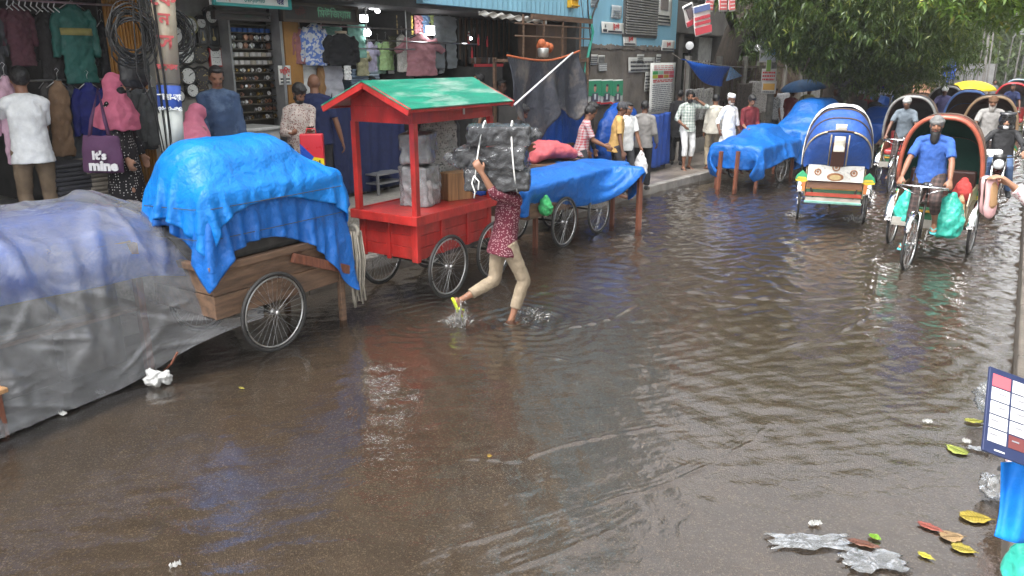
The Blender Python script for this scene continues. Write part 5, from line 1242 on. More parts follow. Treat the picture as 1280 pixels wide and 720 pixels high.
PLAS = film_mat('clear_plastic', .2, tint=(.38,.385,.4), milky=.26, scale=3, rough=.15, bump=.6, ior=1.45)
P = folds(P, 44, .07, 31, (-.4,.9), (.8,2.2), (.05,.12), (1,0,.6)); P = folds(P, 130, .034, 32, (-.9,1.3), (.3,1.1), (.02,.05), (1,0,.6)); P = folds(P, 260, .014, 33, (0,3.14), (.1,.4), (.015,.03), (1,0,.6)); P[..., 2] = np.maximum(P[..., 2], .008)
tag(cloth_obj('plastic_sheet', P, PLAS, solid=0), 'large crumpled translucent plastic sheet draped over the blue covered stall down to the water', 'plastic sheet')
p = G(12,545); o = empty('wooden_crate', (p.x-.12, p.y-.28, -.02), R(8), 'old wooden bench end standing in the water at the lower left corner', 'bench')
mb = MB(); mb.box((0,0,.36), (.34,.62,.035)); mb.build('top', WOODL, o, bevel=.006)
for a in (-1,1):
    mb = MB(); mb.box((0,a*.26,.17), (.28,.03,.34)); mb.build('leg', WOODR, o, bevel=.004)
mb = MB(); mb.box((0,0,.12), (.04,.5,.06)); mb.build('stretcher', WOOD, o)

# ---- wooden cart with the big blue covered load
o = empty('wooden_cart', (-5.95, 4.35, 0), 0, 'brown wooden handcart with spoked wheels under the big blue load', 'handcart')
mb = MB(); planks(mb, -.5, 1.0, .42, .42, .84, 2); planks(mb, -.5, 1.0, -.42, .42, .84, 2)
for y in (-.48, .98): 
    for i in range(2): mb.box((0,y,.525+i*.21), (.82,.025,.2))
mb.box((0,.25,.44), (.82,1.45,.03)); mb.build('body', WOOD, o, bevel=.005)
mb = MB()
for a in (-1,1): mb.box((a*.43,.29,.87), (.07,1.66,.06))
for b in (-.5,1.05): mb.box((0,b,.87), (.92,.07,.058))
mb.build('top_rail', WOOD, o, bevel=.006)
mb = MB(); mb.bar((.47,.35,.8),(.47,1.12,.5),.05,.09); mb.build('brace', WOODR, o, bevel=.006)
mb = MB(); mb.bar((.42,.98,-.08),(.42,.98,.84),.05,.06); mb.build('leg', WOOD, o, bevel=.004)
mb = MB(); mb.bar((-.42,.98,-.08),(-.42,.98,.84),.05,.06); mb.build('leg', WOOD, o, bevel=.004)
mb = MB(); mb.tube([(-.62,.05,.35),(.56,.05,.35)], .016, 8); mb.build('axle', DSTEEL, o)
for a in (-1,1):
    mb = MB(); mb.bar((a*.36,.05,.35),(a*.36,-.18,.46),.03); mb.bar((a*.36,.05,.35),(a*.36,.28,.46),.03); mb.build('spring_hanger', DSTEEL, o)
wheel(o, (.52,.05,.36), .375); wheel(o, (-.52,.05,.36), .375)
mb = MB(); r_ = random.Random(4)
for i in range(22):
    y = r_.uniform(-.06,.06); x = r_.uniform(-.05,.05); L_ = r_.uniform(.5,.82)
    mb.tube([(x,y,0),(x*1.3+.02,y*1.2,-L_*.4),(x*1.1,y*.9,-L_*.8),(x+r_.uniform(-.03,.03),y*.8,-L_)], .009, 5)
mb.ring((0,0,.0), .06, .02, 'Y', 12, 6)
tag(mb.build('rope_hank', ROPE, smooth=True, loc=(-5.5, 5.53, .9)), 'hank of grey rope hanging at the end of the blue loaded cart', 'rope')
mb = MB(); mb.box((0,.16,0), (.76,1.36,.62)); mb.box((-.06,.0,.42), (.36,.72,.36)); 
tag(mb.build('goods_load', mat('dull_boxes',(.11,.1,.09)), loc=(-5.98,4.5,1.19), bevel=.05), 'stack of boxed goods hidden under the blue tarpaulins', 'goods')
colC = [((-5.97,4.67,1.18), (.43,.79,.34), 0, .08), ((-5.95,4.64,.63), (.48,.84,.25), 0, .03), ((-6.02,4.52,1.5), (.36,.62,.37), 0, .3), ((-5.95,4.9,1.36),(.38,.5,.24),0,.2)]
def pl2(u, v): return (-5.95+1.95*(u-.5)+.16*(v-.5), 4.74+2.5*(v-.5)-.2*(u-.5), 1.98-.5*abs(v-.5)-.3*abs(u-.5))
P = drape(1.9, 2.55, 58, 78, pl2, colC, 85, 7, seed=6, grav=.0018, fr=.5)
P = folds(P, 90, .016, 8, (0,3.14), (.15,.7), (.02,.045)); P = folds(P, 140, .007, 18, (0,3.14), (.08,.3), (.02,.03))
o = tag(cloth_obj('blue_tarpaulin', P, BT, solid=.005), 'lower deep blue tarpaulin wrapped round the cart load, one corner hanging in a point', 'tarpaulin')
mb = MB()
lo = V(o.location)
for z, dx, dy in ((1.36,.475,.83),(1.1,.465,.83)):
    mb.tube([V((-5.97+dx*sx_*1.0, 4.67+dy*sy_, z+.02*sx_))-lo for sx_, sy_ in ((1,-.9),(1.03,-.4),(1.04,.2),(1.02,.85),(.7,1.03),(-.7,1.03),(-1,.9),(-1,-.9),(-.7,-1.03),(.7,-1.03),(1,-.9))], .004, 5)
mb.build('tie_rope', mat('dark_cord',(.05,.055,.06), rough=.9), o)
colC2 = [(c, (h[0]+.03,h[1]+.03,h[2]+.03), a, r+.03) for c, h, a, r in colC]
def pl3(u, v): return (-6.0+1.5*(u-.5), 4.62+2.2*(v-.5), 2.1-.35*abs(v-.5)-.25*abs(u-.5)+.02*math.sin(11*u+7*v))
P = drape(1.5, 2.22, 48, 72, pl3, colC2, 65, 7, seed=9, grav=.0018, fr=.7)
P = folds(P, 90, .018, 9, (0,3.14), (.15,.8), (.02,.05)); P = folds(P, 140, .007, 19, (0,3.14), (.08,.3), (.02,.03))
tag(cloth_obj('blue_tarpaulin', P, BTL, solid=.006), 'upper bright blue tarpaulin humped over the top of the big cart load', 'tarpaulin')

# ---- red kiosk cart
KX, KY = -5.62, 6.86
o = empty('red_kiosk_cart', (KX, KY, 0), 0, 'red painted street vendor cart with a green gabled roof on four posts', 'vendor cart')
hx, hy = .44, .72
mb = MB(); planks(mb, -hy+.05, hy-.05, hx-.06, .48, .88, 3, .03); planks(mb, -hy+.05, hy-.05, -hx+.06, .48, .88, 3, .03)
for y in (-hy+.06, hy-.06):
    for i in range(3): mb.box((0,y,.548+i*.133), (2*hx-.12,.03,.13))
for y in (-hy+.05, -.24, .24, hy-.05):
    for a in (-1,1): mb.box((a*(hx-.038),y,.67), (.03,.06,.42))
for x in (-.36, 0, .36): mb.box((x,-hy+.035,.67), (.05,.03,.42))
mb.box((0,0,.5), (2*hx-.1,2*hy-.1,.03)); mb.build('body', REDP, o, bevel=.004)
mb = MB(); mb.box((0,0,.955), (2*hx+.02,2*hy+.02,.025))
for a in (-1,1): mb.box((a*(hx+.02),0,.93), (.035,2*hy+.1,.1))
for b in (-1,1): mb.box((0,b*(hy+.035),.93), (2*hx+.01,.035,.098))
mb.build('counter', REDP, o, bevel=.005)
for a in (-1,1):
    for b in (-1,1):
        mb = MB(); mb.box((a*(hx-.03),b*(hy-.03),1.45), (.065,.065,.97)); mb.build('post', REDP, o, bevel=.004)
mb = MB()
for a in (-1,1): mb.box((a*(hx-.025),0,2.015), (.03,2*hy,.17))
for b in (-1,1): mb.box((0,b*(hy-.01),2.015), (2*hx-.08,.03,.168))
mb.box((0,0,2.09), (2*hx-.08,2*hy-.05,.015)); mb.build('frieze', REDP, o, bevel=.004)
ez, rz_, ex, ry0, ry1 = 2.1, 2.36, .6, -.98, .93
GREENR = mat('worn_green_roof', (.0,.17,.1), rough=.35, var=.3, vs=4, bump=.2, dirt=(.36,.42,.37), dirt_amt=.85, stretch=(2.6,.7,2.6), chips=(.3,.33,.28))
for a in (-1,1):
    mb = MB(); mb.add([(0,ry0,rz_),(a*ex,ry0,ez),(a*ex,ry1,ez),(0,ry1,rz_)], [(0,1,2,3) if a > 0 else (3,2,1,0)]); mb.build('roof_sheet', GREENR, o, solid=.012)
mb = MB()
for a in (-1,1):
    for y in (ry0+.02, ry1-.02): mb.bar((0,y,rz_-.035),(a*ex*.995,y,ez-.03), .03, .075)
    mb.box((a*(ex-.02),(ry0+ry1)/2,ez-.02), (.012,ry1-ry0-.04,.035))
    mb.add([(0,ry0+.03,rz_-.02),(a*(ex-.03),ry0+.03,ez-.018),(a*(ex-.03),ry1-.03,ez-.018),(0,ry1-.03,rz_-.02)], [(0,1,2,3),(3,2,1,0)][:1])
mb.build('barge_board', REDP, o, bevel=.004)
for b in (-1,1):
    mb = MB(); y = b*(hy-.0); mb.add([(-hx+.03,y,2.1),(hx-.03,y,2.1),(hx-.03,y,2.16),(0,y,rz_-.03),(-hx+.03,y,2.16)], [(0,1,2,3,4)]); mb.build('gable', REDP, o, solid=.02)
mb = MB(); mb.box((hx-.005,.15,2.02), (.012,.03,.07)); mb.build('latch', STEEL, o)
for a in (-1,1):
    for b in (-.27,.63): wheel(o, (a*.5,b,.345), .36)
    mb = MB(); mb.bar((a*.4,-.5,.47),(a*.4,.72,.47),.04); mb.build('chassis_rail', DSTEEL, o)
for b in (-.27,.63): mb = MB(); mb.tube([(-.56,b,.345),(.56,b,.345)], .014, 8); mb.bar((.4,b,.35),(.4,b,.48),.03); mb.bar((-.4,b,.35),(-.4,b,.48),.03); mb.build('axle', DSTEEL, o)
# things on the kiosk
FILM = film_mat('wrapping_film', .08, tint=(.55,.56,.57), milky=.3, scale=9, rough=.12)
def wrapped(p, d, rz, inner, label, name='wrapped_bundle', ears=True, seed=1, cat='bundle', layers=3):
    o = empty(name, p, rz, label, cat); r_ = random.Random(seed)
    mb = MB(); n = layers+1; h_ = d[2]/n
    for i in range(n): mb.box((r_.uniform(-.015,.015),r_.uniform(-.015,.015),h_*(i+.5)), (d[0]*r_.uniform(.86,.94),d[1]*r_.uniform(.86,.94),h_*1.02), (0,0,r_.uniform(-.12,.12)))
    blob('folded_goods', mb, inner, o, .014, 9, disp=.07, ds=.1)
    mb = MB()
    for i in range(n): mb.box((0,0,h_*(i+.5)), (d[0],d[1],h_*1.06), (0,0,r_.uniform(-.03,.03)))
    if ears:
        for a in (-1,1):
            for b in (.5,): mb.loft([(a*d[0]*.3,(b-.5)*d[1],d[2]*.6),(a*d[0]*.55,(b-.5)*d[1]*1.2,d[2]*.5),(a*d[0]*.66,(b-.5)*d[1]*1.3,d[2]*.42)], [(.07,.07),(.04,.05),(.012,.03)], 10)
    blob('film', mb, FILM, o, .014, 8, disp=.07, ds=.08)
    return o
wrapped((KX-.02,KY-.1,.97), (.36,.36,.44), .2, mat('pale_stock',(.42,.41,.4), rough=.7, var=.35, vs=12), 'lower plastic wrapped white bundle on the red counter', seed=2, layers=1)
wrapped((KX-.02,KY-.1,1.46), (.34,.46,.32), .5, mat('grey_stock',(.13,.135,.14), rough=.7, var=.2), 'upper plastic wrapped grey bundle stacked on the white one', seed=3, layers=1)
o = empty('wooden_box', (KX+.1,KY+.42,.97), R(-20), 'upright box of striped wood grain on the red counter', 'box')
mb = MB(); mb.box((0,0,.16), (.2,.34,.32)); mb.build('case', mat('zebra_wood',(.3,.16,.07), rough=.4, var=.55, vs=5, stretch=(7,7,.35), dirt=(.06,.03,.015), dirt_amt=.7), o, bevel=.004)
mb = MB(); mb.box((0,0,.322), (.16,.3,.008)); mb.build('lid', WOODL, o)
mb = MB()
for y in (-.16,.16): mb.tube([(-.14,y,.0),(-.14,y,.4)], .008, 5)
mb.tube([(-.14,-.16,.4),(-.14,.16,.4)], .008, 5); mb.build('rail', BLACK, o)
garment('panjabi', (KX-.12,KY+.4,1.95), cloth('grey_rain_print',(.3,.3,.29), pat='print', col2=(.14,.14,.14), ps=25), 'grey patterned shirt hanging from the kiosk roof behind the wrapped bundles', s=(.75,1.2,.72), rz=R(70))
garment('jacket', (KX-.2,KY+.62,1.93), DGREY, 'charcoal jacket hanging at the far end inside the red kiosk', s=(.7,1,.75), rz=R(80))
mb = MB(); mb.loft([(0,-.2,.06),(0,.2,.06)], [.06,.06], 16, (1,0,0)); o = tag(mb.build('cloth_roll', cloth('royal_roll',(.02,.07,.35)), smooth=True, loc=(KX+.2,KY+.66,1.01), rot=(0,0,R(60))), 'roll of blue and white cloth lying behind the wooden box', 'cloth roll')
mb = MB(); mb.loft([(0,-.05,.06),(0,.02,.06)], [.062,.062], 16, (1,0,0), cap=False); mb.build('label_band', WHITE, o, smooth=True)

# ---- flat cart with a blue tarpaulin on a frame
o = empty('flat_cart', (-5.62, 9.7, 0), 0, 'low wooden flat cart with two spoked wheels a side under a flat blue tarpaulin', 'handcart')
mb = MB(); planks(mb, -1.15, .5, .34, .52, .93, 2); planks(mb, -1.15, .5, -.34, .52, .93, 2); planks(mb, .55, 1.5, .30, .5, .9, 2); planks(mb, .55, 1.5, -.34, .5, .9, 2)
for y in (-1.14,.5,1.5): mb.box((0,y,.71), (.66,.03,.4))
mb.box((0,.15,.95), (.78,2.9,.03)); mb.build('body', WOOD, o, bevel=.004)
for x, y in ((.12,-.62),(-.3,-.62),(.33,1.42),(-.33,1.42)):
    mb = MB(); mb.bar((x,y,-.1),(x,y,.9),.06); mb.build('leg', WOODR, o, bevel=.005)
for a in (-1,1):
    for b in (-.3,.78): wheel(o, (a*.41,b,.35), .365)
for b in (-.3,.78): mb = MB(); mb.tube([(-.46,b,.35),(.46,b,.35)], .014, 8); mb.build('axle', DSTEEL, o)
mb = MB(); mb.bar((-4.78,11.02,-.1),(-4.80,11.03,.98),.07)
tag(mb.build('wooden_post', WOODR, bevel=.006), 'red brown wooden post standing in the water under the far corner of the flat tarpaulin', 'post')
colF = [((-5.6,9.95,.92), (.42,1.6,.06), 0, .03), ((-5.55,10.9,.94), (.85,.1,.05), .12, .04), ((-5.6,9.6,1.0),(.2,.9,.07),0,.06)]
P = drape(1.5, 3.4, 46, 90, lambda u,v: (-5.52+1.5*(u-.5)+.28*(v-.45), 9.98+3.4*(v-.5)-.25*(u-.5), 1.14+.02*math.sin(8*u+5*v)), colF, 42, 7, seed=12, grav=.0016, fr=.8, jit=.008)
P = folds(P, 90, .018, 10, (0,3.14), (.2,.9), (.02,.05)); P = folds(P, 120, .008, 20, (0,3.14), (.08,.3), (.02,.03))
tag(cloth_obj('blue_tarpaulin', P, BT, solid=.006), 'flat blue tarpaulin stretched over the low cart right of the porter', 'tarpaulin')
mb = MB(); mb.loft([(0,0,-.16),(0,0,-.13),(0,0,-.05),(0,0,.04),(0,0,.11)], [(.04,.04),(.09,.07),(.11,.085),(.075,.06),(.02,.02)], 16)
o = blob('net_bag', mb, mat('green_net',(.03,.3,.09), rough=.6, var=.4, vs=20, bump=1.0, bs=55), None, .012, 1, disp=.04, ds=.05); o.location = (-5.16,8.78,.72); tag(o, 'green net bag hanging at the end of the flat cart', 'net bag')
mb = MB(); mb.loft([(-.45,0,.0),(-.4,0,.1),(-.15,0,.17),(.15,0,.15),(.4,0,.08),(.47,0,.0)], [(.2,.08),(.28,.12),(.3,.15),(.28,.14),(.24,.1),(.15,.05)], 16, (0,1,0))
o = blob('cloth_bundle', mb, cloth('coral_cloth',(.52,.11,.12)), None, .02, 3, disp=.07, ds=.14); o.location = (-6.35,10.9,1.0); o.rotation_euler = (0,0,R(70)); tag(o, 'coral pink cloth covered bundle behind the flat blue tarpaulin', 'bundle')
mb = MB(); mb.box2((-6.75,10.4,.15), (-6.1,11.5,.98)); tag(mb.build('stall_table', WOOD, bevel=.01), 'low wooden stall table under the coral bundle', 'table')
# ---- grey tarpaulin stall with the white pole
GT = tarp_mat('dusty_grey_tarpaulin', (.03,.032,.042), dirt=(.2,.165,.13), damt=.75, rough=.45)
o = empty('tarpaulin_stall', (-7.25,12.2,.15), 0, 'pavement stall shrouded in a dusty grey tarpaulin with blue sheets under it', 'stall')
mb = MB()
for y in (-1.1,1.1):
    for x in (-.3,.3): mb.bar((x,y,0),(x,y,2.45),.05)
for z in (.9,2.4): mb.box((0,0,z), (.6,2.25,.05))
mb.build('frame', WOOD, o)
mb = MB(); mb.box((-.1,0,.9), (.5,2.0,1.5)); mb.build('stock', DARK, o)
tl, tr_ = XP(636,70,-6.85), XP(723,64,-6.9)
GY = ([0,.12,.3,.42,.56,.7,.85,.93,1],[150,167,186,165,138,150,166,138,118])
def gtf(u, v):
    low = .62+.5*abs(2*u-1)**.8 - (.32 if .25 < u < .6 else 0)*1 + .3*max(0, 1-abs(u-.33)*5) - .02
    yy_ = tl.y+(tr_.y-tl.y)*u; zt_ = tl.z+(tr_.z-tl.z)*u - .12*math.sin(math.pi*u)
    drop = zt_ - (2.57-(float(np.interp(u, GY[0], GY[1]))-74)/86)
    z = zt_ - drop*v
    return (-6.88+.1*math.sin(u*13+v*2)*v+.05*math.sin(u*31+v*5)*v + .16*v*v, yy_+.05*math.sin(v*6+u*3)-.08*v*(u-.5), z)
mb = MB(); mb.sheet([[gtf(u/50, v/30) for u in range(51)] for v in range(31)])
tag(mb.build('grey_tarpaulin', GT, smooth=True, solid=.006), 'dusty dark grey tarpaulin hanging in points over the pavement stall', 'tarpaulin')
mb = MB(); mb.tube([gtf(u/20,-.01) for u in range(21)], .018, 6); tag(mb.build('orange_cord', mat('orange_cloth',(.42,.1,.03), rough=.7, bump=.4), smooth=True), 'rust orange cloth edge along the top of the grey tarpaulin', 'cloth edge')
mb = MB(); mb.tube([XP(643,131,-6.6), XP(716,66,-6.72)], .015, 8); tag(mb.build('white_pole', WHITE, smooth=True), 'thin white pole slanting across the grey tarpaulin', 'pole')
a_, b_ = XP(655,150,-7.05), XP(733,150,-7.05)
tag(curtain(a_.y,b_.y+.15,-6.98,.3,1.75,.05,24,5).build('blue_tarpaulin', BT2, smooth=True, solid=.006), 'blue sheet hanging behind the points of the grey tarpaulin', 'tarpaulin')
a_, b_ = XP(674,160,-6.75), XP(698,160,-6.75)
mb = curtain(a_.y,b_.y,-6.8,.3,1.2,.03,12,8); tag(mb.build('black_cloth', BLKC, smooth=True, solid=.006), 'plain black cloth hung below the grey tarpaulin', 'cloth')
mb = MB(); mb.loft([(0,0,0),(0,0,.02),(0,0,.14),(0,0,.16)], [.07,.09,.1,.085], 16); o = tag(mb.build('metal_pot', mat('dull_aluminium',(.4,.4,.38), rough=.4, metal=.8), smooth=True, loc=XP(679,72,-7.1)), 'dull metal pot standing on the shelf above the grey tarpaulin', 'pot')
mb = MB(); 
for i in range(8): mb.ball((rnd.uniform(-.1,.1),rnd.uniform(-.2,.2),rnd.uniform(-.05,.07)), rnd.uniform(.05,.08), 8, 6)
tag(mb.build('onion_bag', mat('orange_net',(.4,.1,.03), rough=.6, bump=.6), smooth=True, loc=XP(681,58,-7.2)), 'orange net of goods hanging over the metal pot', 'net bag')
mb = MB(); a_, b_ = XP(640,40,-7.4), XP(735,40,-7.4)
for z in (2.95,3.15): mb.tube([(-7.35,a_.y,z),(-7.35,b_.y,z)], .014)
for k_ in range(4): mb.bar((-7.35,a_.y+(b_.y-a_.y)*(k_+.4)/4,2.5),(-7.35,a_.y+(b_.y-a_.y)*(k_+.4)/4,3.3),.03)
mb.box((-7.35,(a_.y+b_.y)/2+.3,3.28), (.05,b_.y-a_.y-.5,.09)); tag(mb.build('stall_rack', WOOD), 'wood and steel rack above the grey tarpaulin, under the blue fascia', 'rack')
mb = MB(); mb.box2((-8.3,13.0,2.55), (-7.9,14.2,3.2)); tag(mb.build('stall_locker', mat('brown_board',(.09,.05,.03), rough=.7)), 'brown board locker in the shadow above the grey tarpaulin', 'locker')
# round blue covered heap and blue hanging cloth by the cement wall
mb = MB(); mb.loft([(0,-.75,0),(0,-.6,.5),(0,0,.72),(0,.55,.6),(0,.8,.1)], [(.15,.2),(.28,.45),(.33,.62),(.3,.5),(.16,.2)], 18, (1,0,0))
mb = MB(); mb.ball((0,0,.75), (.33,.95,.85), 20, 12)
o = blob('covered_heap', mb, BT2, None, .03, 3, disp=.12, ds=.25); p_ = XP(778,140,-7.0); o.location = (-7.05,p_.y,.13); tag(o, 'rounded heap under a blue tarpaulin against the cement wall', 'covered heap')
a_, b_ = XP(808,150,-6.7), XP(838,150,-6.7)
tag(curtain(a_.y,b_.y,-6.7,.25,1.42,.035,13,3).build('blue_cloth', cloth('blue_sheet',(.025,.07,.3), rough=.6), smooth=True, solid=.006), 'blue cloth hanging like a curtain below the notice board', 'cloth')
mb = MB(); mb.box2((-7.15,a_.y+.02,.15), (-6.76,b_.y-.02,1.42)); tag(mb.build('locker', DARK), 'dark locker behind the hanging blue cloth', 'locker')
mb = MB(); mb.sheet([[(-6.68,a_.y-.08,z),(-6.66,a_.y+.03,z+.01)] for z in (.4,.8,1.2)]); tag(mb.build('red_cloth', cloth('red_strip',(.4,.04,.05)), solid=.01, smooth=True), 'narrow red cloth strip at the left edge of the blue curtain', 'cloth')

# ---- further blue covered carts along the kerb
def tarp_cart(c, rz, L_, W_, h_, label, labelt, seed, mounds=(), sheet=None, m=BT, wheels=True, low=.5):
    o = empty('handcart', c, rz, label, 'handcart')
    mb = MB(); planks(mb, -L_/2, L_/2, W_/2, .45, h_-.05, 2); planks(mb, -L_/2, L_/2, -W_/2, .45, h_-.05, 2); mb.box((0,0,h_-.03), (W_+.08,L_+.1,.05))
    for y in (-L_/2,L_/2): mb.box((0,y,.65), (W_,.03,.4))
    mb.build('body', WOOD, o)
    for a in (-1,1):
        if wheels: wheel(o, (a*(W_/2+.06),.1,.345), .36)
        for b in (-1,1): mb = MB(); mb.bar((a*(W_/2-.04),b*(L_/2-.08),-.1),(a*(W_/2-.04),b*(L_/2-.08),h_-.06),.06); mb.build('leg', WOODR, o)
    ca, sa = math.cos(rz), math.sin(rz)
    def wc(x, y, z): return (c[0]+x*ca-y*sa, c[1]+x*sa+y*ca, z)
    cols = [(wc(0,0,h_-.1), (W_/2+.1,L_/2+.12,.16), rz, .05)]+[(wc(x,y,z), hf, rz, r) for x,y,z,hf,r in mounds]
    sw, sl = sheet or (W_+.9, L_+.9)
    top = max([h_]+[z+hf[2] for x,y,z,hf,r in mounds])+.1
    P = drape(sw, sl, 38, 56, lambda u,v: wc(sw*(u-.5), sl*(v-.5), top-.25*abs(u-.5)-.25*abs(v-.5)), cols, 70, 6, seed=seed, grav=.0018, fr=.5)
    P = folds(P, 60, .03, seed, (0,3.14), (.3,1.2), (.04,.09)); P = folds(P, 60, .012, seed+50, (0,3.14), (.15,.5), (.03,.05))
    tag(cloth_obj('blue_tarpaulin', P, m, solid=.006), labelt, 'tarpaulin')
    return o
tarp_cart((-4.72,17.1,0), R(-6), 2.2, .95, .82, 'handcart with posts under the crumpled blue tarpaulin below the white robed man', 'crumpled blue tarpaulin with a raised peak, draped over two posts at its near end', 21, [(0,.2,.95,(.3,.5,.25),.15),(-.1,-.7,.88,(.25,.3,.12),.1)], (2.0,3.3))
for px, i in ((897,0),(918,1)):
    p = G(px,237); mb = MB(); mb.bar((p.x,p.y,-.1),(p.x+.01,p.y+.02,.78),.065); tag(mb.build('wooden_post', WOODR, bevel=.006), ['left one of the two brown posts in front of the crumpled blue tarpaulin','right one of the two brown posts in front of the crumpled blue tarpaulin'][i], 'post')
tarp_cart((-4.25,20.3,0), R(-4), 2.6, 1.1, .95, 'handcart hidden under the tall rounded blue tarpaulin', 'tall rounded blue tarpaulin left of the blue hooded rickshaw', 22, [(0,0,1.25,(.4,.9,.4),.3)], (2.2,3.7))
tarp_cart((-3.15,23.2,0), R(-6), 2.2, 1.0, .95, 'handcart under the blue tarpaulin right of the blue hooded rickshaw', 'blue tarpaulin sloping down to the right of the blue hooded rickshaw', 23, [(0,.2,1.1,(.35,.6,.25),.15)], (2.1,3.4), m=BT2)
tarp_cart((-3.7,26.8,0), R(-3), 2.3, 1.0, 1.0, 'handcart under the farthest blue tarpaulin', 'farthest blue tarpaulin, behind the sloping one', 24, [(0,0,1.2,(.35,.7,.3),.2)], (2.1,3.4), m=BT2)
# hanging blue triangle
A, B_, C_ = XP(851,74,-6.2), XP(913,83,-6.2), XP(907,108,-6.1)
mb = MB(); n = 14; rows = []
for j in range(n+1):
    t = j/n; rows.append([tuple((A*(1-u)+B_*u)*(1-t)+(A*.35*0+ (A*(1-u)+C_*u))*t*1.0 + V((.1*math.sin(u*3.1+t*2), 0, -.12*math.sin(math.pi*u)*(t)-.05*math.sin(math.pi*u)))) for u in [i/n for i in range(n+1)]])
mb.sheet(rows); tag(mb.build('blue_awning', BT2, smooth=True, solid=.008), 'loose blue tarpaulin triangle strung in the air before the iron fence', 'awning')
mb = MB(); D_ = XP(928,95,-6.3); mb.add([tuple(B_),tuple(C_+V((0,0,.12))),tuple(D_)], [(0,1,2)]); tag(mb.build('awning_flap', film_mat('pale_blue_film', .75, tint=(.1,.25,.5)), solid=.004), 'pale blue see-through flap at the right end of the blue triangle', 'awning flap')
mb = MB(); mb.tube([A+V((0,-.5,.12)),A,B_,D_+V((0,1.2,.2))], .006, 4); tag(mb.build('awning_rope', ROPE), 'thin rope the blue triangle hangs from', 'rope')

# ------------------------------------------------------------------ porter
_pr = V((-4.19,6.27,-.07)); _pf = V((.5,.866,0)).normalized(); _pz = math.atan2(-_pf.x,_pf.y); _cm = -V((_F.x,_F.y,0)).normalized()
BC = _pr+_pf*.14-_Rt*.19+_cm*.11; BC.z = 1.46
def ploc(wv): return Matrix.Rotation(-_pz,3,'Z') @ (wv-_pr)
por = person(_pr, (.5,.866), 'porter in a maroon printed shirt and rolled khaki trousers carrying a big bundle', h=1.68, lean=.16, hip=(0,0.02,.9), head=(0,.3),
    hands=(ploc(BC+_Rt*.33-_cm*.1+V((0,0,.28))),ploc(BC-_Rt*.12+_cm*.24+V((0,0,.1)))), elb=(ploc(_pr+_Rt*1-V((0,0,.8))),ploc(_pr+_cm*1-_Rt*.5-V((0,0,1.1)))), feet=((-.1,-.42,.3),(.1,.06,.085)), footd=((-.05,.45,-.95),(.1,1,-.1)), skin=SK1, hair='thick',
    shirt=cloth('maroon_leaf_print',(.095,.014,.026), pat='print', col2=(.28,.17,.18), ps=52), sleeve='half', pants=cloth('rolled_khaki',(.25,.2,.14), bump=.6), leg='roll', shoe=None, vox=.0095, curl=(.75,.75), palm=(None,ploc(_pr-_cm)), hem=.14)
LIME = flat('lime_rubber',(.5,.6,.03), .4)
R_ = por['root'].matrix_basis
for i in (0,1):
    f_ = V((-.05,.45,-.95)).normalized() if i == 0 else V((.1,1,-.1)).normalized(); up = (V((0,0,1))-f_*f_.z).normalized(); a = por['an'][i]; s2 = f_.cross(up)
    off = up*(-.062 if i else -.075)
    mb = MB(); mb.loft([a-f_*.075+off, a-f_*.03+off, a+f_*.07+off*1.05, a+f_*.15+off*1.15, a+f_*.205+off*1.2], [(.024,.012),(.038,.013),(.036,.013),(.048,.013),(.032,.01)], 12, s2)
    for e in (-1,1): mb.loft([a+f_*.15-up*.05, a+f_*.09+s2*e*.034-up*.035, a+f_*.04+s2*e*.044-up*.075], .01, 6, up)
    mb.build('sandal', LIME if i == 0 else flat('grey_sandal',(.3,.3,.28)), por['root'], smooth=True)
hcw = R_ @ por['hc']
o = empty('tied_bundle', BC, YAW-R(6), 'huge film wrapped bundle of black clothes tied with white string on the porter\'s head', 'bundle')
BLKB = cloth('black_bundle',(.022,.022,.024), rough=.6, bump=.8, bs=14)
mb = MB()
for dz, dx, w_, rz2 in ((-.01,.03,.6,.05),(.2,-.02,.64,-.06),(.41,.04,.56,.1)):
    for q in (-1,1): mb.box((dx+q*w_*.25,0,dz), (w_*.52,.36,.17), (rnd.uniform(-.06,.06),rnd.uniform(-.08,.08),rz2))
blob('black_clothes', mb, BLKB, o, .013, 9, disp=.07, ds=.08)
for v_ in list(mb.v): pass
mb2 = MB()
for dz, dx, w_, rz2 in ((-.01,.03,.63,.05),(.2,-.02,.68,-.06),(.41,.04,.6,.1)): mb2.box((dx,0,dz), (w_,.4,.19), (0,0,rz2))
for x0, z0, s_ in ((-.33,.2,-1),(.3,.43,1)): mb2.loft([(x0,-.05,z0),(x0+s_*.09,-.08,z0-.01),(x0+s_*.15,-.1,z0+.03)], [(.12,.1),(.06,.06),(.012,.04)], 10, (0,1,0))
blob('film', mb2, film_mat('clear_wrap', .0, tint=(.6,.6,.61), milky=.12, scale=7, rough=.1, bump=.75, ior=1.45), o, .012, 7, disp=.05, ds=.05)
for x, sk in ((-.14,.05),(.2,-.03)):
    mb = MB(); pts = []
    for k in range(24):
        a = 6.2832*k/24; pts.append((x+sk*math.sin(a), .228*math.cos(a), .2+.345*math.sin(a)))
    mb.loft(pts, .007, 5, (1,0,0), closed=True); mb.build('string', STRING, o, smooth=True)
mb = MB(); mb.tube([(-.17,-.235,.05),(-.19,-.24,-.02),(-.16,-.25,-.1),(-.17,-.25,-.16)], .007, 5); mb.tube([(-.17,-.235,.05),(-.12,-.25,0),(-.13,-.25,-.08)], .007, 5); mb.build('string', STRING, o, smooth=True)
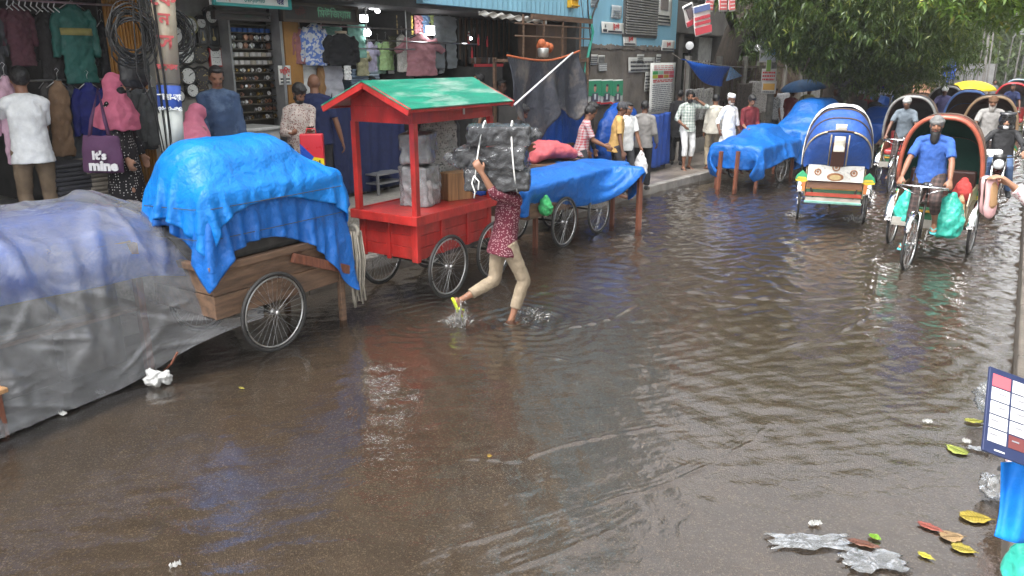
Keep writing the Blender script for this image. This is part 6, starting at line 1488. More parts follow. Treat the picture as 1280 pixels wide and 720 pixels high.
# splash round his lifted foot
SPL = film_mat('splash_water', .3, tint=(.5,.48,.45), milky=.3, scale=30, rough=.1)
def splash(c, h_, w_, n, seed, label, dirn=(0,0)):
    r_ = random.Random(seed); mb = MB()
    for i in range(n):
        a = r_.uniform(0,6.28); rr = w_*r_.random()**.7; x, y = rr*math.cos(a), rr*math.sin(a); hh = h_*max(.08,1-rr/w_)*r_.uniform(.3,1)
        dx, dy = x*.4+dirn[0]*hh, y*.4+dirn[1]*hh; t = r_.uniform(.004,.011)
        mb.loft([(x,y,-.01),(x+dx*.3,y+dy*.3,hh*.4),(x+dx*.7,y+dy*.7,hh*.8),(x+dx,y+dy,hh)], [(t*1.6,t*.8),(t,t*.5),(t*.8,t*.4),(t*.3,t*.3)], 6)
        for k in range(5): mb.ball((x+dx*1.2+r_.uniform(-.06,.06), y+dy*1.2+r_.uniform(-.06,.06), hh*r_.uniform(.5,1.35)), r_.uniform(.002,.006), 5, 4)
    o = mb.build('water_splash', SPL, smooth=True, loc=c); tag(o, label, 'splash', kind='stuff')
an0 = R_ @ por['an'][0]
splash((an0.x+.02,an0.y-.06,0), .34, .12, 46, 3, 'splash of water kicked up by the porter\'s lifted foot', (.25,-.25))
splash((-3.98,6.5,0), .04, .2, 30, 4, 'low ruffle of foam round the porter\'s standing foot', (0,0))
# ------------------------------------------------------------------ cycle rickshaws
def hood_pt(k, u, W_=.52):     # k rib angle, u in 0..1 along the arch
    a = math.pi*u; sq = .72
    x = -W_*math.copysign(abs(math.cos(a))**sq, math.cos(a)); h_ = .98*abs(math.sin(a))**.8
    return V((x, .02 + h_*math.sin(k), .93 + h_*math.cos(k)))
def flatpaint(n, c): return mat('paint_'+n, c, rough=.35, var=.2, bump=.05, dirt=(.08,.06,.05), dirt_amt=.4)
def rickshaw(p, face, label, hood, lining, rim=(.5,.1,.05), back=None, steer=0, style='front', group='cycle rickshaws on the flooded road', seat=(.35,.04,.04)):
    fd = V((face[0],face[1],0)).normalized(); rz = math.atan2(-fd.x, fd.y)
    o = empty('cycle_rickshaw', (p[0],p[1],-.06), rz, label, 'cycle rickshaw', group)
    HC = tarp_mat('hood_%s' % label[:14], hood, dirt=tuple(c*.5+.1 for c in hood), damt=.5, rough=.5)
    LC = cloth('lining_%s' % label[:14], lining, vs=4)
    for a in (-1,1): wheel(o, (a*.51,0,.36), .36)
    wheel(o, (0,1.46,.36), .36, steer=steer)
    mb = MB(); mb.tube([(-.56,0,.36),(.56,0,.36)], .018, 8); mb.build('axle', DSTEEL, o)
    mb = MB(); t = lambda *q: mb.tube(q, .017, 7)
    for a in (-1,1): t((a*.3,-.3,.42),(a*.3,.5,.42),(a*.06,.82,.34)); t((a*.3,0,.36),(a*.3,.0,.75)); t((a*.3,-.3,.42),(a*.42,-.34,.9)); t((a*.3,.48,.42),(a*.45,.3,.72))
    t((-.3,-.3,.42),(.3,-.3,.42)); t((-.3,.5,.42),(.3,.5,.42)); t((0,.85,.34),(0,.78,.86)); t((0,.8,.8),(0,1.28,.86)); t((0,.85,.34),(0,1.3,.76)); t((0,1.24,.98),(0,1.31,.72)); mb.build('frame', DSTEEL, o, smooth=True)
    mb = MB()
    for a in (-1,1): mb.tube([(a*.055,1.46,.36),(a*.05,1.33,.74),(a*.02,1.31,.76)], .012, 7)
    mb.build('fork', CHROME, o, smooth=True)
    mb = MB(); pts = []
    for k in range(9):
        a = R(30+k*16); pts.append([(x, 1.46+.4*math.cos(a), .36+.4*math.sin(a)) for x in (-.035,0,.035)])
    mb.sheet(pts); mb.build('mudguard', CHROME, o, smooth=True, solid=.004)
    for s in (-1,1):
        mb = MB(); pts = []
        for k in range(12):
            a = R(8+k*13.5); pts.append([(s*.51+x, .405*math.cos(a), .36+.405*math.sin(a)+(.02 if x == 0 else 0)) for x in (-.06,-.03,0,.03,.06)])
        mb.sheet(pts); mb.build('mudguard', CHROME, o, smooth=True, solid=.005)
    mb = MB(); mb.tube([(-.3,1.1,1.02),(-.29,1.2,1.06),(-.16,1.26,1.07),(0,1.27,1.07),(.16,1.26,1.07),(.29,1.2,1.06),(.3,1.1,1.02)], .012, 7); mb.tube([(0,1.25,.96),(0,1.27,1.08)], .016, 7)
    for a in (-1,1): mb.tube([(a*.28,1.24,1.05),(a*.2,1.32,1.04),(a*.05,1.33,.98)], .006, 5)
    h_ = mb.build('handlebar', CHROME, o, smooth=True)
    mb = MB()
    for a in (-1,1): mb.tube([(a*.3,1.1,1.02),(a*.302,1.02,.995)], .018, 8)
    mb.build('grip', RUB, h_, smooth=True)
    mb = MB(); mb.ball((-.1,1.27,1.1), (.03,.03,.022)); mb.build('bell', CHROME, h_, smooth=True)
    mb = MB(); mb.loft([(0,.66,.93),(0,.74,.94),(0,.86,.93),(0,.98,.925)], [(.09,.025),(.11,.035),(.06,.03),(.025,.02)], 12, (1,0,0)); mb.v = [V((q.x,q.y,q.z+.13)) for q in mb.v]; mb.tube([(0,.78,.84),(0,.77,1.06)], .014); mb.build('saddle', BLACK, o, smooth=True)
    mb = MB(); mb.tube([(-.09,.85,.3),(.09,.85,.3)], .012); mb.bar((.07,.85,.3),(.07,.95,.18),.02); mb.bar((-.07,.85,.3),(-.07,.75,.42),.02); mb.box((.13,.95,.18), (.1,.07,.02)); mb.box((-.13,.75,.42), (.1,.07,.02)); mb.disc((.05,.85,.3), .1, .004, 'X', 20); mb.build('crank', DSTEEL, o)
    mb = MB(); mb.box((0,.0,.55), (.84,.62,.2)); mb.build('seat_box', flatpaint('green',(.03,.12,.06)), o, bevel=.01)
    mb = MB(); mb.box((0,-.318,.6), (.85,.012,.03)); mb.build('trim_strip', flatpaint('amber',(.5,.25,.03)), o); mb = MB(); mb.box((0,.318,.6), (.85,.012,.03)); mb.build('trim_strip', flatpaint('amber',(.5,.25,.03)), o)
    mb = MB(); mb.box((0,-.32,.5), (.85,.014,.06)); mb.build('trim_strip', flatpaint('brick',(.3,.04,.02)), o)
    mb = MB(); mb.box((0,.02,.71), (.84,.56,.12)); mb.build('seat', flatpaint('seat%d' % int(seat[0]*100), seat), o, bevel=.04)
    mb = MB(); mb.box((0,-.3,.93), (.84,.08,.4), (R(-8),0,0)); mb.build('backrest', flatpaint('seat%d' % int(seat[0]*100), tuple(c*.6 for c in seat)), o, bevel=.03)
    mb = MB(); mb.box((0,.5,.45), (.8,.4,.025)); mb.box((0,.69,.5), (.8,.02,.1)); mb.build('footboard', mat('foot_tin',(.4,.38,.34), rough=.35, metal=.5, dirt=(.15,.1,.07)), o)
    # side panels
    for a in (-1,1):
        mb = MB(); mb.prism([(-.32,.46),(.35,.46),(.42,.74),(.3,.9),(-.34,.95)], .02, Matrix.Translation((a*.44,0,0)) @ Matrix(((0,0,1,0),(1,0,0,0),(0,1,0,0),(0,0,0,1)))); mb.build('side_panel', flatpaint('side',(.25,.2,.12)), o, bevel=.004)
    # hood
    ks = [R(x) for x in (-50,-34,-17,0,16)]
    rows = []
    for i in range(17):
        t = i/16*4; j = min(3,int(t)); f = t-j; k = ks[j]+(ks[j+1]-ks[j])*f; sag = -.035*math.sin(math.pi*f)
        row = []
        for u in [q/28 for q in range(29)]:
            p_ = hood_pt(k,u); d_ = p_-V((0,.02,.93)); d_.x = 0
            row.append(p_+(d_.normalized()*sag*(math.sin(math.pi*u)**.5) if d_.length > .01 else V()))
        rows.append(row)
    mb = MB(); mb.sheet(rows); hd = mb.build('hood', HC, o, smooth=True, solid=.006)
    mb = MB(); mb.sheet([[V((p_.x*.97,p_.y,p_.z-.022*max(.2,(p_.z-.9)))) for p_ in row] for row in rows]); mb.build('lining', LC, hd, smooth=True)
    RB = flatpaint('rim%d%d' % (int(rim[0]*100),int(rim[1]*100)), rim)
    for ki, k in enumerate(ks):
        mb = MB(); mb.tube([hood_pt(k,q/24)*1.0 + V((0,0,.006)) for q in range(25)], .013 if ki < 4 else .03, 7); mb.build('rib', RB if ki == 4 else IRON, hd, smooth=True)
    # back curtain below the rear rib
    rr = [hood_pt(ks[0],q/28) for q in range(29)]
    mb = MB(); mb.sheet([[(p_.x, p_.y, p_.z) for p_ in rr], [(p_.x*.98, p_.y*.75-.12, .93+(p_.z-.93)*.62) for p_ in rr], [(p_.x*.92, -.36-.02*math.cos(p_.x*9), .93+(p_.z-.93)*.05) for p_ in rr]]); mb.build('back_curtain', HC, hd, smooth=True, solid=.006, sub=1)
    mb = MB(); mb.sheet([[(p_.x*.96, p_.y+.03, p_.z-.02) for p_ in rr], [(p_.x*.94, p_.y*.75-.08, .93+(p_.z-.93)*.6) for p_ in rr], [(p_.x*.88, -.31, .93+(p_.z-.93)*.04) for p_ in rr]]); mb.build('back_lining', LC, hd, smooth=True, sub=1)
    # painted tail panel
    mb = MB(); mb.box((0,-.385,.86), (.84,.02,.26), (R(-8),0,0)); tp = mb.build('tail_panel', mat('tin_white',(.55,.54,.5), rough=.3, metal=.25, var=.3, dirt=(.25,.2,.15)), o, bevel=.004)
    mb = MB()
    for x, r_ in ((-.27,.045),(.27,.045),(0,.05)): mb.ring((x,-.405,.88+(.08 if x == 0 else 0)), r_, .012, 'Y', 18); mb.disc((x,-.4,.88+(.08 if x == 0 else 0)), r_*.45, .012, 'Y', 14)
    mb.loft([(0,-.4,.8),(0,-.412,.8)], [(.13,.07),(.12,.06)], 22, (1,0,0)); mb.build('emblem', flatpaint('emblem',(.28,.12,.05)), tp, smooth=False)
    mb = MB(); mb.loft([(0,-.41,.8),(0,-.418,.8)], [(.09,.045),(.085,.04)], 22, (1,0,0)); mb.build('emblem_centre', flatpaint('gold2',(.45,.33,.15)), tp)
    for a in (-1,1):
        M_ = Matrix.Translation((a*.5,-.36,.74)) @ Matrix.Rotation(R(90),4,'X') @ Matrix.Scale(.8,4)
        mb = MB(); mb.prism([(-.13,0),(.13,0),(.1,.09),(0,.19),(-.1,.09)], .02, M_); q = mb.build('tail_ornament', flatpaint('leafgreen',(.03,.27,.12)), o, bevel=.003)
        mb = MB(); mb.prism([(-.12,.0),(.12,.0),(.12,-.03),(.0,-.06),(-.12,-.03)], .022, M_); mb.prism([(-.1,.01),(.1,.01),(.07,.05),(-.07,.05)], .024, M_); mb.build('ornament_base', flatpaint('yellow',(.6,.42,.03)), q)
        mb = MB(); mb.prism([(-.04,-.05),(.04,-.05),(.03,-.24),(-.03,-.24)], .02, M_ @ Matrix.Translation((-a*.04,0,0))); mb.build('ornament_stem', flatpaint('orange',(.45,.15,.04)), q)
    mb = MB(); mb.box((0,-.36,.42), (.84,.18,.02), (R(20),0,0)); mb.build('rear_step', MATS['foot_tin'], o)
    mb = MB(); mb.box((0,-.45,.395), (.86,.02,.035), (R(20),0,0)); mb.build('step_edge', flatpaint('mint',(.25,.5,.42)), o)
    mb = MB(); mb.box((0,-.36,.66), (.84,.02,.1)); mb.build('tail_board', flatpaint('brown',(.16,.07,.035)), o)
    return o
R1 = rickshaw((-2.45,13.63), (-.2,.98), 'blue hooded cycle rickshaw seen from behind with a silver tail panel and green tail ornaments', (.02,.075,.3), (.06,.05,.05), rim=(.6,.6,.58))
mb = MB(); mb.sheet([[hood_pt(R(-44),.5)+V((x,-.035,.03)) + V((0,-.02*t-.02*math.sin(t*14),-.42*t)) for x in (-.08,-.03,.03,.08)] for t in (0,.12,.25,.37,.5,.62,.75,.87,1)]); o = mb.build('window_flap', cloth('cream_flap',(.5,.47,.4)), R1, smooth=True, solid=.01)
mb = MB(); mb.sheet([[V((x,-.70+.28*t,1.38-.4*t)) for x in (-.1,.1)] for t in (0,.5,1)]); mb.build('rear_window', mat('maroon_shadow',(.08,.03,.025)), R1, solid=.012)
mb = MB()
for x in (-.13,.13):
    mb.tube([(x,-.74,1.5),(x,-.44,1.0)], .012, 5)
for a in (-1,1):
    mb = MB() if a > 0 else mb; mb.tube([hood_pt(R(-50), (.06+.36*k/9) if a < 0 else 1-(.06+.36*k/9))+V((0,-.015,0)) for k in range(10)], .012, 5)
    mb.build('edge_piping', flatpaint('studs',(.5,.42,.3)), R1, smooth=True)
mb = MB(); mb.tube([(-.13,-.74,1.5),(-.13,-.44,1.0)], .012, 5)
mb.build('edge_piping', flatpaint('studs',(.5,.42,.3)), R1, smooth=True)
mb = MB(); mb.sheet([[V((0,.02,.93))+(hood_pt(R(k),.12+.76*q/24)-V((0,.02,.93)))*(1.03+.008*math.sin(q*1.3+k*.2)) for q in range(25)] for k in range(-14,18,4)]); mb.build('roof_sheet', mat('white_polythene',(.66,.66,.66)), R1, smooth=True, solid=.006)
R2 = rickshaw((-.83,12.3), (-.08,-1), 'orange rimmed cycle rickshaw with a green lined hood coming towards us', (.17,.055,.04), (.012,.06,.045), rim=(.4,.1,.06), steer=R(-3), seat=(.07,.03,.025))
R3 = rickshaw((-.55,19.6), (.03,-1), 'cycle rickshaw with a brown lined hood ridden by the man in grey', (.12,.14,.18), (.06,.035,.03), rim=(.3,.2,.12))
R4 = rickshaw((-1.95,18.7), (-.05,-1), 'dark hooded cycle rickshaw with a pale rim behind the orange one', (.03,.035,.05), (.03,.03,.035), rim=(.22,.22,.21))
R5 = rickshaw((-1.15,22.6), (.05,-1), 'cycle rickshaw with a bright blue hood half hidden behind the orange one', (.02,.1,.42), (.03,.05,.1), rim=(.1,.2,.5))
R6 = rickshaw((-.36,30.5), (.0,-1), 'small far cycle rickshaw with a red hood at the right edge', (.5,.03,.05), (.2,.2,.2), rim=(.5,.03,.04))
R7 = rickshaw((-1.9,26.0), (.0,-1), 'far cycle rickshaw with a white hood under the mango leaves', (.5,.5,.5), (.1,.1,.1), rim=(.4,.4,.4))
R8 = rickshaw((-.3,36.5), (.0,-1), 'farthest cycle rickshaw with a dull grey hood', (.25,.25,.24), (.1,.1,.1), rim=(.2,.3,.4))
R9 = rickshaw((-2.9,30.0), (.0,1), 'far cycle rickshaw with a pale orange hood going away up the road', (.4,.2,.12), (.1,.1,.1), rim=(.3,.2,.1))
def rider(R_, label, **k):
    q = R_.matrix_basis; d = q.to_3x3() @ V((0,1,0)); p = q @ V((0,.72,0)); h_ = k.get('h',1.68)/1.7; rz = k.pop('dz',0)
    k.setdefault('vox', .0125)
    return person((p.x,p.y,p.z), (d.x,d.y), label, hip=(0,.02,1.17/h_), lean=k.pop('lean',.2), hands=((-.3,.4,1.06/h_),(.3,.4,1.06/h_)), elb=(V((-1,-.3,-.3)),V((1,-.3,-.3))),
        feet=((-.14,.07,.54/h_),(.14,.24,.28/h_)), palm=((0,.3,-1),(0,.3,-1)), curl=(.8,.8), **k)
CHEQ = cloth('dark_check_lungi',(.035,.028,.027), pat='check', col2=(.09,.06,.055), ps=16)
rider(R2, 'bearded rickshaw puller in a royal blue T-shirt and grey head wrap', h=1.72, skin=SK1, hair='wrap', hairm=cloth('grey_wrap',(.15,.15,.148)), beard=(HAIR,.13), shirt=cloth('royal_tee',(.035,.095,.32)), pants=CHEQ, leg='3q', shoe=('sandal', flat('teal_sandal',(.05,.4,.42))), vox=.01, head=(.12,-.05), lean=.12, bulk=1.08, hem=.1)
rider(R3, 'grey bearded rickshaw puller in a grey T-shirt behind the motorcyclist', h=1.7, skin=SK1, hair='wrap', hairm=cloth('brown_wrap',(.13,.07,.04)), beard=(HAIRG,.08), shirt=cloth('grey_tee',(.27,.26,.25)), pants=CHEQ, leg='3q', head=(0,.05), bulk=1.12)
rider(R1, 'puller of the blue hooded rickshaw, mostly hidden by the hood', h=1.66, skin=SK2, hair='short', shirt=cloth('mid_grey_cotton',(.2,.19,.18)), pants=CHEQ, leg='3q', vox=.016)
rider(R4, 'puller of the dark hooded rickshaw in a white cap', h=1.66, skin=SK2, hair='wrap', hairm=GREYC, shirt=cloth('sky_shirt',(.12,.145,.17)), pants=CHEQ, leg='3q', vox=.016)
rider(R6, 'puller of the red hooded rickshaw in a dark blue shirt', h=1.66, skin=SK2, hair='short', shirt=NAVY, pants=CHEQ, leg='3q', vox=.02)
rider(R7, 'puller of the white hooded rickshaw in a violet shirt', h=1.66, skin=SK2, hair='wrap', hairm=WHITEC, shirt=cloth('violet_shirt',(.12,.11,.25)), pants=CHEQ, leg='3q', vox=.02)
# green polythene bundle and cloth by the puller
q = R2.matrix_basis
def sack(M_, p, d, m, label, name, seed, cat, disp=.06):
    mb = MB(); mb.loft([(0,0,-d[2]),(0,0,-d[2]*.85),(0,0,-d[2]*.2),(0,0,d[2]*.5),(0,0,d[2])], [(d[0]*.5,d[1]*.5),(d[0]*.9,d[1]*.9),(d[0],d[1]),(d[0]*.7,d[1]*.7),(d[0]*.2,d[1]*.2)], 18)
    o = blob(name, mb, m, None, .014, 2, disp=disp, ds=.09); o.matrix_basis = Matrix.Translation(M_ @ V(p)) @ Matrix.Rotation(M_.to_euler().z + seed, 4, 'Z'); tag(o, label, cat); return o
MINT = mat('mint_polythene', (.04,.4,.31), rough=.3, var=.15, bump=.6, bs=12)
sack(q, (-.27,.6,.63), (.2,.19,.3), MINT, 'big mint green polythene sack on the rickshaw footboard right of the puller', 'polythene_sack', .3, 'sack')
sack(q, (.28,.58,.68), (.12,.15,.24), MINT, 'mint green polythene sack on the rickshaw footboard left of the puller', 'polythene_sack', 1.0, 'sack')
sack(q, (-.33,.2,.93), (.12,.13,.16), cloth('red_bundle',(.4,.05,.045)), 'red cloth bundle on the rickshaw passenger seat', 'cloth_bundle', .5, 'bundle')
sack(q, (-.36,.42,.66), (.08,.08,.24), cloth('cream_strip',(.45,.36,.22), pat='hstripe', col2=(.35,.12,.05), ps=9), 'cream and orange striped cloth hanging below the red bundle', 'striped_cloth', .1, 'cloth', .03)
sack(R3.matrix_basis, (0,.1,.95), (.25,.2,.2), DGREY, 'dark bundle on the seat of the brown lined rickshaw', 'cloth_bundle', 0, 'bundle')
for i, (c, h_, w_, n, d_, lb) in enumerate((((-2.96,13.5,0),.16,.1,26,(-.5,-.3),'splash thrown up by the left wheel of the blue hooded rickshaw'),((-1.98,13.68,0),.17,.12,30,(.1,-.4),'splash thrown up by the right wheel of the blue hooded rickshaw'),((-2.1,13.75,0),.13,.16,20,(-.3,-.2),'churned water inside the right wheel of the blue hooded rickshaw'),((-.95,10.85,0),.05,.1,14,(0,-.3),'small splash at the front wheel of the orange rickshaw'),((-1.9,17.3,0),.14,.14,18,(0,-.3),'splash at the front wheel of the dark hooded rickshaw'),((-.32,12.2,0),.06,.1,12,(0,-.2),'small splash under the rear wheel of the orange rickshaw'))):
    splash(c, h_, w_, n, 30+i, lb, d_)
# ------------------------------------------------------------------ motorcycle and rider
mp = V((-.2,16.3,-.05)); o = empty('motorcycle', mp, R(180), 'dark motorcycle wading beside the orange rickshaw', 'motorcycle')
for y in (.62,-.62): wheel(o, (0,y,.31), .31, tr=.045, n=16)
mb = MB(); mb.ball((0,.12,.78), (.14,.26,.12)); mb.build('fuel_tank', mat('dark_red_gloss',(.1,.015,.015), rough=.2, coat=.5), o, smooth=True)
mb = MB(); mb.loft([(0,-.08,.8),(0,-.3,.8),(0,-.62,.86),(0,-.7,.87)], [(.11,.05),(.13,.05),(.12,.05),(.07,.04)], 12, (1,0,0)); mb.build('seat', BLACK, o, smooth=True)
mb = MB(); mb.box((0,.05,.42), (.22,.32,.26)); mb.tube([(.13,.2,.35),(.15,0,.22),(.15,-.7,.32)], .04, 8); mb.build('engine', DSTEEL, o, bevel=.03)
mb = MB()
for a in (-1,1): mb.tube([(a*.08,.62,.31),(a*.09,.42,.95)], .024, 8)
mb.build('fork', CHROME, o, smooth=True)
mb = MB(); mb.tube([(0,.4,.9),(0,.1,.6),(0,-.2,.4)], .03); mb.tube([(0,.3,.85),(0,-.5,.72)], .025)
for a in (-1,1): mb.tube([(a*.07,-.62,.31),(a*.1,-.1,.4)], .02); mb.tube([(a*.1,-.5,.75),(a*.1,-.6,.33)], .022)
mb.build('frame', DSTEEL, o)
mb = MB(); pts = [[(x,.62+.37*math.cos(R(a)),.31+.37*math.sin(R(a))) for x in (-.06,0,.06)] for a in range(10,150,14)]; mb.sheet(pts); mb.build('mudguard', mat('dark_red_gloss',(.1,.015,.015)), o, smooth=True, solid=.006)
mb = MB(); pts = [[(x,-.62+.4*math.cos(R(a)),.33+.4*math.sin(R(a))) for x in (-.07,0,.07)] for a in range(30,190,14)]; mb.sheet(pts); mb.build('mudguard', BLACK, o, smooth=True, solid=.006)
mb = MB(); mb.tube([(-.36,.22,1.02),(-.2,.36,1.0),(0,.4,.97),(.2,.36,1.0),(.36,.22,1.02)], .013, 7); mb.build('handlebar', DSTEEL, o, smooth=True)
mb = MB(); mb.ball((0,.52,.88), (.1,.07,.1)); mb.box((0,.42,.98), (.2,.1,.1)); mb.build('headlamp_shell', BLACK, o, smooth=True)
mb = MB(); mb.ball((0,.565,.88), (.085,.035,.085)); mb.build('headlight', mat('lamp_glass',(.55,.56,.58), rough=.1, bump=0), o, smooth=True)
for a in (-1,1):
    mb = MB(); mb.tube([(a*.25,.32,1.02),(a*.34,.34,1.2)], .007); mb.ball((a*.37,.34,1.22), (.09,.02,.055)); mb.build('mirror', BLACK, o, smooth=True)
mb = MB(); mb.box((0,.7,.62), (.16,.01,.06)); mb.build('number_plate', WHITE, o)
q = o.matrix_basis
mr = person(q @ V((0,-.28,0)), (0,-1), 'motorcyclist in a dark jacket, jeans and black helmet', h=1.72, hip=(0,0,.9), lean=.08, hands=((-.33,.46,1.06),(.33,.46,1.06)), feet=((-.2,.32,.36),(.2,.32,.36)), elb=(V((-1,-.4,-.4)),V((1,-.4,-.4))), skin=SK3, hair='bald',
       shirt=cloth('rider_jacket',(.025,.025,.027), rough=.6), sleeve='long', pants=DENIM, shoe=SHOEB, palm=((0,.3,-1),(0,.3,-1)), curl=(.8,.8), head=(0,.05), bulk=1.12)
hm = empty('helmet', mr['root'].matrix_basis @ mr['hc'], R(180), 'black motorcycle helmet with an open visor and pale chin piece', 'helmet')
HB = mat('helmet_black',(.02,.02,.022), rough=.18, coat=.6, bump=0)
mb = MB(); rows = []
for i in range(15):
    th = math.pi*i/14*.78; row = []
    for j in range(33):
        a = 6.2832*j/32; x, y, z = .132*math.sin(th)*math.cos(a), .152*math.sin(th)*math.sin(a), .145*math.cos(th)
        if y > .05 and z < .05: y *= .62 if z < .04 else .8
        row.append((x, y-.012, z+.03))
    rows.append(row)
mb.sheet(rows); mb.build('shell', HB, hm, smooth=True, solid=.008)
mb = MB(); mb.loft([(-.115,.05,-.095),(-.08,.125,-.1),(0,.15,-.1),(.08,.125,-.1),(.115,.05,-.095)], [(.04,.016)]*5, 10, (0,0,1)); mb.build('chin_bar', HB, hm, smooth=True)
mb = MB(); mb.loft([(-.04,.15,-.1),(0,.165,-.1),(.04,.15,-.1)], [(.022,.008)]*3, 8, (0,0,1)); mb.build('chin_vent', flat('pale_vent',(.5,.5,.5)), hm, smooth=True)
mb = MB(); rows = [[(.137*math.cos(R(a))*1.0, -.012+.155*math.sin(R(a))*math.cos(R(el_))+.01, .03+.155*math.sin(R(el_))) for a in range(20,161,10)] for el_ in (35,48,60)]; mb.sheet(rows); mb.build('visor', mat('visor_smoke',(.05,.05,.055), rough=.08, bump=0), hm, smooth=True, solid=.004)
mb = MB(); mb.loft([(0,0,0),(0,0,.12)], [(.14,.1),(.12,.09)], 12); b_ = blob('pink_bag', mb, mat('white_polythene',(.66,.66,.66)), None, .015, 2, disp=.05, ds=.07); b_.location = q @ V((.1,.3,.98)); tag(b_, 'white polythene bag slung on the motorcycle handlebar', 'bag')
# ------------------------------------------------------------------ woman holding sandals at the right edge
w_k = cloth('pink_white_print',(.62,.55,.55), pat='print', col2=(.42,.22,.24), ps=55)
wp = V((.42,5.1,.25)); hnd = XP(1207,203,-.2)
fc = V((-1,.25,0)).normalized(); rzw = math.atan2(-fc.x, fc.y)
loc_ = Matrix.Rotation(-rzw,3,'Z') @ (V((-.2,5.12,2.03))-wp)
wm = person(wp, (fc.x,fc.y), 'woman in a pink and white printed long tunic reaching out from the right edge', h=1.66, hands=((-.16,-.2,.9),(loc_.x*1.7/1.66,loc_.y*1.7/1.66,loc_.z*1.7/1.66)), elb=(V((-.5,-1,-.4)),V((.6,-.5,-1))), skin=SK3, hair='hijab', hairm=cloth('cream_scarf',(.55,.48,.45)), shirt=w_k, sleeve='long', leg='gown', pants=None, shoe=SANDB, vox=.0095, curl=(.5,.55), palm=(None,(-.3,.5,-1)), collar=False)
hw = wm['root'].matrix_basis @ wm['hands'][1]
fdir_ = (hw-(wm['root'].matrix_basis @ wm['sh'][1])).normalized()
PKS = mat('pink_leather',(.6,.36,.36), rough=.4, var=.1, bump=.08); INS = flat('tan_insole',(.4,.24,.12), .5)
for i in (0,1):
    o = empty('flat_shoe', hw+fdir_*.13+V((-.01-.03*i,.02+.05*i,-.03)), 0, ['pale pink flat shoe with a tan insole dangling sole down from the hand, nearer one','second pale pink flat shoe, behind the nearer one in the same hand'][i], 'shoe')
    o.rotation_euler = (R(4), R(-10-8*i), YAW+R(8+20*i)); 
    mb = MB(); mb.loft([(0,0,.0),(0,.0,-.03),(0,0,-.1),(0,0,-.17),(0,0,-.215),(0,0,-.235)], [(.026,.02),(.034,.024),(.032,.02),(.041,.022),(.034,.02),(.015,.01)], 18); mb.build('upper', PKS, o, smooth=True)
    mb = MB(); mb.loft([(0,-.019,-.015),(0,-.024,-.05),(0,-.023,-.1),(0,-.024,-.15),(0,-.021,-.17)], [(.01,.003),(.024,.004),(.022,.004),(.026,.004),(.01,.003)], 14); mb.build('insole', INS, o, smooth=True)
    mb = MB(); mb.loft([(0,.02,.0),(0,.026,-.1),(0,.024,-.23)], [(.028,.004),(.03,.004),(.02,.004)], 12); mb.build('sole', flat('dark_sole',(.08,.06,.05)), o)
# ------------------------------------------------------------------ trees
def at_y(px, Y, py=74):
    d = ray(px, py); return V((0,0,CH)) + d*(Y/d.y)
def leaf_mat(name, c1, c2, c3):
    m, nt, out = nodes_of(name); L = nt.links.new
    g = nt.nodes.new('ShaderNodeNewGeometry')
    c = mixc(nt, ramp(nt, g.outputs['Random Per Island'], .1, .75), c1, c2); c = mixc(nt, ramp(nt, g.outputs['Random Per Island'], .9, .97), c, c3)
    b = nd(nt, 'ShaderNodeBsdfPrincipled', i_Roughness=.42); L(c, b.inputs['Base Color'])
    t = nd(nt, 'ShaderNodeBsdfTranslucent'); L(mixc(nt, .5, c, (.3,.4,.02)), t.inputs[0])
    mx = nd(nt, 'ShaderNodeMixShader'); mx.inputs[0].default_value = .2; L(b.outputs[0], mx.inputs[1]); L(t.outputs[0], mx.inputs[2]); L(mx.outputs[0], out.inputs[0])
    return m
LEAF = leaf_mat('mango_leaf', (.026,.05,.013), (.078,.13,.03), (.22,.24,.045))
LEAF2 = leaf_mat('far_leaf', (.05,.08,.03), (.11,.16,.055), (.2,.24,.06))
LEAFB = leaf_mat('young_leaf', (.07,.14,.02), (.15,.25,.03), (.28,.28,.04))
BARK = mat('dark_bark', (.055,.042,.032), rough=.9, var=.45, vs=4, bump=.9, bs=14, stretch=(3,3,.6), bd=.05)
def leaf_mesh(blobs, size, asp, droop, seed, per=9, shell=.35):
    rs = np.random.RandomState(seed); VV = []; 
    for c, r, n in blobs:
        d = rs.normal(size=(n,3)); d /= np.linalg.norm(d, axis=1)[:,None]
        # lumpy outline
        lump = 1+.28*np.sin(d[:,0]*4.1+seed)*np.sin(d[:,1]*3.7+seed*2)+.2*np.sin(d[:,2]*6.3+d[:,0]*5)
        rad = (shell+(1-shell)*rs.rand(n)**.5)*lump
        ctr = np.array(c)+d*rad[:,None]*np.array(r)
        for k in range(per):
            a = rs.uniform(0,6.283,n); el = rs.uniform(-.9,.55,n)-droop
            u = np.stack([np.cos(a)*np.cos(el), np.sin(a)*np.cos(el), np.sin(el)], 1)
            w_ = np.cross(u, np.stack([rs.normal(0,.5,n), rs.normal(0,.5,n), np.ones(n)], 1)); w_ /= np.linalg.norm(w_,axis=1)[:,None]
            nrm = np.cross(w_, u); L_ = size*rs.uniform(.6,1.25,n)[:,None]; b = ctr+rs.normal(0,size*.35,(n,3)); wd = L_*asp
            tip = b+u*L_; tip[:,2] -= (L_[:,0]*droop*.35)
            mid = b+u*L_*.45
            VV.append(np.stack([b, mid+w_*wd+nrm*wd*.35, tip, mid-w_*wd+nrm*wd*.35], 1))
    Vv = np.concatenate(VV).reshape(-1,3); n = len(Vv)//4
    me = bpy.data.meshes.new('leaves'); me.vertices.add(len(Vv)); me.vertices.foreach_set('co', Vv.ravel())
    me.loops.add(n*4); me.loops.foreach_set('vertex_index', np.arange(n*4)); me.polygons.add(n); me.polygons.foreach_set('loop_start', np.arange(n)*4); me.update(calc_edges=True)
    return me
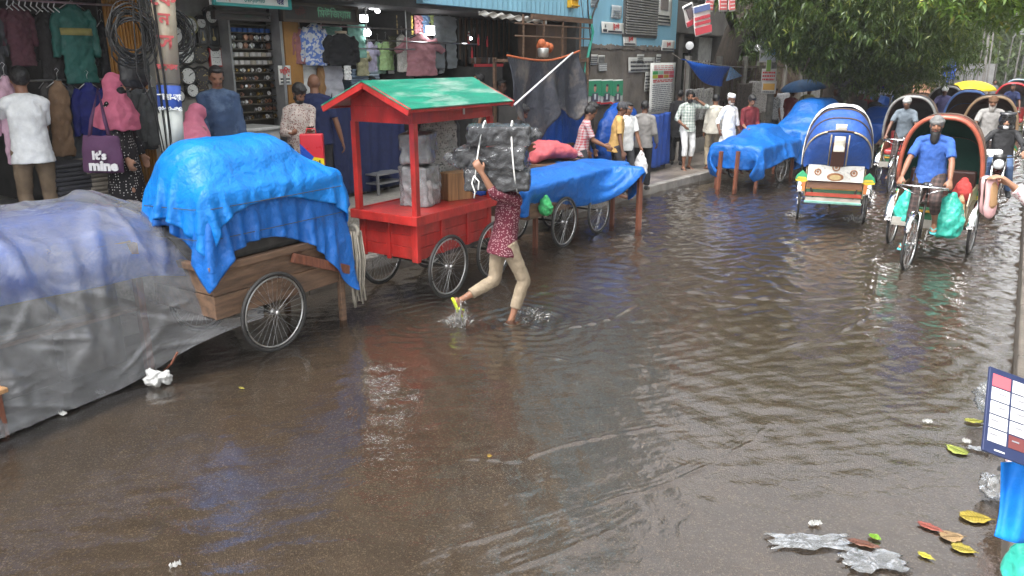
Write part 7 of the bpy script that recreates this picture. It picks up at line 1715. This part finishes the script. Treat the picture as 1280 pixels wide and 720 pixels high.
def tree(base, trunk, blobs, label, m=LEAF, size=.155, asp=.105, droop=.45, seed=1, limbs=True, cat='tree', name='mango_tree', group=None, per=14):
    o = empty(name, base, 0, label, cat, group); b0 = V(base)
    mb = MB(); mb.loft([V(p)-b0 for p, r in trunk], [r for p, r in trunk], 12)
    top = V(trunk[-1][0])-b0
    if limbs:
        for c, r, n in blobs:
            e = V(c)-b0; s = V(trunk[max(0,len(trunk)-2)][0])-b0; s = s.lerp(top, rnd.random()); md = s.lerp(e,.5)+V((0,0,.25)); rr = trunk[-1][1]
            mb.loft([s, md, e, e+(e-md)*.5], [rr*.6, rr*.4, rr*.22, .012], 7)
    mb.build('trunk', BARK, o, smooth=True)
    me = leaf_mesh([(V(c)-b0, r, n) for c, r, n in blobs], size, asp, droop, seed, per); meshobj('crown', me, m, o); return o
def bl(px, py, Y, r, n, f=(1,1,.85)): return (at_y(px,Y,py), (r*f[0], r*f[1], r*f[2]), n)
def tb(px, Y, w, h, lean=(0,0)):
    p = at_y(px, Y); p.z = .1; return [(p, w*1.5), (p+V((lean[0]*.12,lean[1]*.12,.5)), w*1.08), (p+V((lean[0]*.4,lean[1]*.4,h*.5)), w), (p+V((lean[0],lean[1],h)), w*.75)]
t = tb(905, 21.5, .3, 6.5, (2.2,1.0)); t[0] = (V((-7.9,21.2,.1)),.5); t[1] = (XP(899,100,-7.9),.36); t[2] = (XP(920,40,-7.6),.33); t[3] = (XP(972,-60,-7.0),.27)
tree(t[0][0], t, [bl(960,-70,20.5,2.4,420), bl(900,-110,20,2.3,300), bl(1000,-40,20,1.9,420), bl(868,-75,21,1.6,150)], 'dark leaning tree trunk rising behind the iron fence into a high crown', seed=3)
t = tb(1042, 24.5, .24, 5.5, (.2,.2))
tree(t[0][0], t, [bl(992,34,20.5,1.15,380), bl(1018,58,20.5,.75,210), bl(1030,8,20,1.5,520), bl(1060,36,22,1.5,520), bl(1085,-20,21,2.2,700), bl(1050,-90,20,2.6,500)], 'thicker mango trunk behind the blue hooded rickshaw, its leaves hanging beside the postered pole', seed=5)
t = tb(1071, 26, .2, 6, (.3,-.3))
tree(t[0][0], t, [bl(1100,62,23.5,1.35,560), bl(1130,38,23,1.7,640), bl(1125,76,24,.9,340), bl(1150,-20,22,2.4,750), bl(1130,-110,22,2.6,450)], 'thinner mango trunk beside the warning sign, with a wide low crown', seed=7)
t = tb(1152, 30, .2, 6, (.5,-.5))
tree(t[0][0], t, [bl(1172,60,27,1.2,420), bl(1150,30,26,1.7,600), bl(1165,-50,26,2.4,600)], 'mango tree with long drooping leaves farthest along the left pavement', seed=9)
t = tb(1215, 24, .1, 4.5); q_ = V((.95,20.5,.2)); 
tree(q_, [(q_,.12),(q_+V((-.1,0,2.4)),.09),(q_+V((-.25,0,4.2)),.06)], [bl(1245,2,19,.75,55,(1.5,1,.45)), bl(1275,12,19.5,.7,50,(1.4,1,.5)), bl(1195,-6,18.5,.55,24,(1.4,1,.4)), bl(1262,-60,19,1.3,160)], 'slim young tree on the median with bright yellow green leaf sprays', m=LEAFB, seed=13, size=.18, asp=.19, droop=.3, name='young_tree')
# far trees: three crowns, copied
def far_tree(p, h_, label, seed, n):
    p = V(p); bl_ = [(p+V((rnd.uniform(-1.8,1.8),rnd.uniform(-2.5,2.5),h_*q)), (2.3,2.6,1.7), n) for q in (.2,.32,.46,.58,.68,.8,.92)]
    return tree(p, [(p,.3),(p+V((.1,0,h_*.3)),.22),(p+V((.2,.1,h_*.6)),.14)], bl_, label, m=LEAF2, size=.42, asp=.2, droop=.35, seed=seed, name='roadside_tree', group='trees lining the road beyond the mango trees', per=6)
fb = far_tree((-6.0,40,.1), 8.5, 'roadside tree among the far trees lining the left pavement', 21, 300)
fc_ = far_tree((-5.2,52,.1), 10, 'roadside tree among the far trees lining the left pavement', 22, 300)
k_ = 0
for (x, y, s) in ((-8.5,34,1),(-8,46,1.1),(-5.4,59,1.0),(-7,65,1.2),(-5.2,70,1.1),(-4.8,80,1.1),(-6.5,88,1.3),(-4.2,96,1.2),(-5.5,108,1.4),(-1.5,116,1.3),(-3,125,1.5),(1.5,122,1.5),(-.5,138,1.6),(4.5,130,1.6)):
    c = copy_tree(fb if k_ % 2 else fc_); k_ += 1; c.location = (x,y,.1); c.rotation_euler = (0,0,rnd.uniform(0,6)); c.scale = (s,s,s*rnd.uniform(.9,1.1))
for (x, y, s) in ((7.5,14,1),(8,24,1.1),(7.5,36,1.1),(8.5,50,1.2),(7,66,1.2),(7.5,5,1.0)):
    c = copy_tree(fb if k_ % 2 else fc_); k_ += 1; c.location = (x,y,.1); c.rotation_euler = (0,0,rnd.uniform(0,6)); c.scale = (s,s,s*1.1); c['label'] = 'roadside tree across the median, beyond the right edge'; c['group'] = 'trees across the median'
# ------------------------------------------------------------------ beyond the blue building
gb = empty('grey_building', (-14, 30, 0), 0, 'dark grey concrete building with heavy balcony slabs behind the leaning tree', 'building')
def GB(name, mb, m, **k):
    o = mb.build(name, m, **k); o.parent = gb; o.location = (14,-30,0); return o
GW = mat('sooty_concrete', (.12,.11,.1), rough=.85, var=.3, vs=1.5, dirt=(.05,.045,.04), dirt_amt=.7)
mb = MB(); mb.box2((-16,19.4,0), (-11.5,44,9)); GB('wall', mb, GW)
mb = MB(); mb.box2((-11.5,19.4,3.35), (-9.4,44,4.3)); mb.box2((-11.5,19.4,6.4), (-9.4,44,7.3)); GB('balcony', mb, GW, bevel=.03)
mb = MB()
for i in range(6): mb = MB(); mb.box2((-9.9,20.4+i*4,.15), (-9.5,20.8+i*4,3.35)); GB('pillar', mb, GW, bevel=.02)
mb = MB()
for i in range(6): mb = MB(); mb.box2((-11.52,21.5+i*3.8,.4), (-11.47,24+i*3.8,2.8)); GB('window', mb, GLASSD)
mb = MB(); a_, b_ = XP(874,48,-9.8), XP(893,72,-9.8); mb.box2((-10.0,a_.y,b_.z-.3), (-9.8,b_.y,a_.z+.05)); GB('pale_panel', mb, mat('pale_panel',(.3,.3,.29), rough=.6))
fn = empty('iron_fence', (-7.3,26,.15), 0, 'tall rusty iron grille fence with concrete posts and rags hung on it', 'fence')
mb = MB()
for i in range(150):
    y = -6.7+i*.13
    mb.bar((0,y,.35),(0,y,2.35+.04*(i%2)),.016)
for z in (.45,1.3,2.2): mb.box((0,3.1,z), (.03,19.5,.035))
mb.build('grille', IRON, fn)
for i in range(9):
    mb = MB(); mb.box((0.02,-6.6+i*2.4,1.25), (.14,.14,2.5)); mb.build('post', mat('mossy_post',(.16,.15,.13), rough=.85, var=.35, bump=.4), fn, bevel=.01)
mb = MB(); mb.box((-.02,3.1,.18), (.2,19.6,.36)); mb.build('plinth', CONC, fn, bevel=.01)
r_ = random.Random(5)
for i, (px, y0, y1, c, lb) in enumerate(((868,112,150,(.36,.35,.33),'pale grey rag hung on the fence behind the plaid shirted man'),(880,112,142,(.5,.48,.44),'cream rag hung on the fence beside the black coated man'),(948,102,140,(.42,.4,.38),'light cloth hung on the fence behind the maroon shirt'),(932,105,135,(.09,.07,.06),'dark brown cloth hung on the fence behind the white robed man'),(976,118,160,(.4,.4,.42),'patterned grey cloth hung on the fence right of the postered pole'),(1012,112,150,(.3,.29,.28),'grey cloth hung on the fence behind the yellow shirted man'))):
    a_, b_ = XP(px-10,y0,-7.1), XP(px+10,y1,-7.1); tag(curtain(a_.y,b_.y,-7.12,b_.z,a_.z,.03,11,40+i).build('hanging_cloth', cloth('rag_%d' % i, c, pat='print', col2=tuple(x*.5 for x in c), ps=14), smooth=True, solid=.006), lb, 'cloth')
for i, (px, py, lb) in enumerate(((862,57,'left globe lamp glowing white behind the fence'),(919,58,'middle globe lamp, half behind the leaning trunk'),(947,60,'right globe lamp behind the fence'))):
    p = XP(px,py,-8.6); o = empty('globe_lamp', (p.x,p.y,.15), 0, lb, 'lamp')
    mb = MB(); mb.ball((0,0,p.z-.15), .12, 16, 10); mb.build('globe', mat('opal_globe',(.8,.8,.8), rough=.3, emit=(1,1,1), estr=.12, bump=0), o, smooth=True)
    mb = MB(); mb.tube([(0,0,0),(0,0,p.z-.3)], .03, 8); mb.loft([(0,0,p.z-.36),(0,0,p.z-.27)], [.05,.08], 12); mb.build('stem', BLACK, o)
# strung papers
PPR = (.6,.58,.55)
rects = [(.03,.78,.97,.97,(.1,.14,.3)),(.03,.05,.97,.28,(.5,.06,.08))]+lines(2,.36,.7,(.5,.06,.08),.06,.94,31,.6)
d_ = (R(90),0,R(62))
p = at_y(877,15.2,25); poster(p, .42, .56, 'larger printed flyer with navy and red bands strung in the air', base=PPR, rects=rects, rot=d_, roll=R(12), curl=.02, name='flyer', cat='flyer')
p = at_y(861,15.1,19); poster(p, .26, .42, 'smaller tilted flyer with a dark portrait, left of the larger one', base=PPR, rects=[(.3,.35,.8,.8,(.15,.12,.12)),(.05,.05,.95,.25,(.5,.06,.08)),(.08,.85,.9,.93,INK)], rot=d_, roll=R(24), curl=.02, name='flyer', cat='flyer')
for i, px in enumerate((886,903,914)):
    p = at_y(px,15.4,4); poster(p, .16 if i == 2 else .22, .3, ['leftmost of three red printed flyers at the top edge','middle of three red printed flyers at the top edge','rightmost of three red printed flyers at the top edge'][i], base=PPR, rects=[(.1,.1,.9,.9,(.5,.1,.1))]+lines(3,.2,.85,PPR,.15,.85,60+i,.35), rot=d_, roll=R(-4+6*i), curl=.015, name='flyer', cat='flyer')
mb = MB(); a_, b_, c_ = XP(843,-20,-7.5), at_y(880,15.2,2), at_y(990,16,-40)
mb.tube([a_, a_.lerp(b_,.5)-V((0,0,.05)), b_, b_.lerp(c_,.5)-V((0,0,.06)), c_], .008, 4)
for px, py in ((861,9),(872,9),(886,-4),(903,-4),(914,-4)): q = at_y(px,15.2,py); mb.tube([q, q+V((0,0,.16))], .004, 4)
tag(mb.build('overhead_wire', RUB), 'overhead wire the printed flyers hang from', 'wire')
# postered pole right of centre
pp2 = G(957,187,.15); up2 = pole(pp2, 8, .085, 'thin grey utility pole with hanging flyers in front of the mango leaves', m=mat('grey_pole',(.19,.18,.165), rough=.7, var=.4, vs=9, dirt=(.3,.3,.28)))
mb = MB(); zc = at_y(964,pp2.y,18).z
for i in range(14): mb.ball((rnd.uniform(-.1,.1),rnd.uniform(-.1,.1),zc-.9+i*.14), (rnd.uniform(.05,.1),rnd.uniform(.05,.1),.08), 8, 6)
mb.build('tape_wrap', mat('grey_wrap_tape',(.22,.21,.2), rough=.6, var=.5, bump=.6, bs=20), up2, smooth=True)
po = V((-pp2.x,-pp2.y,0)).normalized()*.12
for (py, w_, h_, lb, rc, wd) in ((62,.46,.66,'blue and white flyer with a dark portrait on the thin pole',[(.05,.05,.97,.3,(.45,.47,.5)),(.05,.5,.4,.97,(.12,.14,.2)),(.45,.3,.97,.5,(.06,.25,.5))]+lines(2,.6,.9,RED,.45,.95,71,.5),[]),
        (94,.38,.34,'white flyer with red lettering on the thin pole',lines(3,.12,.9,RED,.08,.92,72,.5),[]),(109,.38,.34,'pale orange flyer at the bottom of the thin pole',[(.1,.3,.9,.8,(.6,.32,.05))]+lines(1,.1,.25,INK,.1,.9,73,.6),[]),(82,.14,.3,'narrow green strip between the flyers on the thin pole',[(.1,.0,.9,1,(.25,.4,.08))],[])):
    p = at_y(961,pp2.y,py)+po; poster(p, w_, h_, lb, base=PPR, rects=rc, rot=(R(90),0,YAW+R(-18)), curl=.012, name='flyer', cat='flyer')
# warning sign
p = at_y(1117,25.5,98); o = empty('warning_sign', (p.x,p.y,0), 0, 'navy road sign with a white and red triangle, plate below, on a post', 'road sign', rot=(0,0,R(12)))
mb = MB(); mb.box((0,0,p.z), (.62,.03,.62)); mb.build('board', flat('sign_navy',(.03,.05,.24)), o)
def tri(s, m, y):
    mb = MB(); mb.prism([(-s,-s*.75),(s,-s*.75),(0,s*.95)], .012, Matrix.Translation((0,y,p.z-.02)) @ Matrix.Rotation(R(90),4,'X')); mb.build('triangle', m, o)
tri(.27, flat('tag_red',(.55,.04,.05)), -.02); tri(.2, WHITE, -.028)
mb = MB(); mb.box((0,-.036,p.z-.03), (.05,.01,.14)); mb.ball((0,-.036,p.z+.07), (.035,.008,.035)); mb.bar((0,-.036,p.z-.08),(.07,-.036,p.z-.14),.03,.01); mb.build('pictogram', BLACK, o)
mb = MB(); mb.box((0,-.0,p.z-.4), (.62,.02,.12)); mb.build('plate', WHITE, o)
mb = MB(); mb.tube([(0,.04,0),(0,.04,p.z+.2)], .03, 8); mb.build('post', mat('grey_metal',(.3,.3,.3)), o)
# second small sign further on
p = at_y(1187,40,86); mb = MB(); mb.box((0,0,p.z), (.5,.03,.9)); mb.tube([(0,.04,0),(0,.04,p.z)], .04); tag(mb.build('signboard', flat('sign_blue',(.04,.1,.4)), loc=(p.x,p.y,0)), 'small blue signboard far off at the edge of the mango leaves', 'sign')
p = at_y(1205,48,92); mb = MB()
for i in range(6): mb.box((i*.45-1.1,0,p.z-.7), (.4,.05,2.4))
tag(mb.build('hoarding', mat('grey_metal',(.3,.3,.3)), loc=(p.x,p.y,0)), 'grey corrugated hoarding far off left of the yellow parasol', 'hoarding')
# far lamp posts
def lampost(px, Y, ytop, r_, label, arm=None, lean=0):
    b = at_y(px, Y); t_ = at_y(px+lean, Y, ytop); o = empty('lamp_post' if arm else 'utility_pole', (b.x,b.y,0), 0, label, 'lamp post' if arm else 'utility pole', None)
    mb = MB(); mb.loft([(0,0,0),(t_.x-b.x,0,t_.z)], [r_,r_*.7], 8); mb.build('shaft', mat('pale_pole',(.2,.19,.18), rough=.7, var=.25), o)
    if arm:
        e = at_y(arm[0], Y, arm[1]); e = V((e.x-b.x,0,e.z)); s = V((t_.x-b.x,0,t_.z)); mb = MB(); mb.tube([s, s.lerp(e,.4)+V((0,0,.35)), e], .06); mb.box(e, (.6,.2,.12)); mb.build('arm', mat('grey_metal',(.3,.3,.3)), o)
for a in ((1226,48,28,.05,'leaning pale pole left of the twin poles far up the road',None,7),(1236,45,10,.075,'thick pale pole with a curved street lamp arm far up the road',(1272,18),4),(1240,44,40,.05,'pole just right of the thick far one',None,2),(1248,60,45,.06,'short pale pole between the far lamp posts',None,3),(1260,62,48,.06,'far lamp post with an arm curving right at the frame edge',(1282,42),6),(1272,66,50,.07,'pale far pole next to the right edge',None,5),(1278,80,58,.08,'farthest pale pole at the right edge',None,5)): lampost(*a)
p = at_y(1186,38,24); mb = MB(); mb.tube([(0,0,0),(0,0,p.z)], .05); mb.box((.15,0,p.z), (.9,.08,.12)); mb.box((0,0,p.z-.2), (.2,.1,.3)); tag(mb.build('antenna_post', mat('pale_pole',(.2,.19,.18)), loc=(p.x,p.y,0)), 'thin post with a crossbar among the leaves at the top', 'post')
fw = MB(); fw.box((-5.3,85,1.1), (.3,90,2.2)); tag(fw.build('far_boundary_wall', mat('grey_wall_far',(.27,.26,.24), rough=.8, var=.2)), 'low grey boundary wall running along the far left pavement', 'wall')
# ------------------------------------------------------------------ lower right corner
def at_d(px, py, dep): return V((0,0,CH)) + ray(px,py)*dep
CR_ = camo.rotation_euler.to_matrix()
c_ = at_d(1289,530,3.15)
o = empty('menu_board', c_, 0, 'tilted dark navy price board with white picture cells at the lower right edge', 'price board', rot=(CR_ @ Matrix.Rotation(R(-20),3,'Z') @ Matrix.Rotation(R(-22),3,'X')).to_euler())
W_, H_ = .4, .37
mb = MB(); mb.box((0,0,0), (W_,H_,.012)); mb.build('panel', flat('board_navy',(.022,.03,.075), .35), o, bevel=.003)
cols_ = [WHITE, WHITE, flat('cell_red',(.45,.08,.1)), WHITE]
mb = MB(); mbr = MB(); mby = MB()
for i in range(4):
    for j in range(5):
        x, y = -W_/2+.055+i*.088, H_/2-.055-j*.06
        if i > 1 and j < 3: continue
        mb = MB(); mb.box((x,y,.007), (.078,.054,.003))
        mb.build('cell', flat('cell_red',(.42,.14,.14)) if (i, j) == (0,0) else flat('cell_dark',(.12,.03,.03)) if (i, j) == (1,4) else flat('cell_yellow',(.6,.5,.08)) if (i, j) == (3,4) else flat('cell_white',(.5,.5,.5), .4), o)
mb = MB(); r_ = random.Random(2)
for i in range(2):
    for j in range(1,5): mb = MB(); mb.box((-W_/2+.05+i*.088+r_.uniform(-.015,.015), H_/2-.05-j*.06, .0095), (.03,.006,.002)); mb.build('cell_print', flat('print_grey',(.2,.2,.22)), o)
for x in (-.13,0,.12): mb = MB(); mb.box((x,-H_/2+.018,.0065), (.045,.006,.002)); mb.build('print_line', flat('cell_white',(.68,.68,.68)), o)
g_ = c_+V((.25,.12,0)); mb = MB(); mb.tube([(g_.x,g_.y,.2),(g_.x,g_.y,1.3)], .022, 8); mb.tube([(g_.x,g_.y,c_.z-.02), c_+V((.02,.03,0))], .012); tag(mb.build('bamboo_post', WOODL), 'bamboo post on the median the price board is tied to', 'post')
P = [[tuple(at_d(x0+(x1-x0)*u, 578+ (92+10*math.sin(u*5))*v - 4*u, 3.3+.03*math.sin(u*9+v*3)+.02*math.sin(u*17)*v)) for u in [i/24 for i in range(25)]] for v in [j/16 for j in range(17)] for x0, x1 in ((1252-9*v**3,1340+8*v),)]
mb = MB(); mb.sheet(P); tag(mb.build('blue_cloth', cloth('sky_blue_cloth',(.006,.16,.55), rough=.6), smooth=True, solid=.008), 'bright blue cloth hanging below the price board at the right edge', 'cloth')
mb = MB(); mb.loft([(0,0,-.14),(0,0,-.08),(0,0,.04),(0,0,.12)], [(.08,.08),(.13,.11),(.1,.09),(.03,.03)], 14); b_ = blob('green_bag', mb, MINT, None, .012, 2, disp=.05, ds=.07); b_.location = at_d(1292,702,3.6); tag(b_, 'mint green bag at the bottom right corner below the blue cloth', 'bag')
mb = MB(); mb.box((0,0,.4), (.5,.5,.04)); 
for a in (-1,1):
    for b in (-1,1): mb.bar((a*.2,b*.2,0),(a*.2,b*.2,.4),.04)
q_ = b_.location; tag(mb.build('vendor_stool', WOOD, loc=(q_.x+.25,q_.y+.1,.25)), 'wooden vendor stool on the median behind the green bag', 'stool')
CLR = film_mat('thin_clear_bag', .1, tint=(.42,.42,.41), milky=.28, scale=6, rough=.12, bump=.4)
def crumple(p, w_, d_, h_, m, label, seed, name='plastic_bag', cat='plastic bag', rz=0, vox=.012):
    mb = MB(); r_ = random.Random(seed)
    for i in range(7): mb.ball((r_.uniform(-.3,.3)*w_, r_.uniform(-.3,.3)*d_, h_*.3), (w_*r_.uniform(.2,.35), d_*r_.uniform(.2,.35), h_*r_.uniform(.3,.6)), 10, 7, Euler((0,0,r_.uniform(0,3))).to_matrix())
    o = blob(name, mb, m, None, vox, 0, disp=max(.03,h_*.5), ds=.035); o.location = p; o.rotation_euler = (0,0,rz); tag(o, label, cat); return o
crumple(G(1236,510,.1), .16, .3, .22, CLR, 'crumpled clear plastic bag caught behind the price board at the kerb', 1)
crumple(G(1240,615,.05), .14, .2, .12, CLR, 'clear plastic bag on the kerb edge below the price board', 2)
# litter: leaves and scraps
WZ = .006
def leaf(px, py, L_, w_, col, label, rz, seed, z=WZ, curl=.05):
    w_ *= 1.5
    o = empty('fallen_leaf', G(px,py,z), rz, label, 'leaf'); r_ = random.Random(seed); rows = []
    for i in range(11):
        t = i/10; hw_ = w_*.5*math.sin(math.pi*min(1,t**.8*1.0))**.75*(1+.08*math.sin(i*2.1)); row = []
        for j in range(-3,4):
            u = j/3; row.append((L_*(t-.5), hw_*u+.03*L_*math.sin(t*3), .004+curl*.05*abs(u)*(1+math.sin(i*1.7+j+seed))+curl*.04*(2*t-1)**2))
        rows.append(row)
    mb = MB(); mb.sheet(rows); m = mat('leaf_%d' % seed, col, rough=.35, var=.35, vs=14, bump=.5, bs=40, dirt=(.1,.06,.02), dirt_amt=.5)
    mb.build('blade', m, o, smooth=True, solid=.002)
    mb = MB(); mb.tube([(L_*(t/5-.5), .03*L_*math.sin(t/5*3), .008) for t in range(6)]+[(L_*.62,0,.006)], .0025, 5)
    for k in range(1,9):
        t = k/10; x = L_*(t-.5); hw_ = w_*.42*math.sin(math.pi*t**.8)**.75
        for s in (-1,1): mb.tube([(x,.03*L_*math.sin(t*3),.009),(x-.1*L_,s*hw_,.01+curl*.05)], .0012, 4)
    mb.build('vein', mat('vein_%d' % seed, tuple(c*.55 for c in col), bump=0), o)
YL = (.3,.23,.03)
for a in ((1217,527,.13,.05,(.3,.3,.05),'small yellow green fallen leaf just left of the price board',.4,1),(1196,563,.15,.075,(.24,.28,.05),'broad green and yellow fallen leaf near the kerb',2.6,2),(1219,648,.17,.085,YL,'large bright yellow veined fallen leaf left of the blue cloth',.35,3),(1163,660,.14,.04,(.28,.07,.05),'reddish brown fallen leaf lying flat',-.2,4),(1204,687,.12,.06,(.34,.28,.04),'yellow fallen leaf below the tan dried one',.0,5),(1157,696,.08,.03,(.5,.45,.05),'small yellow fallen leaf at the bottom edge',-.3,6),(1094,672,.05,.045,(.2,.4,.03),'tiny fresh green leaf on the brown one',1.3,7),(1080,681,.17,.04,(.14,.055,.035),'long dark brown fallen leaf beside the clear wrapper',.1,8),(1190,672,.13,.07,(.3,.2,.1),'tan dried curled leaf above a yellow one',.6,9),(612,571,.03,.02,(.4,.25,.03),'tiny orange leaf floating in the middle of the road',.5,10),(302,486,.05,.012,(.45,.4,.05),'thin yellow leaf floating right of the white plastic scrap',.2,11)): leaf(*a)
SCR = mat('white_scrap',(.42,.42,.4), rough=.35, bump=.4, bs=20)
def scrap(px, py, w_, h_, label, seed, m=None, z=WZ, rz=.0, d_=None, amp=.02):
    r_ = random.Random(seed); n = 12; P = []; p0 = G(px,py,z)
    for j in range(n+1):
        row = []
        for i in range(n+1):
            u, v = i/n-.5, j/n-.5; row.append((w_*u*(1+.15*math.sin(j*1.3+seed)), h_*v*(1+.2*math.sin(i*1.1+seed*2)), .003+amp*abs(math.sin(i*1.9+seed)*math.sin(j*1.5+seed*.7)+.4*math.sin(i*3.7+j*2.9))))
        P.append(row)
    mb = MB(); mb.sheet(P); o = mb.build('litter_scrap', m or SCR, smooth=m is not None, solid=.001, loc=p0, rot=(0,0,rz)); tag(o, label, 'litter')
scrap(1012,678,.42,.14,'flattened clear plastic wrapper lying in the shallow water at the bottom',1,CLR,rz=.55,amp=.014)
scrap(1092,702,.32,.18,'clear plastic wrapper with a green dot under the brown leaf',2,CLR,rz=.6,amp=.016)
scrap(1019,656,.07,.03,'small curled white scrap above the clear wrapper',3,rz=.7,amp=.02); scrap(1159,528,.06,.03,'small white scrap on the wet asphalt',4,rz=.5); scrap(1208,553,.05,.035,'pale scrap beside the green and yellow leaf',5,rz=.2)
scrap(1240,600,.12,.1,'grey plastic scrap by the kerb under the price board',6,CLR); scrap(219,708,.05,.03,'tiny white paper scrap at the lower left',7,rz=1.2); scrap(126,492,.07,.05,'white scrap at the foot of the plastic sheet, right one',8); scrap(78,518,.08,.04,'white scrap at the foot of the plastic sheet, left one',9)
scrap(1222,562,.12,.06,'small ring of clear packaging beside the green leaf',10,CLR,amp=.01)
b_ = crumple(G(196,480,.02), .2, .12, .15, mat('white_poly_scrap',(.42,.42,.41), rough=.25, bump=.5, bs=16), 'crumpled white plastic bag floating at the corner of the plastic sheet', 11, rz=.5)
mb = MB(); mb.tube([G(205,466,.0)+V((0,0,.02)), G(214,455,.1), G(222,440,.2)], .01); tag(mb.build('stick', WOODR), 'short brown stick poking up behind the floating white bag', 'stick')
